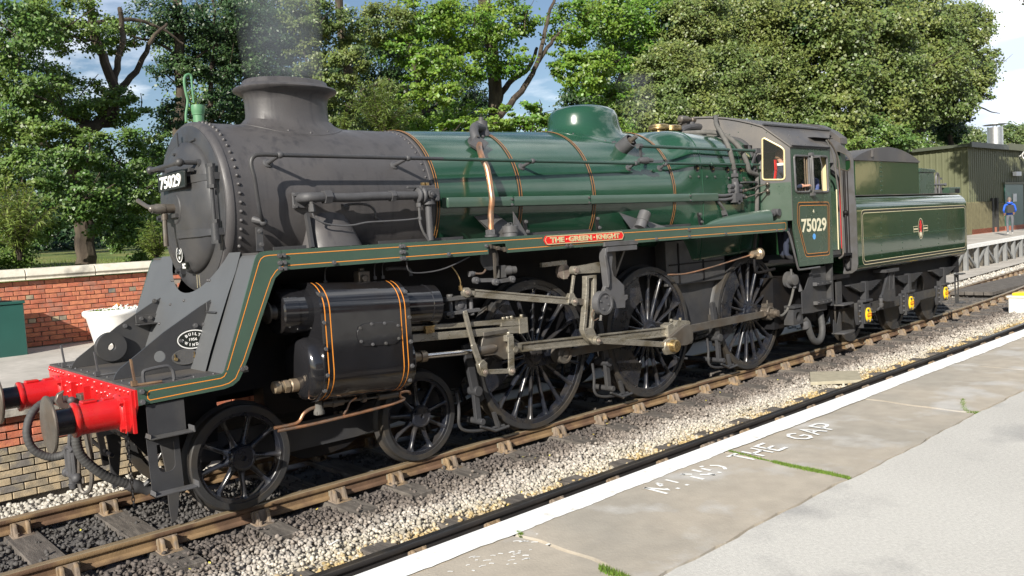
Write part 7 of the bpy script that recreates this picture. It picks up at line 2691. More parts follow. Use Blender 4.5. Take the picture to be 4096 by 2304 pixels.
# expansion link: curved, slotted, open-framed
b = MB()
cl, n_ = [], 12
def exl(t_):   # centre line
 z = 1.72 - .62 * t_
 x = 4.245 - .10 * t_ ** 1.5
 return x, z
L1 = [(exl(t_)[0] - .095, exl(t_)[1]) for t_ in np.linspace(0, 1, 8)]
R1 = [(exl(t_)[0] + .085, exl(t_)[1]) for t_ in np.linspace(0, 1, 8)]
outl = L1 + [(4.10, 1.00), (4.20, .915), (4.255, .895), (4.30, .93), (4.30, .985), (4.27, 1.02)] + R1[::-1]
hole = [(exl(t_)[0] - .045, exl(t_)[1]) for t_ in np.linspace(.05, .98, 8)] + [(exl(t_)[0] + .035, exl(t_)[1]) for t_ in np.linspace(.98, .05, 8)]
b.prism(outl, 'y', -1.155, -1.085, holes=[hole])
b.build('expansion_link', 'steel', LOCO, smooth=30, bevel=.004)
b = MB()
b.prism(arc((4.345, 1.388), .142, 0, 360, 40)[:-1], 'y', -1.255, -1.165, holes=[arc((4.345, 1.388), .112, 0, 360, 40)[:-1][::-1]])
b.prism(arc((4.345, 1.388), .113, 0, 360, 40)[:-1], 'y', -1.240, -1.18)
tru = b.build('trunnion_cover', 'primer_grey', LOCO, smooth=30, bevel=.003)
for a in (70, 160, 250, 340):
 inst('bolt', bolt_s, tru, (4.345 + .075 * math.cos(math.radians(a)), -1.240, 1.388 + .075 * math.sin(math.radians(a))))
b = MB()
b.tube([(4.20, -1.20, 1.32), (4.16, -1.20, 1.27), (4.19, -1.20, 1.20), (4.27, -1.20, 1.215)], .007, 6, smooth=4)
b.build('oil_pipe', 'copper', tru)
# link bracket
b = MB()
b.prism([(4.42, 2.03), (4.56, 2.03), (4.60, 1.93), (4.57, 1.78), (4.60, 1.69), (4.70, 1.62), (4.78, 1.56), (4.78, 1.44), (4.84, 1.44), (4.84, 1.39), (4.79, 1.37), (4.78, 1.285), (4.50, 1.30), (4.46, 1.52), (4.30, 1.52), (4.38, 1.49),
 (4.44, 1.58), (4.445, 1.78), (4.41, 1.92)], 'y', -1.19, -1.14)
b.prism([(4.425, 2.03), (4.455, 2.03), (4.445, 1.92), (4.475, 1.78), (4.47, 1.60), (4.44, 1.56), (4.42, 1.78), (4.40, 1.92)], 'y', -1.235, -1.14)
b.prism([(4.40, 2.045), (5.02, 2.045), (5.02, 2.082), (4.96, 2.10), (4.40, 2.10)], 'y', -1.245, -1.0)
b.bar((4.44, -1.2, 2.01), (5.0, -1.2, 2.01), .08, .06)
b.build('link_bracket', 'primer_grey', LOCO, smooth=30, bevel=.005)
b = MB()
b.box(4.64, 4.80, -1.06, -1.04, 1.68, 2.04)
b.bar((5.02, -1.02, 2.0), (4.76, -1.02, 1.60), .03, .03)
b.lathe((4.72, -1.06, 1.73), (0, -1, 0), [(0, .02), (.012, .02)], 10)
b.build('hanger_plate', 'dull_steel', LOCO)
b = MB()
b.prism([(4.00, 1.835), (4.05, 1.84), (4.46, 1.865), (4.46, 1.735), (4.05, 1.755), (4.0, 1.76)], 'y', -1.10, -1.06)
b.lathe((4.02, -1.05, 1.797), (0, -1, 0), [(0, .05), (.07, .05)], 18)
b.build('lifting_arm', 'steel', LOCO, bevel=.003)
b = MB()
b.lathe((4.02, -1.12, 1.797), (0, -1, 0), [(0, .032), (.02, .03)], 14)
b.lathe((3.95, -.95, 1.79), (-.1, -1, 0), [(0, .09), (.05, .09)], 18)
b.build('arm_pin', 'pin_steel', LOCO)
b = MB()
b.bar((3.985, -1.11, 1.74), (3.925, -1.11, 1.52), .025, .035, up=(1, 0, 0))
b.prism([(3.90, 1.54), (3.955, 1.54), (3.98, 1.50), (3.97, 1.46), (3.87, 1.46), (3.87, 1.50)], 'y', -1.125, -1.07)
b.box(3.93, 4.0, -1.0, -.93, 1.70, 1.92)
b.build('lifting_link', 'steel', LOCO, bevel=.002)
b = MB()
b.bar((3.575, -1.0, 1.888), (3.93, -1.0, 1.895), .04, .05)
b.build('reversing_rod', 'steel', LOCO)
# eccentric rod, return crank, connecting rod, coupling rods
link_rod('eccentric_rod', (4.24, -1.185, .955), (5.655, -1.185, .715), .045, .070, r=.052, flute=False)
b = MB()
b.prism([(5.50, .775), (5.56, .80), (5.74, .80), (5.76, .62), (5.72, .60), (5.52, .605), (5.48, .68)], 'y', -1.215, -1.165)
b.build('rod_end', 'steel', LOCO, bevel=.004)
b = MB()
b.lathe((5.655, -1.21, .705), (0, -1, 0), [(0, .080), (.015, .083), (.065, .080), (.078, .066), (.08, 0)], 28, caps=False)
b.build('return_crank_cap', 'brass', LOCO, smooth=40)
b = MB()
d_ = Vector((PINX + AX[3] - 5.655, 0, PINZ - .705))
b.prism([(5.64, .80), (5.76, .84), (6.0, .93), (6.13, .93), (6.18, .80), (6.16, .70), (6.04, .66), (5.9, .67), (5.70, .60)], 'y', -1.165, -1.115)
b.build('return_crank', 'dull_steel', LOCO, bevel=.006)
b = MB()
b.prism([(5.70, .96), (5.80, .985), (5.83, .93), (5.90, .985), (5.93, 1.005), (6.17, .97), (6.20, .94), (6.17, .89), (6.20, .83), (6.24, .83), (6.25, .72), (6.22, .66), (6.02, .65), (5.95, .69), (5.90, .74), (5.75, .75),
 (5.70, .80)], 'y', -1.115, -.99)
b.hexnut((5.86, -1.05, .995), (0, 0, 1), .022, .03)
b.hexnut((6.06, -1.05, .99), (0, 0, 1), .022, .03)
b.build('big_end', 'steel', LOCO, smooth=20, bevel=.005)
b = MB()
p, q = Vector((3.02, -1.045, 1.02)), Vector((5.80, -1.055, .868))
for s, h_, w_ in ((1, .018, .062), (-1, .018, .062)):
 vs = []
 for e, hh in ((p, .100), (q, .128)):
  for dy in (-w_ / 2, w_ / 2):
   for dz in ((hh / 2 - h_) * s if s > 0 else -hh / 2, hh / 2 * s if s > 0 else -(hh / 2 - h_)):
    vs.append((e.x, e.y + dy, e.z + dz))
 b.add(vs, [(0, 1, 3, 2), (4, 6, 7, 5), (0, 2, 6, 4), (1, 5, 7, 3), (0, 4, 5, 1), (2, 3, 7, 6)])
vs = []
for e, hh in ((p, .09), (q, .118)):
 for dy in (-.010, .012):
  for dz in (-hh / 2, hh / 2):
   vs.append((e.x, e.y + dy, e.z + dz))
b.add(vs, [(0, 1, 3, 2), (4, 6, 7, 5), (0, 2, 6, 4), (1, 5, 7, 3), (0, 4, 5, 1), (2, 3, 7, 6)])
b.bar(p, p + Vector((.12, 0, -.006)), .062, .1)
b.build('connecting_rod', 'steel', LOCO, smooth=0, bevel=.002)
b = MB()
b.bar((3.02, -1.0, 1.015), (3.10, -1.0, 1.01), .12, .13)
b.build('small_end', 'dull_steel', LOCO, bevel=.006)
for x0, x1 in ((AX[2] + PINX, AX[3] + PINX), (AX[3] + PINX, AX[4] + PINX)):
 b = MB()
 hh0, hh1 = .052, .052
 mid = (x0 + x1) / 2
 b.prism([(x0, PINZ + .045), (mid, PINZ + .056), (x1, PINZ + .045), (x1, PINZ - .045), (mid, PINZ - .056), (x0, PINZ - .045)], 'y', -.945, -.905)
 b.build('coupling_rod', 'dull_steel', LOCO, bevel=.003)
for x in (AX[2] + PINX, AX[4] + PINX):
 b = MB()
 b.lathe((x, -.84, PINZ), (0, -1, 0), [(0, .112), (.125, .112), (.135, .104), (.136, .080), (.125, .078), (.125, .04), (.14, .036), (.142, 0)], 36, caps=False)
 b.build('rod_boss', 'dull_steel', LOCO, smooth=30)
b = MB()
x = AX[4] + PINX
b.hexnut((x, -.98, PINZ), (0, -1, 0), .075, .06)
b.lathe((x, -1.04, PINZ), (0, -1, 0), [(0, .055), (.05, .052), (.06, .02)], 16)
b.box(x - .09, x + .07, -.96, -.86, PINZ + .09, PINZ + .15)
b.cyl((x - .02, -.92, PINZ + .15), (x - .02, -.92, PINZ + .20), .012, n=8)
b.cyl((x - .16, -.95, PINZ), (x - .06, -.95, PINZ), .035, n=10)
b.build('crank_end_drive', 'dull_steel', LOCO)
# speedometer cable and gearbox
b = MB()
b.tube([(x + .02, -1.06, PINZ - .03), (x + .16, -1.06, PINZ - .05), (x + .32, -1.06, PINZ + .02), (x + .43, -1.07, PINZ + .17), (x + .475, -1.09, PINZ + .32), (x + .485, -1.12, PINZ + .42)], .019, 10, smooth=5)
b.build('speedometer_cable', 'lagging', LOCO)
b = MB()
b.lathe((8.93, -1.02, 1.30), (-.15, -1, 0), [(0, .13), (.05, .13), (.06, .09), (.14, .085), (.15, .05)], 24)
b.cyl((8.90, -1.1, 1.38), (8.90, -1.1, 1.47), .018, n=8)
b.cyl((8.95, -1.12, 1.17), (8.95, -1.12, 1.26), .026, n=10)
b.build('gearbox', 'primer_grey', LOCO)
# lubricator drive behind the valance cut-out
b = MB()
b.lathe((2.72, -1.10, 2.02), (0, -1, 0), [(0, .13), (.01, .13)], 28)
b.build('ratchet_disc', 'frame_grey', LOCO)
b = MB()
b.bar((2.64, -1.20, 2.145), (2.86, -1.20, 2.095), .02, .03)
b.lathe((2.745, -1.20, 2.118), (0, -1, 0), [(0, .024), (.035, .022)], 6)
b.box(2.835, 2.862, -1.225, -1.19, 2.075, 2.125)
b.box(2.632, 2.66, -1.225, -1.19, 2.120, 2.165)
b.bar((2.715, -1.19, 2.07), (2.745, -1.15, 1.78), .012, .03, up=(1, 0, 0))
b.bar((2.80, -1.13, 2.06), (2.80, -1.13, 1.93), .012, .03, up=(1, 0, 0))
b.build('lubricator_lever', 'dull_steel', LOCO)
b = MB()
b.bar((2.50, -1.10, 1.80), (2.75, -1.12, 1.785), .03, .04)
b.bar((2.75, -1.14, 1.765), (2.98, -1.14, 1.775), .03, .04)
for q_ in ((2.745, -1.16, 1.765), (2.98, -1.16, 1.775), (2.51, -1.12, 1.80)):
 b.lathe(q_, (0, -1, 0), [(-.03, .036), (.012, .036), (.014, .016), (.03, .014)], 14)
b.box(2.86, 2.93, -1.12, -1.03, 1.80, 1.93)
b.lathe((2.92, -1.07, 1.87), (1, -.3, 0), [(0, .05), (.10, .05), (.105, .042), (.16, .040), (.17, .015)], 16)
b.build('lubricator_links', 'primer_grey', LOCO)
b = MB()
b.tube([(2.53, -1.08, 1.87), (2.62, -1.09, 1.865), (2.67, -1.09, 1.90), (2.68, -1.09, 1.95), (2.64, -1.09, 1.985)], .011, 8, smooth=4)
b.build('oil_pipe', 'copper', LOCO)
b = MB()
b.lathe((2.46, -1.07, 1.87), (1, 0, 0), [(0, .03), (.05, .03), (.055, .02), (.08, .02)], 12)
b.build('pipe_union', 'primer_grey', LOCO)
b = MB()
b.tube([(1.60, -1.19, 2.05), (1.65, -1.17, 1.95), (1.85, -1.15, 1.93), (2.1, -1.15, 1.955), (2.4, -1.17, 2.05)], .0075, 6, smooth=4)
b.tube([(1.50, -1.0, 1.99), (1.62, -.98, 1.99), (1.78, -.97, 1.97), (1.80, -.97, 1.90)], .018, 8, smooth=3)
b.build('oil_pipes', 'pipe_grey', LOCO)
# copper pipe and brass cock by the rear driver
b = MB()
b.tube([(6.0, -.93, 1.60), (6.4, -.93, 1.585), (7.0, -.93, 1.63), (7.6, -.95, 1.70), (8.05, -1.0, 1.76)], .011, 8, smooth=4)
b.build('copper_pipe', 'copper', LOCO)
b = MB()
b.lathe((8.0, -1.0, 1.755), (1, 0, 0), [(-.06, .05), (0, .055), (.08, .055), (.10, .09), (.17, .09), (.18, .05)], 14)
b.hexnut((8.09, -1.0, 1.72), (0, -1, 0), .05, .08)
b.build('brass_cock', 'bronze', LOCO)
b = MB()
b.tube([(8.02, -1.0, 1.68), (8.03, -1.0, 1.53), (8.10, -1.0, 1.47), (8.50, -1.05, 1.50)], .022, 8, smooth=4)
b.build('bent_pipe', 'matt_black', LOCO)
# firebox lower part, ashpan and back frames between the drivers
b = MB()
b.box(6.15, 7.55, -.80, .80, 1.42, 2.04)
b.prism([(6.25, 1.42), (7.45, 1.42), (7.25, .70), (6.45, .70)], 'y', -.70, .70)
b.build('ashpan', 'frame_grey', LOCO, bevel=.01)
b = MB()
for x in (6.42, 7.0):
 b.box(x - .012, x + .012, -.812, -.80, 1.45, 2.0)
b.box(6.2, 7.5, -.812, -.80, 1.70, 1.72)
b.build('ashpan_ribs', 'matt_black', LOCO, kind='stuff')
# brake hangers and blocks
for x, R_ in ((AX[2] - .985, .86), (AX[3] - .985, .86), (AX[4] - .985, .86)):
 b = MB()
 b.bar((x - .06, -.86, 1.12), (x + .03, -.86, .62), .05, .09, up=(1, 0, 0))
 b.bar((x + .03, -.86, .62), (x + .05, -.86, .27), .05, .07, up=(1, 0, 0))
 b.cyl((x + .04, -.92, .60), (x + .04, -.70, .60), .055, n=14)
 b.cyl((x + .05, -.95, .27), (x + .05, .7, .27), .035, n=12)
 o = b.build('brake_hanger', 'frame_grey', LOCO, bevel=.004)
 b = MB()
 c_ = (x + .985, .8635)
 b.prism(arc(c_, .885, 176, 205, 8) + arc(c_, .96, 205, 176, 8), 'y', -.84, -.72)
 b.build('brake_block', 'tyre_black', o, bevel=.003)
 b = MB()
 b.tube([(x + .05, -.90, .22), (x + .25, -.90, .13), (x + .45, -.90, .14)], .018, 8)
 b.tube([(x - .22, -.86, .62), (x - .20, -.86, .45), (x - .21, -.86, .28), (x - .12, -.86, .20), (x + .10, -.86, .16), (x + .42, -.86, .15)], .017, 8, smooth=4)
 b.bar((x + .28, -.86, .32), (x + .33, -.86, .15), .05, .03, up=(1, 0, 0))
 b.build('sand_pipe', 'frame_grey', o)
# ---------------------------------------------------------------- cab
CAB = LOCO
b = MB()
w1 = rounded([(8.745, 2.645), (9.165, 2.645), (9.165, 3.195), (8.725, 3.195)], .05)
w2 = rounded([(9.235, 2.640), (9.765, 2.640), (9.760, 3.200), (9.225, 3.200)], .05)
side = [(8.645, 2.232), (8.64, 2.062), (8.50, 2.062)][:1] + [(8.645, 2.062), (8.80, 1.512), (9.868, 1.500), (9.868, 3.345), (8.66, 3.345)]
b.prism(side, 'y', -1.305, -1.290, holes=[w1[::-1], w2[::-1]])
cs = b.build('cab_side', 'cab_green', CAB, smooth=0)
b = MB()
b.prism(side, 'y', 1.290, 1.305, holes=[w1[::-1], w2[::-1]])
b.build('cab_side', 'cab_green', CAB, smooth=0)
for k, wpts in enumerate((w1, w2)):
 b = MB()
 P_ = [(x, -1.312, z) for x, z in wpts]
 b.tube(P_, .018, 8, closed=True)
 fr_ = b.build('window_frame', 'primer_grey', cs)
 b = MB()
 P_ = [(x, -1.285, z) for x, z in rounded([(wpts[0][0] + .0, 2.665), (wpts[0][0] + .40, 2.665), (wpts[0][0] + .40, 3.17), (wpts[0][0] + .0, 3.17)], .03)]
 if k == 0:
  b = MB()
  b.add([(8.73, -1.296, 2.65), (9.06, -1.296, 2.65), (9.06, -1.296, 3.195), (8.73, -1.296, 3.195)], [(0, 1, 2, 3)])
  b.build('pane', 'window_glass', fr_, smooth=0)
  b = MB()
  b.box(9.06, 9.075, -1.302, -1.285, 2.65, 3.19)
  b.box(9.145, 9.17, -1.300, -1.280, 2.65, 3.19)
  b.build('sliding_frame', 'bronze', fr_, kind='stuff')
# hinged draught glass between the windows
b = MB()
b.tube([(9.20, -1.33, 2.60), (9.20, -1.36, 2.66), (9.185, -1.36, 3.18), (9.20, -1.33, 3.24)], .018, 8)
b.box(9.165, 9.23, -1.37, -1.31, 3.20, 3.245)
b.box(9.175, 9.245, -1.37, -1.31, 2.585, 2.63)
b.bar((9.19, -1.36, 3.17), (9.20, -1.48, 3.17), .02, .02)
b.bar((9.20, -1.36, 2.66), (9.20, -1.48, 2.66), .02, .02)
dg = b.build('draught_screen', 'primer_grey', cs)
b = MB()
b.prism([(-1.37, 2.67), (-1.50, 2.67), (-1.51, 3.02), (-1.48, 3.17), (-1.37, 3.17)], 'x', 9.197, 9.203)
b.build('pane', 'window_glass', dg, smooth=0)
b = MB()
b.tube([(9.20, -1.37, 2.67), (9.20, -1.50, 2.67), (9.20, -1.51, 3.02), (9.20, -1.48, 3.17), (9.20, -1.37, 3.17)], .006, 6, closed=True)
b.build('pane_rim', 'primer_grey', dg)
# lined panel and number
def pline(pts, m_, w, y=-1.3065, nm='lining'):
 b = MB()
 b.ribbon([(x, y, z) for x, z in pts], w, (0, -1, 0), closed=True)
 return b.build(nm, m_, cs, smooth=0)
po = rounded([(8.800, 2.490), (9.790, 2.480), (9.752, 1.636), (8.985, 1.648), (8.765, 2.185)], .06)
pi_ = rounded([(8.845, 2.440), (9.745, 2.432), (9.712, 1.683), (9.018, 1.692), (8.815, 2.18)], .05)
pm_ = rounded([(8.822, 2.465), (9.768, 2.456), (9.732, 1.660), (9.002, 1.670), (8.790, 2.183)], .055)
pline(pm_, 'panel_black', .032, -1.3062, 'panel_border')
pline(po, 'lining_orange', .0065, -1.3068)
pline(pi_, 'lining_orange', .0065, -1.3068)
put_text('number', '75029', cs, (9.285, -1.307, 2.130), (1, 0, 0), (0, 0, 1), .25, 'cream_paint', .0008, .006, width=.79, height=.212)
put_text('power_class', '4', cs, (9.275, -1.307, 2.345), (1, 0, 0), (0, 0, 1), .05, 'cream_paint', .0008, .002, width=.042, height=.055)
b = MB()
b.lathe((9.272, -1.3062, 1.950), (0, -1, 0), [(0, .046), (.0008, .046), (.0009, 0)], 28, caps=False)
b.build('blue_spot', 'blue_dot', cs, smooth=0)
for k in range(9):
 inst('rivet', riv_green, cs, (8.93 + k * .105, -1.305, 1.59))
 inst('rivet', riv_green, cs, (8.76 + k * .13, -1.305, 2.565))
for k in range(17):
 inst('rivet', riv_green, cs, (9.838, -1.305, 1.60 + k * .1))
for k in range(8):
 inst('rivet', riv_green, cs, (8.70 + .02 * k * (1 if k < 0 else 1), -1.305, 2.02 - k * .062))
for x, z in ((9.43, 2.15), (9.43, 1.96), (9.43, 1.87), (9.43, 1.78), (9.05, 2.27), (9.20, 2.28), (8.79, 2.90), (8.79, 3.02), (9.2, 1.53), (9.05, 1.535)):
 inst('rivet', riv_green, cs, (x, -1.305, z))
# inclined handrail under the cab
b = MB()
b.tube([(8.50, -1.29, 2.06), (8.56, -1.30, 1.95), (8.735, -1.30, 1.52), (8.77, -1.30, 1.478), (8.83, -1.30, 1.462), (9.42, -1.30, 1.462)], .016, 8, smooth=4)
b.build('cab_handrail', 'primer_grey', CAB)
# front plates, angled back towards the side sheets, with the spectacle window
def cabfront(s):
 def P(q, t=0.0):
  yy, z = q
  return (8.075 + .43 * yy + t, s * yy, z)
 outer = [(.50, 2.222), (1.30, 2.222), (1.30, 3.345), (.94, 3.672), (.65, 3.79), (.35, 3.875), (0, 3.905), (0, 3.45), (.60, 3.42), (.84, 3.25), (.88, 2.9), (.84, 2.4)]
 outer = [(.0, 3.50), (.62, 3.46), (.80, 3.30), (.83, 3.0), (.80, 2.6), (.75, 2.222), (1.303, 2.222), (1.303, 3.345), (.94, 3.672), (.65, 3.79), (.35, 3.875), (0, 3.905)]
 win = rounded([(.925, 2.865), (1.222, 2.840), (1.228, 3.285), (1.19, 3.33), (.975, 3.485), (.945, 3.48)], [.04, .05, .03, .02, .02, .02])
 loops = [outer, win]
 flat = [q for l in loops for q in l]
 tris = tessellate_polygon([[Vector((q[0], q[1], 0)) for q in l] for l in loops])
 n = len(flat)
 vs = [P(q) for q in flat] + [P(q, .016) for q in flat]
 fs = [tuple(t) for t in tris] + [tuple(i + n for i in t) for t in tris]
 st_ = 0
 for l in loops:
  m = len(l)
  for i in range(m):
   j = (i + 1) % m
   fs.append((st_ + i, st_ + j, st_ + j + n, st_ + i + n))
  st_ += m
 b = MB()
 b.add(vs, fs)
 cf = b.build('cab_front', 'roof_grey', CAB, smooth=0)
 q_ = [(.755, 2.225), (1.301, 2.225), (1.301, 2.80), (.815, 2.80)]
 b = MB()
 b.add([P(q, -.002) for q in q_], [(0, 1, 2, 3)])
 b.build('lower_panel', 'cab_green', cf, smooth=0)
 b = MB()
 b.tube([P(q, -.008) for q in win], .014, 8, closed=True)
 f_ = b.build('spectacle_frame', 'cast_gold', cf)
 b = MB()
 b.add([P(q, .004) for q in win], [tuple(range(len(win)))])
 b.build('pane', 'window_glass', f_, smooth=0)
 return cf
cf = cabfront(-1)
cabfront(1)
for yy, z in ((1.14, 2.745), (1.14, 2.635), (1.0, 3.57), (.8, 3.69), (.5, 3.60), (.62, 3.62)):
 inst('rivet', riv_green, cf, (8.075 + .43 * yy, -yy, z), (0, 0, -.4))
# roof
b = MB()
RP = [(1.325, 3.335), (1.31, 3.352), (.955, 3.682), (.80, 3.750), (.62, 3.815), (.45, 3.865), (.25, 3.905), (0, 3.925)]
prof_ = [(-y, z) for y, z in RP] + [(y, z) for y, z in RP[::-1][1:]]
vs, fs = [], []
n = len(prof_)
for (y, z) in prof_:
 xf = 8.045 + .43 * abs(y)
 xr = 9.84 if abs(y) > 1.0 else 10.60
 for x, dz in ((xf, 0), (xr, 0), (xr, -.022), (xf, -.022)):
  vs.append((x, y, z + dz))
for i in range(n - 1):
 for j in range(4):
  fs.append((i * 4 + j, i * 4 + (j + 1) % 4, (i + 1) * 4 + (j + 1) % 4, (i + 1) * 4 + j))
fs += [(0, 1, 2, 3), ((n - 1) * 4 + 3, (n - 1) * 4 + 2, (n - 1) * 4 + 1, (n - 1) * 4)]
b.add(vs, fs)
roof = b.build('cab_roof', 'roof_grey', CAB, smooth=25)
for s in (-1,):
 b = MB()
 b.bar((8.50, s * .955, 3.70), (10.62, s * .955, 3.70), .035, .022)
 b.build('rain_strip', 'frame_grey', roof)
 b = MB()
 b.bar((8.66, s * 1.322, 3.338), (9.84, s * 1.322, 3.338), .03, .020)
 b.build('eaves_gutter', 'matt_black', roof)
for k in range(9):
 inst('rivet', riv_x, roof, (8.72 + k * .135, -1.29, 3.372), (.75, 0, 0))
for k in range(14):
 inst('rivet', riv_x, roof, (8.6 + k * .14, -.90, 3.710), (.4, 0, 0))
for x, y in ((8.9, -1.16), (8.95, -1.12), (9.15, -1.15), (9.22, -1.13), (9.1, -1.05), (9.5, -1.02), (9.56, -1.02), (9.62, -1.02)):
 inst('rivet', riv_x, roof, (x, y, 3.352 + (1.31 - abs(y)) * .93), (.75, 0, 0))
b = MB()
b.prism([(-1.24, 3.50), (-1.10, 3.515), (-1.10, 3.525), (-1.24, 3.51)], 'x', 9.52, 10.13)
b.build('ventilator_flap', 'matt_black', roof)
# cab interior: floor, far side, backhead, doorway
b = MB()
b.box(8.7, 10.65, -1.25, 1.25, 1.58, 1.62)
b.build('cab_floor', 'matt_black', CAB)
b = MB()
b.box(8.20, 8.60, -.80, .80, 1.62, 3.40)
b.build('boiler_backhead', 'matt_black', CAB)
b = MB()
b.box(9.855, 9.87, -1.285, -1.16, 1.62, 3.35)
b.build('door_pillar', 'cream_wall', CAB)
b = MB()
b.box(9.875, 10.13, -1.262, -1.25, 1.70, 2.65)
cd_ = b.build('cab_door', 'loco_green', CAB)
b = MB()
b.box(9.86, 10.25, -1.25, -1.1, 1.62, 1.70)
b.build('door_sill', 'frame_grey', cd_)
b = MB()
b.tube([(9.88, -1.25, 3.47), (9.98, -1.27, 3.34), (10.05, -1.28, 3.20), (10.08, -1.28, 3.05), (10.17, -1.28, 2.66)], .013, 10, smooth=4)
b.build('grab_rail', 'lagging', CAB)
b = MB()
b.tube([(9.98, -1.22, 3.50), (10.10, -1.26, 3.36), (10.22, -1.27, 3.18), (10.26, -1.27, 3.0), (10.29, -1.27, 2.6), (10.29, -1.27, 1.75), (10.27, -1.27, 1.60), (10.15, -1.27, 1.56)], .016, 10, smooth=4)
b.build('grab_rail', 'dull_steel', CAB)
b = MB()
b.box(10.14, 10.155, -1.27, -1.255, 1.70, 2.68)
b.build('door_edge', 'lining_pale', cd_)
b = MB()
b.prism([(9.9, 3.15), (9.95, 3.22), (10.1, 2.92), (10.1, 2.66), (9.9, 3.0)], 'y', -1.15, -1.14)
b.build('wind_sheet', 'primer_grey', CAB)
# steps under the cab
b = MB()
b.prism([(9.02, 1.10), (9.12, 1.13), (9.33, 1.40), (9.38, 1.45), (9.38, .74), (9.02, .76)], 'y', -1.20, -1.185)
b.box(9.385, 9.86, -1.175, -1.16, .74, 1.45)
b.prism([(9.90, .80), (9.97, .80), (9.97, 1.48), (9.93, 1.40), (9.89, 1.25)], 'y', -1.24, -1.10)
stp = b.build('cab_step_plates', 'frame_grey', LOCO, smooth=0)
for z in (1.165, .865):
 b = MB()
 b.prism([(9.36, -1.18), (9.90, -1.18), (9.86, -1.255), (9.63, -1.275), (9.40, -1.255)], 'z', z, z + .055)
 o = b.build('step_tread', 'frame_grey', stp, smooth=0)
 for k in range(4):
  inst('bolt', bolt_s, o, (9.42 + .14 * k, -1.262, z + .03))
b = MB()
b.prism([(8.80, .60), (9.10, .60), (9.10, .84), (8.82, .84)], 'y', -1.16, -1.0, holes=[arc((8.96, .72), .075, 0, 360, 20)[:-1][::-1]])
b.box(8.82, 9.12, -1.18, -1.0, .86, .90)
b.build('steam_heat_box', 'frame_grey', LOCO)
b = MB()
b.box(8.6, 9.9, -.95, .95, .55, 1.35)
b.build('drag_box', 'matt_black', LOCO)
b = MB()
b.tube([(9.0, -1.0, 1.35), (9.15, -1.05, 1.28), (9.20, -1.08, 1.10)], .035, 8)
b.build('pipe_stub', 'primer_grey', LOCO)
hose('injector_hose', [(9.22, -1.10, .66), (9.30, -1.12, .58), (9.36, -1.12, .44), (9.46, -1.12, .30), (9.60, -1.12, .24), (9.74, -1.12, .30), (9.82, -1.10, .46), (9.86, -1.05, .70)], .052)
b = MB()
b.lathe((9.22, -1.10, .62), (.6, 0, -1), [(0, .05), (.04, .068), (.12, .068), (.13, .055)], 16)
b.build('hose_clip', 'primer_grey', LOCO)
# ================================================================== THE TENDER
TEN = thing('tender', 'green lined tender with high rounded coal bunker, red lion crest and yellow axlebox covers', 'tender', (13.2, 0, 0))
X0, X1 = 10.745, 15.73
b = MB()
sec = [(-.95, 1.262), (-1.15, 1.272), (-1.235, 1.30), (-1.285, 1.345), (-1.303, 1.42), (-1.305, 1.60), (-1.305, 2.30), (-1.300, 2.39), (-1.275, 2.455), (-1.22, 2.515), (-1.14, 2.555), (-1.0, 2.57), (-.5, 2.575), (0, 2.58)]
full = sec + [(-y, z) for y, z in sec[::-1][1:]]
b.prism(full, 'x', X0, X1)
tank = b.build('tank', 'tender_green', TEN, smooth=30, bevel=.004)
b = MB()
b.box(X0 + .02, X1 - .02, -1.12, 1.12, 2.575, 2.590)
b.build('tank_top', 'roof_grey', TEN)
# bunker
b = MB()
b.prism([(-1.0, 2.585), (-1.0, 3.215), (1.0, 3.215), (1.0, 2.585)], 'x', 11.39, 14.13)
bk = b.build('coal_bunker', 'tender_green', TEN, smooth=30, bevel=.003)
b = MB()
b.prism([(11.37, 3.215)] + [(11.37 + 2.76 * t_, 3.235 + .235 * math.sin(PI * t_) ** .8) for t_ in np.linspace(0, 1, 25)] + [(14.13, 3.215)], 'y', -1.012, 1.012)
br_ = b.build('bunker_roof', 'roof_grey', TEN, smooth=30, bevel=.006)
b = MB()
b.box(11.36, 14.15, -1.018, -1.0, 3.205, 3.235)
b.build('cornice', 'roof_grey', br_)
b = MB()
b.bar((12.02, -1.03, 3.27), (12.04, -1.03, 3.40), .03, .05, up=(0, 1, 0))
b.build('lifting_lug', 'roof_grey', br_)
for k in range(7):
 z = 2.67 + k * .085
 inst('rivet', riv_tender, bk, (12.40, -1.0, z))
 inst('rivet', riv_tender, bk, (12.45, -1.0, z))
# water hatch box and rails behind the bunker
b = MB()
b.box(14.20, 14.95, -.98, -.2, 2.585, 3.02)
b.prism([(14.16, 3.02), (15.0, 3.02), (14.95, 3.08), (14.22, 3.10)], 'y', -1.0, -.15)
b.build('tool_box', 'cab_green', TEN, bevel=.006)
b = MB()
b.tube([(14.75, -.95, 2.775), (15.62, -.95, 2.775)], .022, 8)
b.sphere((14.78, -.95, 2.775), .035)
b.sphere((15.60, -.95, 2.775), .035)
b.bar((15.05, -.95, 2.59), (15.12, -.95, 2.77), .03, .02)
b.bar((15.40, -.95, 2.59), (15.35, -.95, 2.77), .03, .02)
b.tube([(15.12, -.95, 2.60), (15.12, -.95, 2.92), (15.17, -.95, 3.0), (15.22, -.95, 3.0), (15.27, -.95, 2.92), (15.27, -.95, 2.60)], .022, 8, smooth=3)
b.bar((15.27, -.95, 2.90), (15.42, -.95, 2.90), .03, .04)
b.build('filler_rail', 'primer_grey', TEN)
b = MB()
b.box(15.62, 16.25, -1.02, -.10, 2.585, 2.715)
b.build('rear_box', 'cab_green', TEN, bevel=.006)
b = MB()
b.box(15.95, 16.18, -1.026, -1.02, 2.60, 2.68)
b.build('box_slot', 'matt_black', TEN)
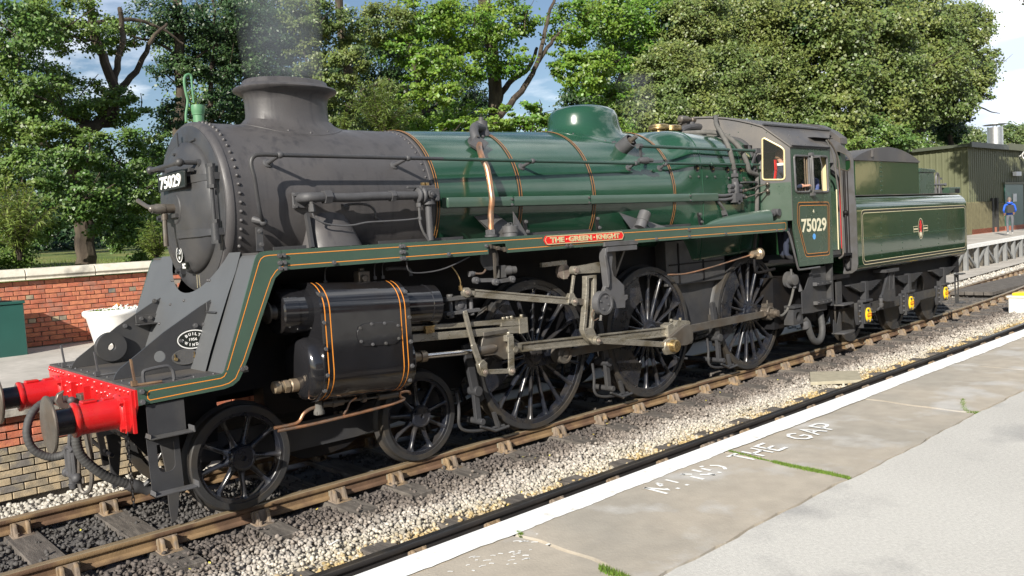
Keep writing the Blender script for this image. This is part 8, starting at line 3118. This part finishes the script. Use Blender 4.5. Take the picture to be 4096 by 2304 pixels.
# lining
def tline(pts, w, m_='lining_pale', y=-1.3065, par=None):
 b = MB()
 b.ribbon([(x, y, z) for x, z in pts], w, (0, -1, 0), closed=True)
 return b.build('lining', m_, par or tank, smooth=0)
tline(rounded([(10.912, 1.395), (15.685, 1.400), (15.700, 2.325), (10.905, 2.325)], .11, 6), .010)
tline(rounded([(10.935, 1.420), (15.660, 1.425), (15.675, 2.300), (10.928, 2.300)], .10, 6), .030, 'panel_black', -1.3060)
tline(rounded([(10.960, 1.447), (15.635, 1.450), (15.650, 2.273), (10.955, 2.273)], .09, 6), .010)
# rivets
for x in (11.66, 12.53, 13.36, 14.22, 15.03):
 for k in range(9):
  inst('rivet', riv_tender, tank, (x, -1.304, 1.50 + k * .098))
k = 0
x = 10.86
while x < 15.70:
 inst('rivet', riv_tender, tank, (x, -1.304, 1.845))
 x += .076
# crest
b = MB()
cx_, cz_ = 13.365, 1.925
b.ribbon([(cx_ + .118 * math.cos(a), -1.3085, cz_ + .190 * math.sin(a)) for a in np.linspace(0, 2 * PI, 41)[:-1]], .012, (0, -1, 0), closed=True)
b.ribbon([(cx_ - .118, -1.3085, cz_ + .045), (cx_ - .33, -1.3085, cz_ + .045), (cx_ - .33, -1.3085, cz_ - .055), (cx_ - .118, -1.3085, cz_ - .055)], .009, (0, -1, 0))
b.ribbon([(cx_ + .118, -1.3085, cz_ + .045), (cx_ + .33, -1.3085, cz_ + .045), (cx_ + .33, -1.3085, cz_ - .055), (cx_ + .118, -1.3085, cz_ - .055)], .009, (0, -1, 0))
b.ribbon([(cx_ - .13, -1.3085, cz_ - .005), (cx_ - .32, -1.3085, cz_ - .005)], .028, (0, -1, 0))
b.ribbon([(cx_ + .13, -1.3085, cz_ - .005), (cx_ + .32, -1.3085, cz_ - .005)], .028, (0, -1, 0))
cr = b.build('crest', 'lining_pale', tank, smooth=0)
b = MB()
b.lathe((cx_, -1.3055, cz_), (0, -1, 0), [(0, .112), (.001, .112), (.0011, 0)], 36, caps=False)
b.v = [(v[0], v[1], cz_ + (v[2] - cz_) * 1.62) for v in b.v]
b.build('oval_ground', 'panel_black', cr, smooth=0)
b = MB()   # plain upright lion-like figure in red
b.prism([(cx_ + x * .09, cz_ + .03 + z * .13) for x, z in [(-.5, -.8), (-.15, -.75), (-.1, -.3), (.15, -.35), (.1, -.8), (.45, -.8), (.42, -.2), (.6, .2), (.75, .55), (.5, .4), (.38, .2), (.3, .5), (.4, .8),
 (.15, 1.0), (-.2, .95), (-.35, .7), (-.25, .45), (-.65, .5), (-.7, .3), (-.35, .2), (-.7, .0), (-.65, -.15), (-.3, -.1), (-.42, -.45)]], 'y', -1.3078, -1.3070)
b.build('red_lion', 'plate_red', cr, smooth=0)
b = MB()
b.lathe((cx_, -1.3066, cz_ - .10), (0, -1, 0), [(0, .058), (.0010, .058), (.0011, 0)], 24, caps=False)
b.build('wheel_emblem', 'cream_paint', cr, smooth=0)
# front end: weather shields, hood and fittings
b = MB()
for s in (-1, 1):
 win = rounded([(s * 1.0, 3.34), (s * 1.05, 3.335), (s * 1.20, 3.25), (s * 1.243, 3.15), (s * 1.235, 3.03), (s * 1.18, 2.993), (s * 1.0, 3.06)], .02)
 out = [(s * .88, 3.585), (s * 1.04, 3.49), (s * 1.23, 3.30), (s * 1.285, 3.20), (s * 1.292, 2.60), (s * 1.308, 2.40), (s * 1.31, 1.42), (s * 1.285, 1.325), (s * 1.20, 1.268), (s * 1.05, 1.258), (s * 1.05, 1.45), (s * 1.0, 1.9),
 (s * 1.0, 2.9), (s * .90, 3.0), (s * .80, 3.3)]
 b = MB()
 b.prism(out, 'x', 10.722, 10.738, holes=[win[::-1]])
 ws = b.build('weather_shield', 'primer_grey', TEN, smooth=0)
 b = MB()
 b.add([(10.73, y, z) for y, z in win], [tuple(range(len(win)))])
 b.build('pane', 'window_glass', ws, smooth=0)
 b = MB()
 b.tube([(10.718, y, z) for y, z in win], .008, 6, closed=True)
 b.build('pane_rim', 'dull_steel', ws)
 b = MB()
 b.bar((10.715, s * 1.18, 2.99), (10.715, s * 1.185, 1.32), .02, .012)
 b.build('shield_edge', 'matt_black', ws)
b = MB()   # arched front hood above the shovelling plate
HP = [(-1.055, 3.47), (-1.05, 3.567), (-.90, 3.70), (-.65, 3.84), (-.3, 3.91), (0, 3.925), (.3, 3.91), (.65, 3.84), (.9, 3.70), (1.05, 3.567), (1.055, 3.47)]
b.prism(HP, 'x', 10.76, 11.02)
b.build('front_hood', 'roof_grey', TEN, smooth=30)
b = MB()
b.box(10.80, 10.98, -1.03, 1.03, 1.4, 3.47)
b.build('front_bulkhead', 'cab_green', TEN)
b = MB()
b.tube([(10.66, -1.15, 3.0), (10.66, -1.15, 2.6), (10.66, -1.16, 1.55)], .022, 8)
b.sphere((10.66, -1.155, 2.3), .045)
b.build('brake_column', 'matt_black', TEN)
b = MB()
b.tube([(10.55, -1.12, 2.85), (10.55, -1.12, 2.4), (10.55, -1.12, 1.7)], .005, 8)
b.build('red_rod', 'plate_red', TEN)
b = MB()
b.tube([(10.68, -1.2, 1.60), (10.68, -1.2, 1.38), (10.66, -1.14, 1.36), (10.66, -1.12, 1.50)], .014, 8, smooth=3)
b.build('lower_grab', 'matt_black', TEN)
b = MB()
b.box(10.20, 10.75, -1.15, 1.15, 1.20, 1.26)
b.build('footplate', 'matt_black', TEN)
# underframe
b = MB()
for s in (-1, 1):
 hol = [arc((13.98, .80), .19, 0, 360, 24)[:-1][::-1]]
 b.prism([(10.50, 1.26), (15.66, 1.26), (15.66, .98), (15.3, .95), (15.05, .80), (14.65, .62), (13.55, .62), (12.95, .66), (12.75, .60), (11.70, .58), (11.50, .60), (11.0, .66), (10.62, .98), (10.50, 1.05)], 'y', s * 1.02 - .012, s * 1.02 + .012, holes=hol)
b.build('tender_frames', 'matt_black', TEN, smooth=0)
b = MB()
b.prism([(11.7, .68), (14.9, .68), (14.9, .52), (11.7, .50)], 'y', -1.07, -1.045)
b.build('stay_bar', 'frame_grey', TEN)
b = MB()
b.box(10.9, 15.6, -.85, .85, .62, 1.25)
b.build('tender_well', 'matt_black', TEN)
CAPX = (11.41, 13.235, 14.95)
CZ = (.485, .515, .55)
TW = .48
for i, (x, cz) in enumerate(zip(CAPX, CZ)):
 for s in (-1, 1):
  b = MB()
  c_ = (x, TW)
  t_ = bpy.data.objects.new('wheel', tyre_me0) if False else None
  b = MB()
  prof = [(-.822, TW - .09), (-.822, TW - .004), (-.735, TW), (-.715, TW + .02), (-.700, TW + .028), (-.685, TW + .02), (-.68, TW - .09)]
  b.lathe((x, 0, TW), (0, 1, 0), prof + [prof[0]], 56, caps=False)
  b.lathe((x, -.80, TW), (0, 1, 0), [(0, TW - .088), (.05, TW - .088)], 40)
  if s > 0:
   b.v = [(v[0], -v[1], v[2]) for v in b.v]
  b.build('wheel', 'tyre_black', TEN, smooth=30)
 # axlebox with horn plates
 b = MB()
 b.prism([(x - .30, .72), (x - .12, .72), (x - .10, .36), (x - .26, .33), (x - .30, .45)], 'y', -1.09, -1.03)
 b.prism([(x - .15, .72), (x + .15, .72), (x + .15, .76), (x - .15, .76)], 'y', -1.17, -1.03)
 b.box(x - .125, x + .135, -1.135, -1.02, cz - .15, cz + .20)
 b.box(x - .16, x - .13, -1.12, -1.02, cz - .22, cz + .26)
 ab = b.build('axlebox', 'frame_grey', TEN, bevel=.006)
 for k in range(4):
  inst('bolt', bolt_g, ab, (x - .215, -1.09, .66 - k * .09))
 b = MB()
 b.prism([(x + .088 * math.cos(a), cz + .128 * math.sin(a)) for a in np.linspace(0, 2 * PI, 33)[:-1]], 'y', -1.165, -1.130)
 cv = b.build('axlebox_cover', 'yellow_paint', ab, smooth=30, bevel=.006)
 b = MB()
 b.prism([(x - .084, cz - .028), (x + .084, cz - .028), (x + .084, cz + .028), (x - .084, cz + .028)], 'y', -1.168, -1.164)
 st_ = b.build('red_stripe', 'buffer_red', cv)
 put_text('letters', 'TIMKEN', st_, (x, -1.1685, cz), (1, 0, 0), (0, 0, 1), .04, 'yellow_paint', .0006, .0012, width=.125, height=.032)
 for dx, dz in ((.065, .09), (.065, -.095), (-.06, .09), (-.06, -.095)):
  inst('bolt', bolt_g, cv, (x + dx, -1.165, cz + dz))
 # leaf spring
 b = MB()
 for k in range(7):
  L_ = .62 - k * .065
  z = 1.05 - k * .022
  b.bar((x - L_, -1.08, z + .05 * 0), (x + L_, -1.08, z), .09, .018)
 b.box(x - .05, x + .05, -1.14, -1.02, .76, 1.08)
 b.build('leaf_spring', 'frame_grey', TEN, kind='stuff')
# steps and water-scoop bracket
b = MB()
b.box(10.17, 10.37, -1.185, -1.17, .80, 1.16)
b.prism([(10.08, .30), (10.37, .32), (10.37, .60), (10.33, .68), (10.27, .56), (10.22, .45), (10.10, .55)], 'y', -1.16, -1.15)
sp2 = b.build('tender_step_plate', 'frame_grey', TEN, smooth=0)
for z in (.775, .305):
 b = MB()
 b.prism([(10.10, -1.12), (10.40, -1.12), (10.62, -1.20), (10.64, -1.24), (10.58, -1.29), (10.36, -1.33), (10.12, -1.33)], 'z', z, z + .018)
 b.build('step_tread', 'primer_grey', sp2)
b = MB()
b.prism([(11.88, 1.19), (12.42, 1.185), (12.42, 1.245), (11.88, 1.245)], 'y', -1.28, -1.04)
b.prism([(12.12, 1.18), (12.38, 1.18), (12.40, .68), (12.36, .64), (12.02, .66), (11.82, .70), (11.80, .78), (11.88, .82)], 'y', -1.21, -1.17)
b.bar((12.16, -1.22, 1.17), (12.10, -1.22, .86), .012, .012, up=(0, 1, 0))
b.bar((12.33, -1.22, 1.17), (12.27, -1.22, .86), .012, .012, up=(0, 1, 0))
b.build('sieve_box', 'frame_grey', TEN, bevel=.004)
b = MB()
b.lathe((11.80, -1.2, .74), (0, 0, -1), [(0, .04), (.08, .03), (.09, .045), (.13, .045), (.17, .02)], 12)
b.bar((11.80, -1.2, .60), (11.66, -1.2, .55), .02, .025)
b.build('drain_cock', 'primer_grey', TEN)
# rear buffer beam, buffers and steps
b = MB()
b.box(15.60, 15.68, -1.15, 1.15, .92, 1.26)
b.build('rear_beam', 'matt_black', TEN)
for y in (-.867, .867):
 b = MB()
 b.lathe((15.68, y * .9, 1.05), (1, 0, 0), [(0, .14), (.02, .12), (.20, .115), (.21, .18), (.24, .18)], 28)
 b.build('rear_buffer', 'matt_black', TEN, smooth=35)
b = MB()
b.prism([(15.28, .92), (15.52, .92), (15.50, .30), (15.30, .30)], 'y', -1.20, -1.19, holes=[[(15.40 + .055 * math.cos(a), .66 + .19 * math.sin(a)) for a in np.linspace(2 * PI, 0, 21)[:-1]]])
sp3 = b.build('rear_step_plate', 'frame_grey', TEN, smooth=0)
for z in (.90, .30):
 b = MB()
 b.prism([(15.26, -1.19), (15.54, -1.19), (15.62, -1.24), (15.50, -1.34), (15.26, -1.34)], 'z', z, z + .018)
 b.build('step_tread', 'frame_grey', sp3)
# ================================================================== PEOPLE
mat('skin', (0.55, 0.30, 0.21), 0.55, spec=0.4)
mat('hair_brown', (0.20, 0.11, 0.06), 0.8)
mat('hair_grey', (0.16, 0.13, 0.11), 0.8)
mat('jersey_navy', (0.018, 0.024, 0.045), 0.85)
mat('jersey_band', (0.16, 0.19, 0.24), 0.85)
mat('overall_blue', (0.07, 0.10, 0.26), 0.85, var=.1, vscale=8)
mat('hoodie_blue', (0.02, 0.10, 0.55), 0.8, var=.12, vscale=5)
mat('trouser_grey', (0.10, 0.105, 0.12), 0.85, var=.12, vscale=6)
mat('bag_black', (0.015, 0.015, 0.018), 0.7)
mat('shoe_white', (0.75, 0.75, 0.73), 0.6)
def skin_body(name, joints, bones, material, parent, root=0, sub=2):
 me = bpy.data.meshes.new(name)
 me.from_pydata([j[0] for j in joints], bones, [])
 o = bpy.data.objects.new(name, me)
 COL.objects.link(o)
 sk = o.modifiers.new('skin', 'SKIN')
 sk.use_smooth_shade = True
 sk.branch_smoothing = .6
 for i, j in enumerate(joints):
  v = me.skin_vertices[0].data[i]
  r = j[1]
  v.radius = r if isinstance(r, tuple) else (r, r)
  v.use_root = (i == root)
 ss = o.modifiers.new('sub', 'SUBSURF')
 ss.levels = ss.render_levels = sub
 dg = bpy.context.evaluated_depsgraph_get()
 m2 = bpy.data.meshes.new_from_object(o.evaluated_get(dg))
 bpy.data.objects.remove(o)
 bpy.data.meshes.remove(me)
 m2.materials.clear()
 m2.materials.append(M[material])
 for p in m2.polygons:
  p.use_smooth = True
 return m2
def person(name_label, loc, H, face, pose, mats, extra=None, walk=0.0):
 """a figure H tall standing at loc and facing the angle 'face' (0 = +X)"""
 t = thing('person', name_label, 'person', loc)
 k = H / 1.75
 R = Matrix.Rotation(face, 4, 'Z')
 T = Matrix.Translation(Vector(loc)) @ R @ Matrix.Scale(k, 4)
 def place(me, nm, label=None):
  me.transform(T)
  o = link(nm, me, t, loc=(0, 0, 0))
  return o
 s_ = walk
 # x forward, y left, z up
 J = [((0, 0, .94), (.135, .105)), ((0, 0, 1.12), (.130, .095)), ((0, 0, 1.30), (.165, .110)), ((0, 0, 1.42), (.130, .09)), ((.01, 0, 1.50), .055), ((.02, 0, 1.56), .06),
 ((.01, .10, .90), .092), ((.04 * s_ * 4, .10, .50), .062), ((-.10 * s_ * 2, .10, .10), .045), ((.06 - .10 * s_ * 2, .105, .045), (.045, .035)), ((.13 - .1 * s_ * 2, .11, .035), (.04, .028)),
 ((.01, -.10, .90), .092), ((-.02 * s_ * 2 + .02, -.10, .50), .062), ((.10 * s_ * 2, -.10, .10), .045), ((.06 + .10 * s_ * 2, -.105, .045), (.045, .035)), ((.13 + .1 * s_ * 2, -.11, .035), (.04, .028)),
 ((0, .19, 1.40), .060), pose['le'] + (.045,) if False else (pose['le'], .046), (pose['lh'], .034), ((0, -.19, 1.40), .060), (pose['re'], .046), (pose['rh'], .034)]
 Bn = [(0, 1), (1, 2), (2, 3), (3, 4), (4, 5), (0, 6), (6, 7), (7, 8), (8, 9), (9, 10), (0, 11), (11, 12), (12, 13), (13, 14), (14, 15), (3, 16), (16, 17), (17, 18), (3, 19), (19, 20), (20, 21)]
 body = place(skin_body('body', J, Bn, mats['top'], t), 'body')
 body.data.materials.append(M[mats['legs']])
 body.data.materials.append(M[mats['shoe']])
 body.data.materials.append(M['skin'])
 inv = T.inverted()
 for p in body.data.polygons:
  c = inv @ p.center
  hz = c.z
  p.material_index = 2 if hz < .085 else (1 if hz < .93 else 0)
  if hz > 1.50:
   p.material_index = 3
  for hnd in (pose['lh'], pose['rh']):
   if (c - Vector(hnd)).length < .075:
    p.material_index = 3
  if mats.get('band') and 1.20 < hz < 1.28 and abs(c.y) < .2:
   p.material_index = 4
 if mats.get('band'):
  body.data.materials.append(M[mats['band']])
 # head with brow, nose, chin and ears
 b = MB()
 n, m = 20, 14
 vs = []
 hc = Vector((.035, 0, 1.645))
 for j in range(m + 1):
  bb = PI * j / m
  for i in range(n):
   a = 2 * PI * i / n
   x, y, z = math.sin(bb) * math.cos(a), math.sin(bb) * math.sin(a), math.cos(bb)
   X, Y, Z = x * .100, y * .078, z * .118
   if z < 0:
    X *= 1 - .18 * (-z) if x < 0 else 1 - .06 * (-z)
    Y *= 1 - .26 * (-z)
   if x > .80 and abs(z + .12) < .28 and abs(y) < .2:
    X += .022 * (1 - abs(z + .12) / .28)
   if x > .75 and .10 < z < .30 and .15 < abs(y) < .5:
    X -= .010
   vs.append(hc + Vector((X, Y, Z)))
 b.add(vs, [(j * n + i, (j + 1) * n + i, (j + 1) * n + (i + 1) % n, j * n + (i + 1) % n) for j in range(m) for i in range(n)])
 for s in (-1, 1):
  b.sphere(hc + Vector((-.005, s * .080, -.01)), .026, 8, 6, sc=(.7, .35, 1.1))
 hm = b.mesh('head', 'skin', smooth=80)
 head = place(hm, 'head')
 b = MB()
 vs, keep = [], []
 for j in range(m // 2 + 2):
  bb = PI * j / m
  for i in range(n):
   a = 2 * PI * i / n
   x, y, z = math.sin(bb) * math.cos(a), math.sin(bb) * math.sin(a), math.cos(bb)
   vs.append(hc + Vector((x * .108 - .004, y * .086, z * .126)))
 fs = []
 for j in range(m // 2 + 1):
  for i in range(n):
   a = 2 * PI * (i + .5) / n
   if math.cos(a) > .45 and j > 2:
    continue
   fs.append((j * n + i, (j + 1) * n + i, (j + 1) * n + (i + 1) % n, j * n + (i + 1) % n))
 b.add(vs, fs)
 place(b.mesh('hair', mats['hair'], smooth=80), 'hair')
 b = MB()
 for s in (-1, 1):
  b.sphere(hc + Vector((.088, s * .030, .018)), .011, 8, 6)
 place(b.mesh('eyes', 'white_paint', smooth=80), 'eyes')
 b = MB()
 b.box(hc.x + .082, hc.x + .098, -.024, .024, hc.z - .062, hc.z - .054)
 for s in (-1, 1):
  b.sphere(hc + Vector((.098, s * .030, .018)), .005, 6, 4)
 place(b.mesh('mouth_and_pupils', 'hair_grey', smooth=60), 'mouth')
 # hands: palm, four fingers and thumb
 for nm, hnd, el in (('hand', pose['lh'], pose['le']), ('hand', pose['rh'], pose['re'])):
  d = (Vector(hnd) - Vector(el)).normalized()
  _, u, w = axes(d)
  b = MB()
  h0 = Vector(hnd)
  b.bar(h0 - d * .01, h0 + d * .085, .075, .028, up=w)
  for i, L_ in enumerate((.058, .070, .066, .050)):
   st_ = h0 + d * .080 + u * (-.028 + .019 * i)
   b.tube([st_, st_ + d * L_ * .5, st_ + d * L_ * .85 + w * .02], (.0095, .007), 6)
  st_ = h0 + d * .02 - u * .035
  b.tube([st_, st_ + d * .03 - u * .022, st_ + d * .06 - u * .022 + w * .01], (.011, .008), 6)
  place(b.mesh('hand', 'skin', smooth=60), 'hand')
 return t, T, place
p1, T1, pl1 = person('man in a blue hooded top with black backpack walking away on the far platform', (42.0, 5.75, .90), 1.78, math.radians(25),
 dict(le=(-.06, .26, 1.14), lh=(.12, .20, 1.0), re=(.02, -.26, 1.14), rh=(.18, -.22, 1.02)), dict(top='hoodie_blue', legs='trouser_grey', shoe='shoe_white', hair='hair_grey'), walk=.35)
b = MB()
b.prism(rounded([(-.15, 1.02), (.15, 1.02), (.135, 1.40), (-.135, 1.40)], .07), 'x', -.27, -.10)
pl1(b.mesh('backpack', 'bag_black', smooth=40, bevel=.02), 'backpack')
b = MB()
b.lathe((-.06, 0, 1.47), (-.3, 0, 1), [(-.02, .10), (.03, .13), (.05, .11)], 16)
pl1(b.mesh('hood', 'hoodie_blue', smooth=60), 'hood')
p2, T2, pl2 = person('fair haired driver with glasses and dark banded jersey seen through the gold-framed cab window', (8.87, -1.0, 1.60), 1.72, math.radians(-40),
 dict(le=(.05, .27, 1.14), lh=(.28, .18, 1.12), re=(.05, -.27, 1.14), rh=(.30, -.16, 1.16)), dict(top='jersey_navy', legs='jersey_navy', shoe='bag_black', hair='hair_brown', band='jersey_band'))
b = MB()
for s in (-1, 1):
 P_ = [(.140, s * .034 + .020 * math.cos(a), 1.662 + .016 * math.sin(a)) for a in np.linspace(0, 2 * PI, 13)[:-1]]
 b.tube(P_, .0025, 5, closed=True)
 b.bar((.135, s * .055, 1.668), (.03, s * .082, 1.668), .004, .004)
pl2(b.mesh('glasses', 'bag_black'), 'glasses')
b = MB()
b.lathe((.01, 0, 1.50), (0, 0, 1), [(0, .075), (.03, .078), (.04, .065)], 16)
pl2(b.mesh('collar', 'white_paint', smooth=50), 'collar')
p3, T3, pl3 = person('crew member in pale blue overalls standing in the cab doorway', (10.18, -.80, 1.615), 1.55, math.radians(150),
 dict(le=(.05, .27, 1.14), lh=(.28, .20, 1.12), re=(.05, -.27, 1.14), rh=(.25, -.2, 1.10)), dict(top='overall_blue', legs='overall_blue', shoe='bag_black', hair='hair_grey'))
b = MB()
b.bar((8.675, -1.03, 3.16), (8.685, -1.03, 2.99), .012, .055, up=(1, 0, 0))
b.bar((8.685, -1.03, 3.0), (8.64, -1.03, 2.86), .012, .045, up=(1, 0, 0))
o = b.build('red_strap', 'plate_red', None)
tag(o, 'bright red strap hanging inside the cab beside the driver', 'strap')
# ================================================================== SMOKE AND STEAM
def vol(name, col, dens, scale, thr):
 m = bpy.data.materials.new(name)
 m.use_nodes = True
 nt = m.node_tree
 nt.nodes.clear()
 L = nt.links.new
 o = _n(nt, 'ShaderNodeOutputMaterial')
 v = _n(nt, 'ShaderNodeVolumePrincipled')
 v.inputs['Color'].default_value = (*col, 1)
 v.inputs['Anisotropy'].default_value = .3
 g_ = _n(nt, 'ShaderNodeNewGeometry')
 no = _n(nt, 'ShaderNodeTexNoise')
 no.inputs['Scale'].default_value = scale
 no.inputs['Detail'].default_value = 4
 L(g_.outputs['Position'], no.inputs[0])
 mr = _n(nt, 'ShaderNodeMapRange')
 mr.inputs[1].default_value = thr
 mr.inputs[2].default_value = thr + .3
 mr.inputs[4].default_value = dens
 L(no.outputs[0], mr.inputs[0])
 # fade towards the skin of the plume, using the object's own coordinates
 tc = _n(nt, 'ShaderNodeTexCoord')
 sp = _n(nt, 'ShaderNodeSeparateXYZ')
 L(tc.outputs['Object'], sp.inputs[0])
 cmb = _n(nt, 'ShaderNodeCombineXYZ')
 L(sp.outputs[0], cmb.inputs[0])
 L(sp.outputs[1], cmb.inputs[1])
 ln = _n(nt, 'ShaderNodeVectorMath', operation='LENGTH')
 L(cmb.outputs[0], ln.inputs[0])
 fd = _n(nt, 'ShaderNodeMapRange')
 fd.inputs[1].default_value = 1.0
 fd.inputs[2].default_value = .35
 L(ln.outputs['Value'], fd.inputs[0])
 mu = _n(nt, 'ShaderNodeMath', operation='MULTIPLY')
 L(mr.outputs[0], mu.inputs[0])
 L(fd.outputs[0], mu.inputs[1])
 L(mu.outputs[0], v.inputs['Density'])
 L(v.outputs[0], o.inputs['Volume'])
 M[name] = m
vol('smoke', (0.62, 0.66, 0.70), 1.1, .9, .30)
vol('steam', (0.9, 0.9, 0.9), .9, 3.0, .38)
def plume(name, label, base, r0, r1, h, m_, lean):
 b = MB()
 n = 24
 vs = []
 for j in range(9):
  t_ = j / 8
  for i in range(n):
   a = 2 * PI * i / n
   vs.append((math.cos(a) * (r0 + (r1 - r0) * t_) / r1 + lean * t_ / r1, math.sin(a) * (r0 + (r1 - r0) * t_) / r1, h * t_))
 b.add(vs, [(j * n + i, j * n + (i + 1) % n, (j + 1) * n + (i + 1) % n, (j + 1) * n + i) for j in range(8) for i in range(n)] + [tuple(range(n)), tuple(8 * n + i for i in range(n))])
 me = b.mesh(name, m_, smooth=60)
 o = link(name, me, None, loc=base, scale=(r1, r1, 1), kind='stuff')
 tag(o, label, 'smoke')
plume('chimney_smoke', 'thin blue grey smoke rising straight up from the locomotive chimney', (1.10, 0, 3.955), .40, .60, 4.0, 'smoke', -.05)
plume('safety_valve_steam', 'faint wisp of steam beside the brass safety valves', (6.85, .1, 3.70), .22, .36, .8, 'steam', -.1)
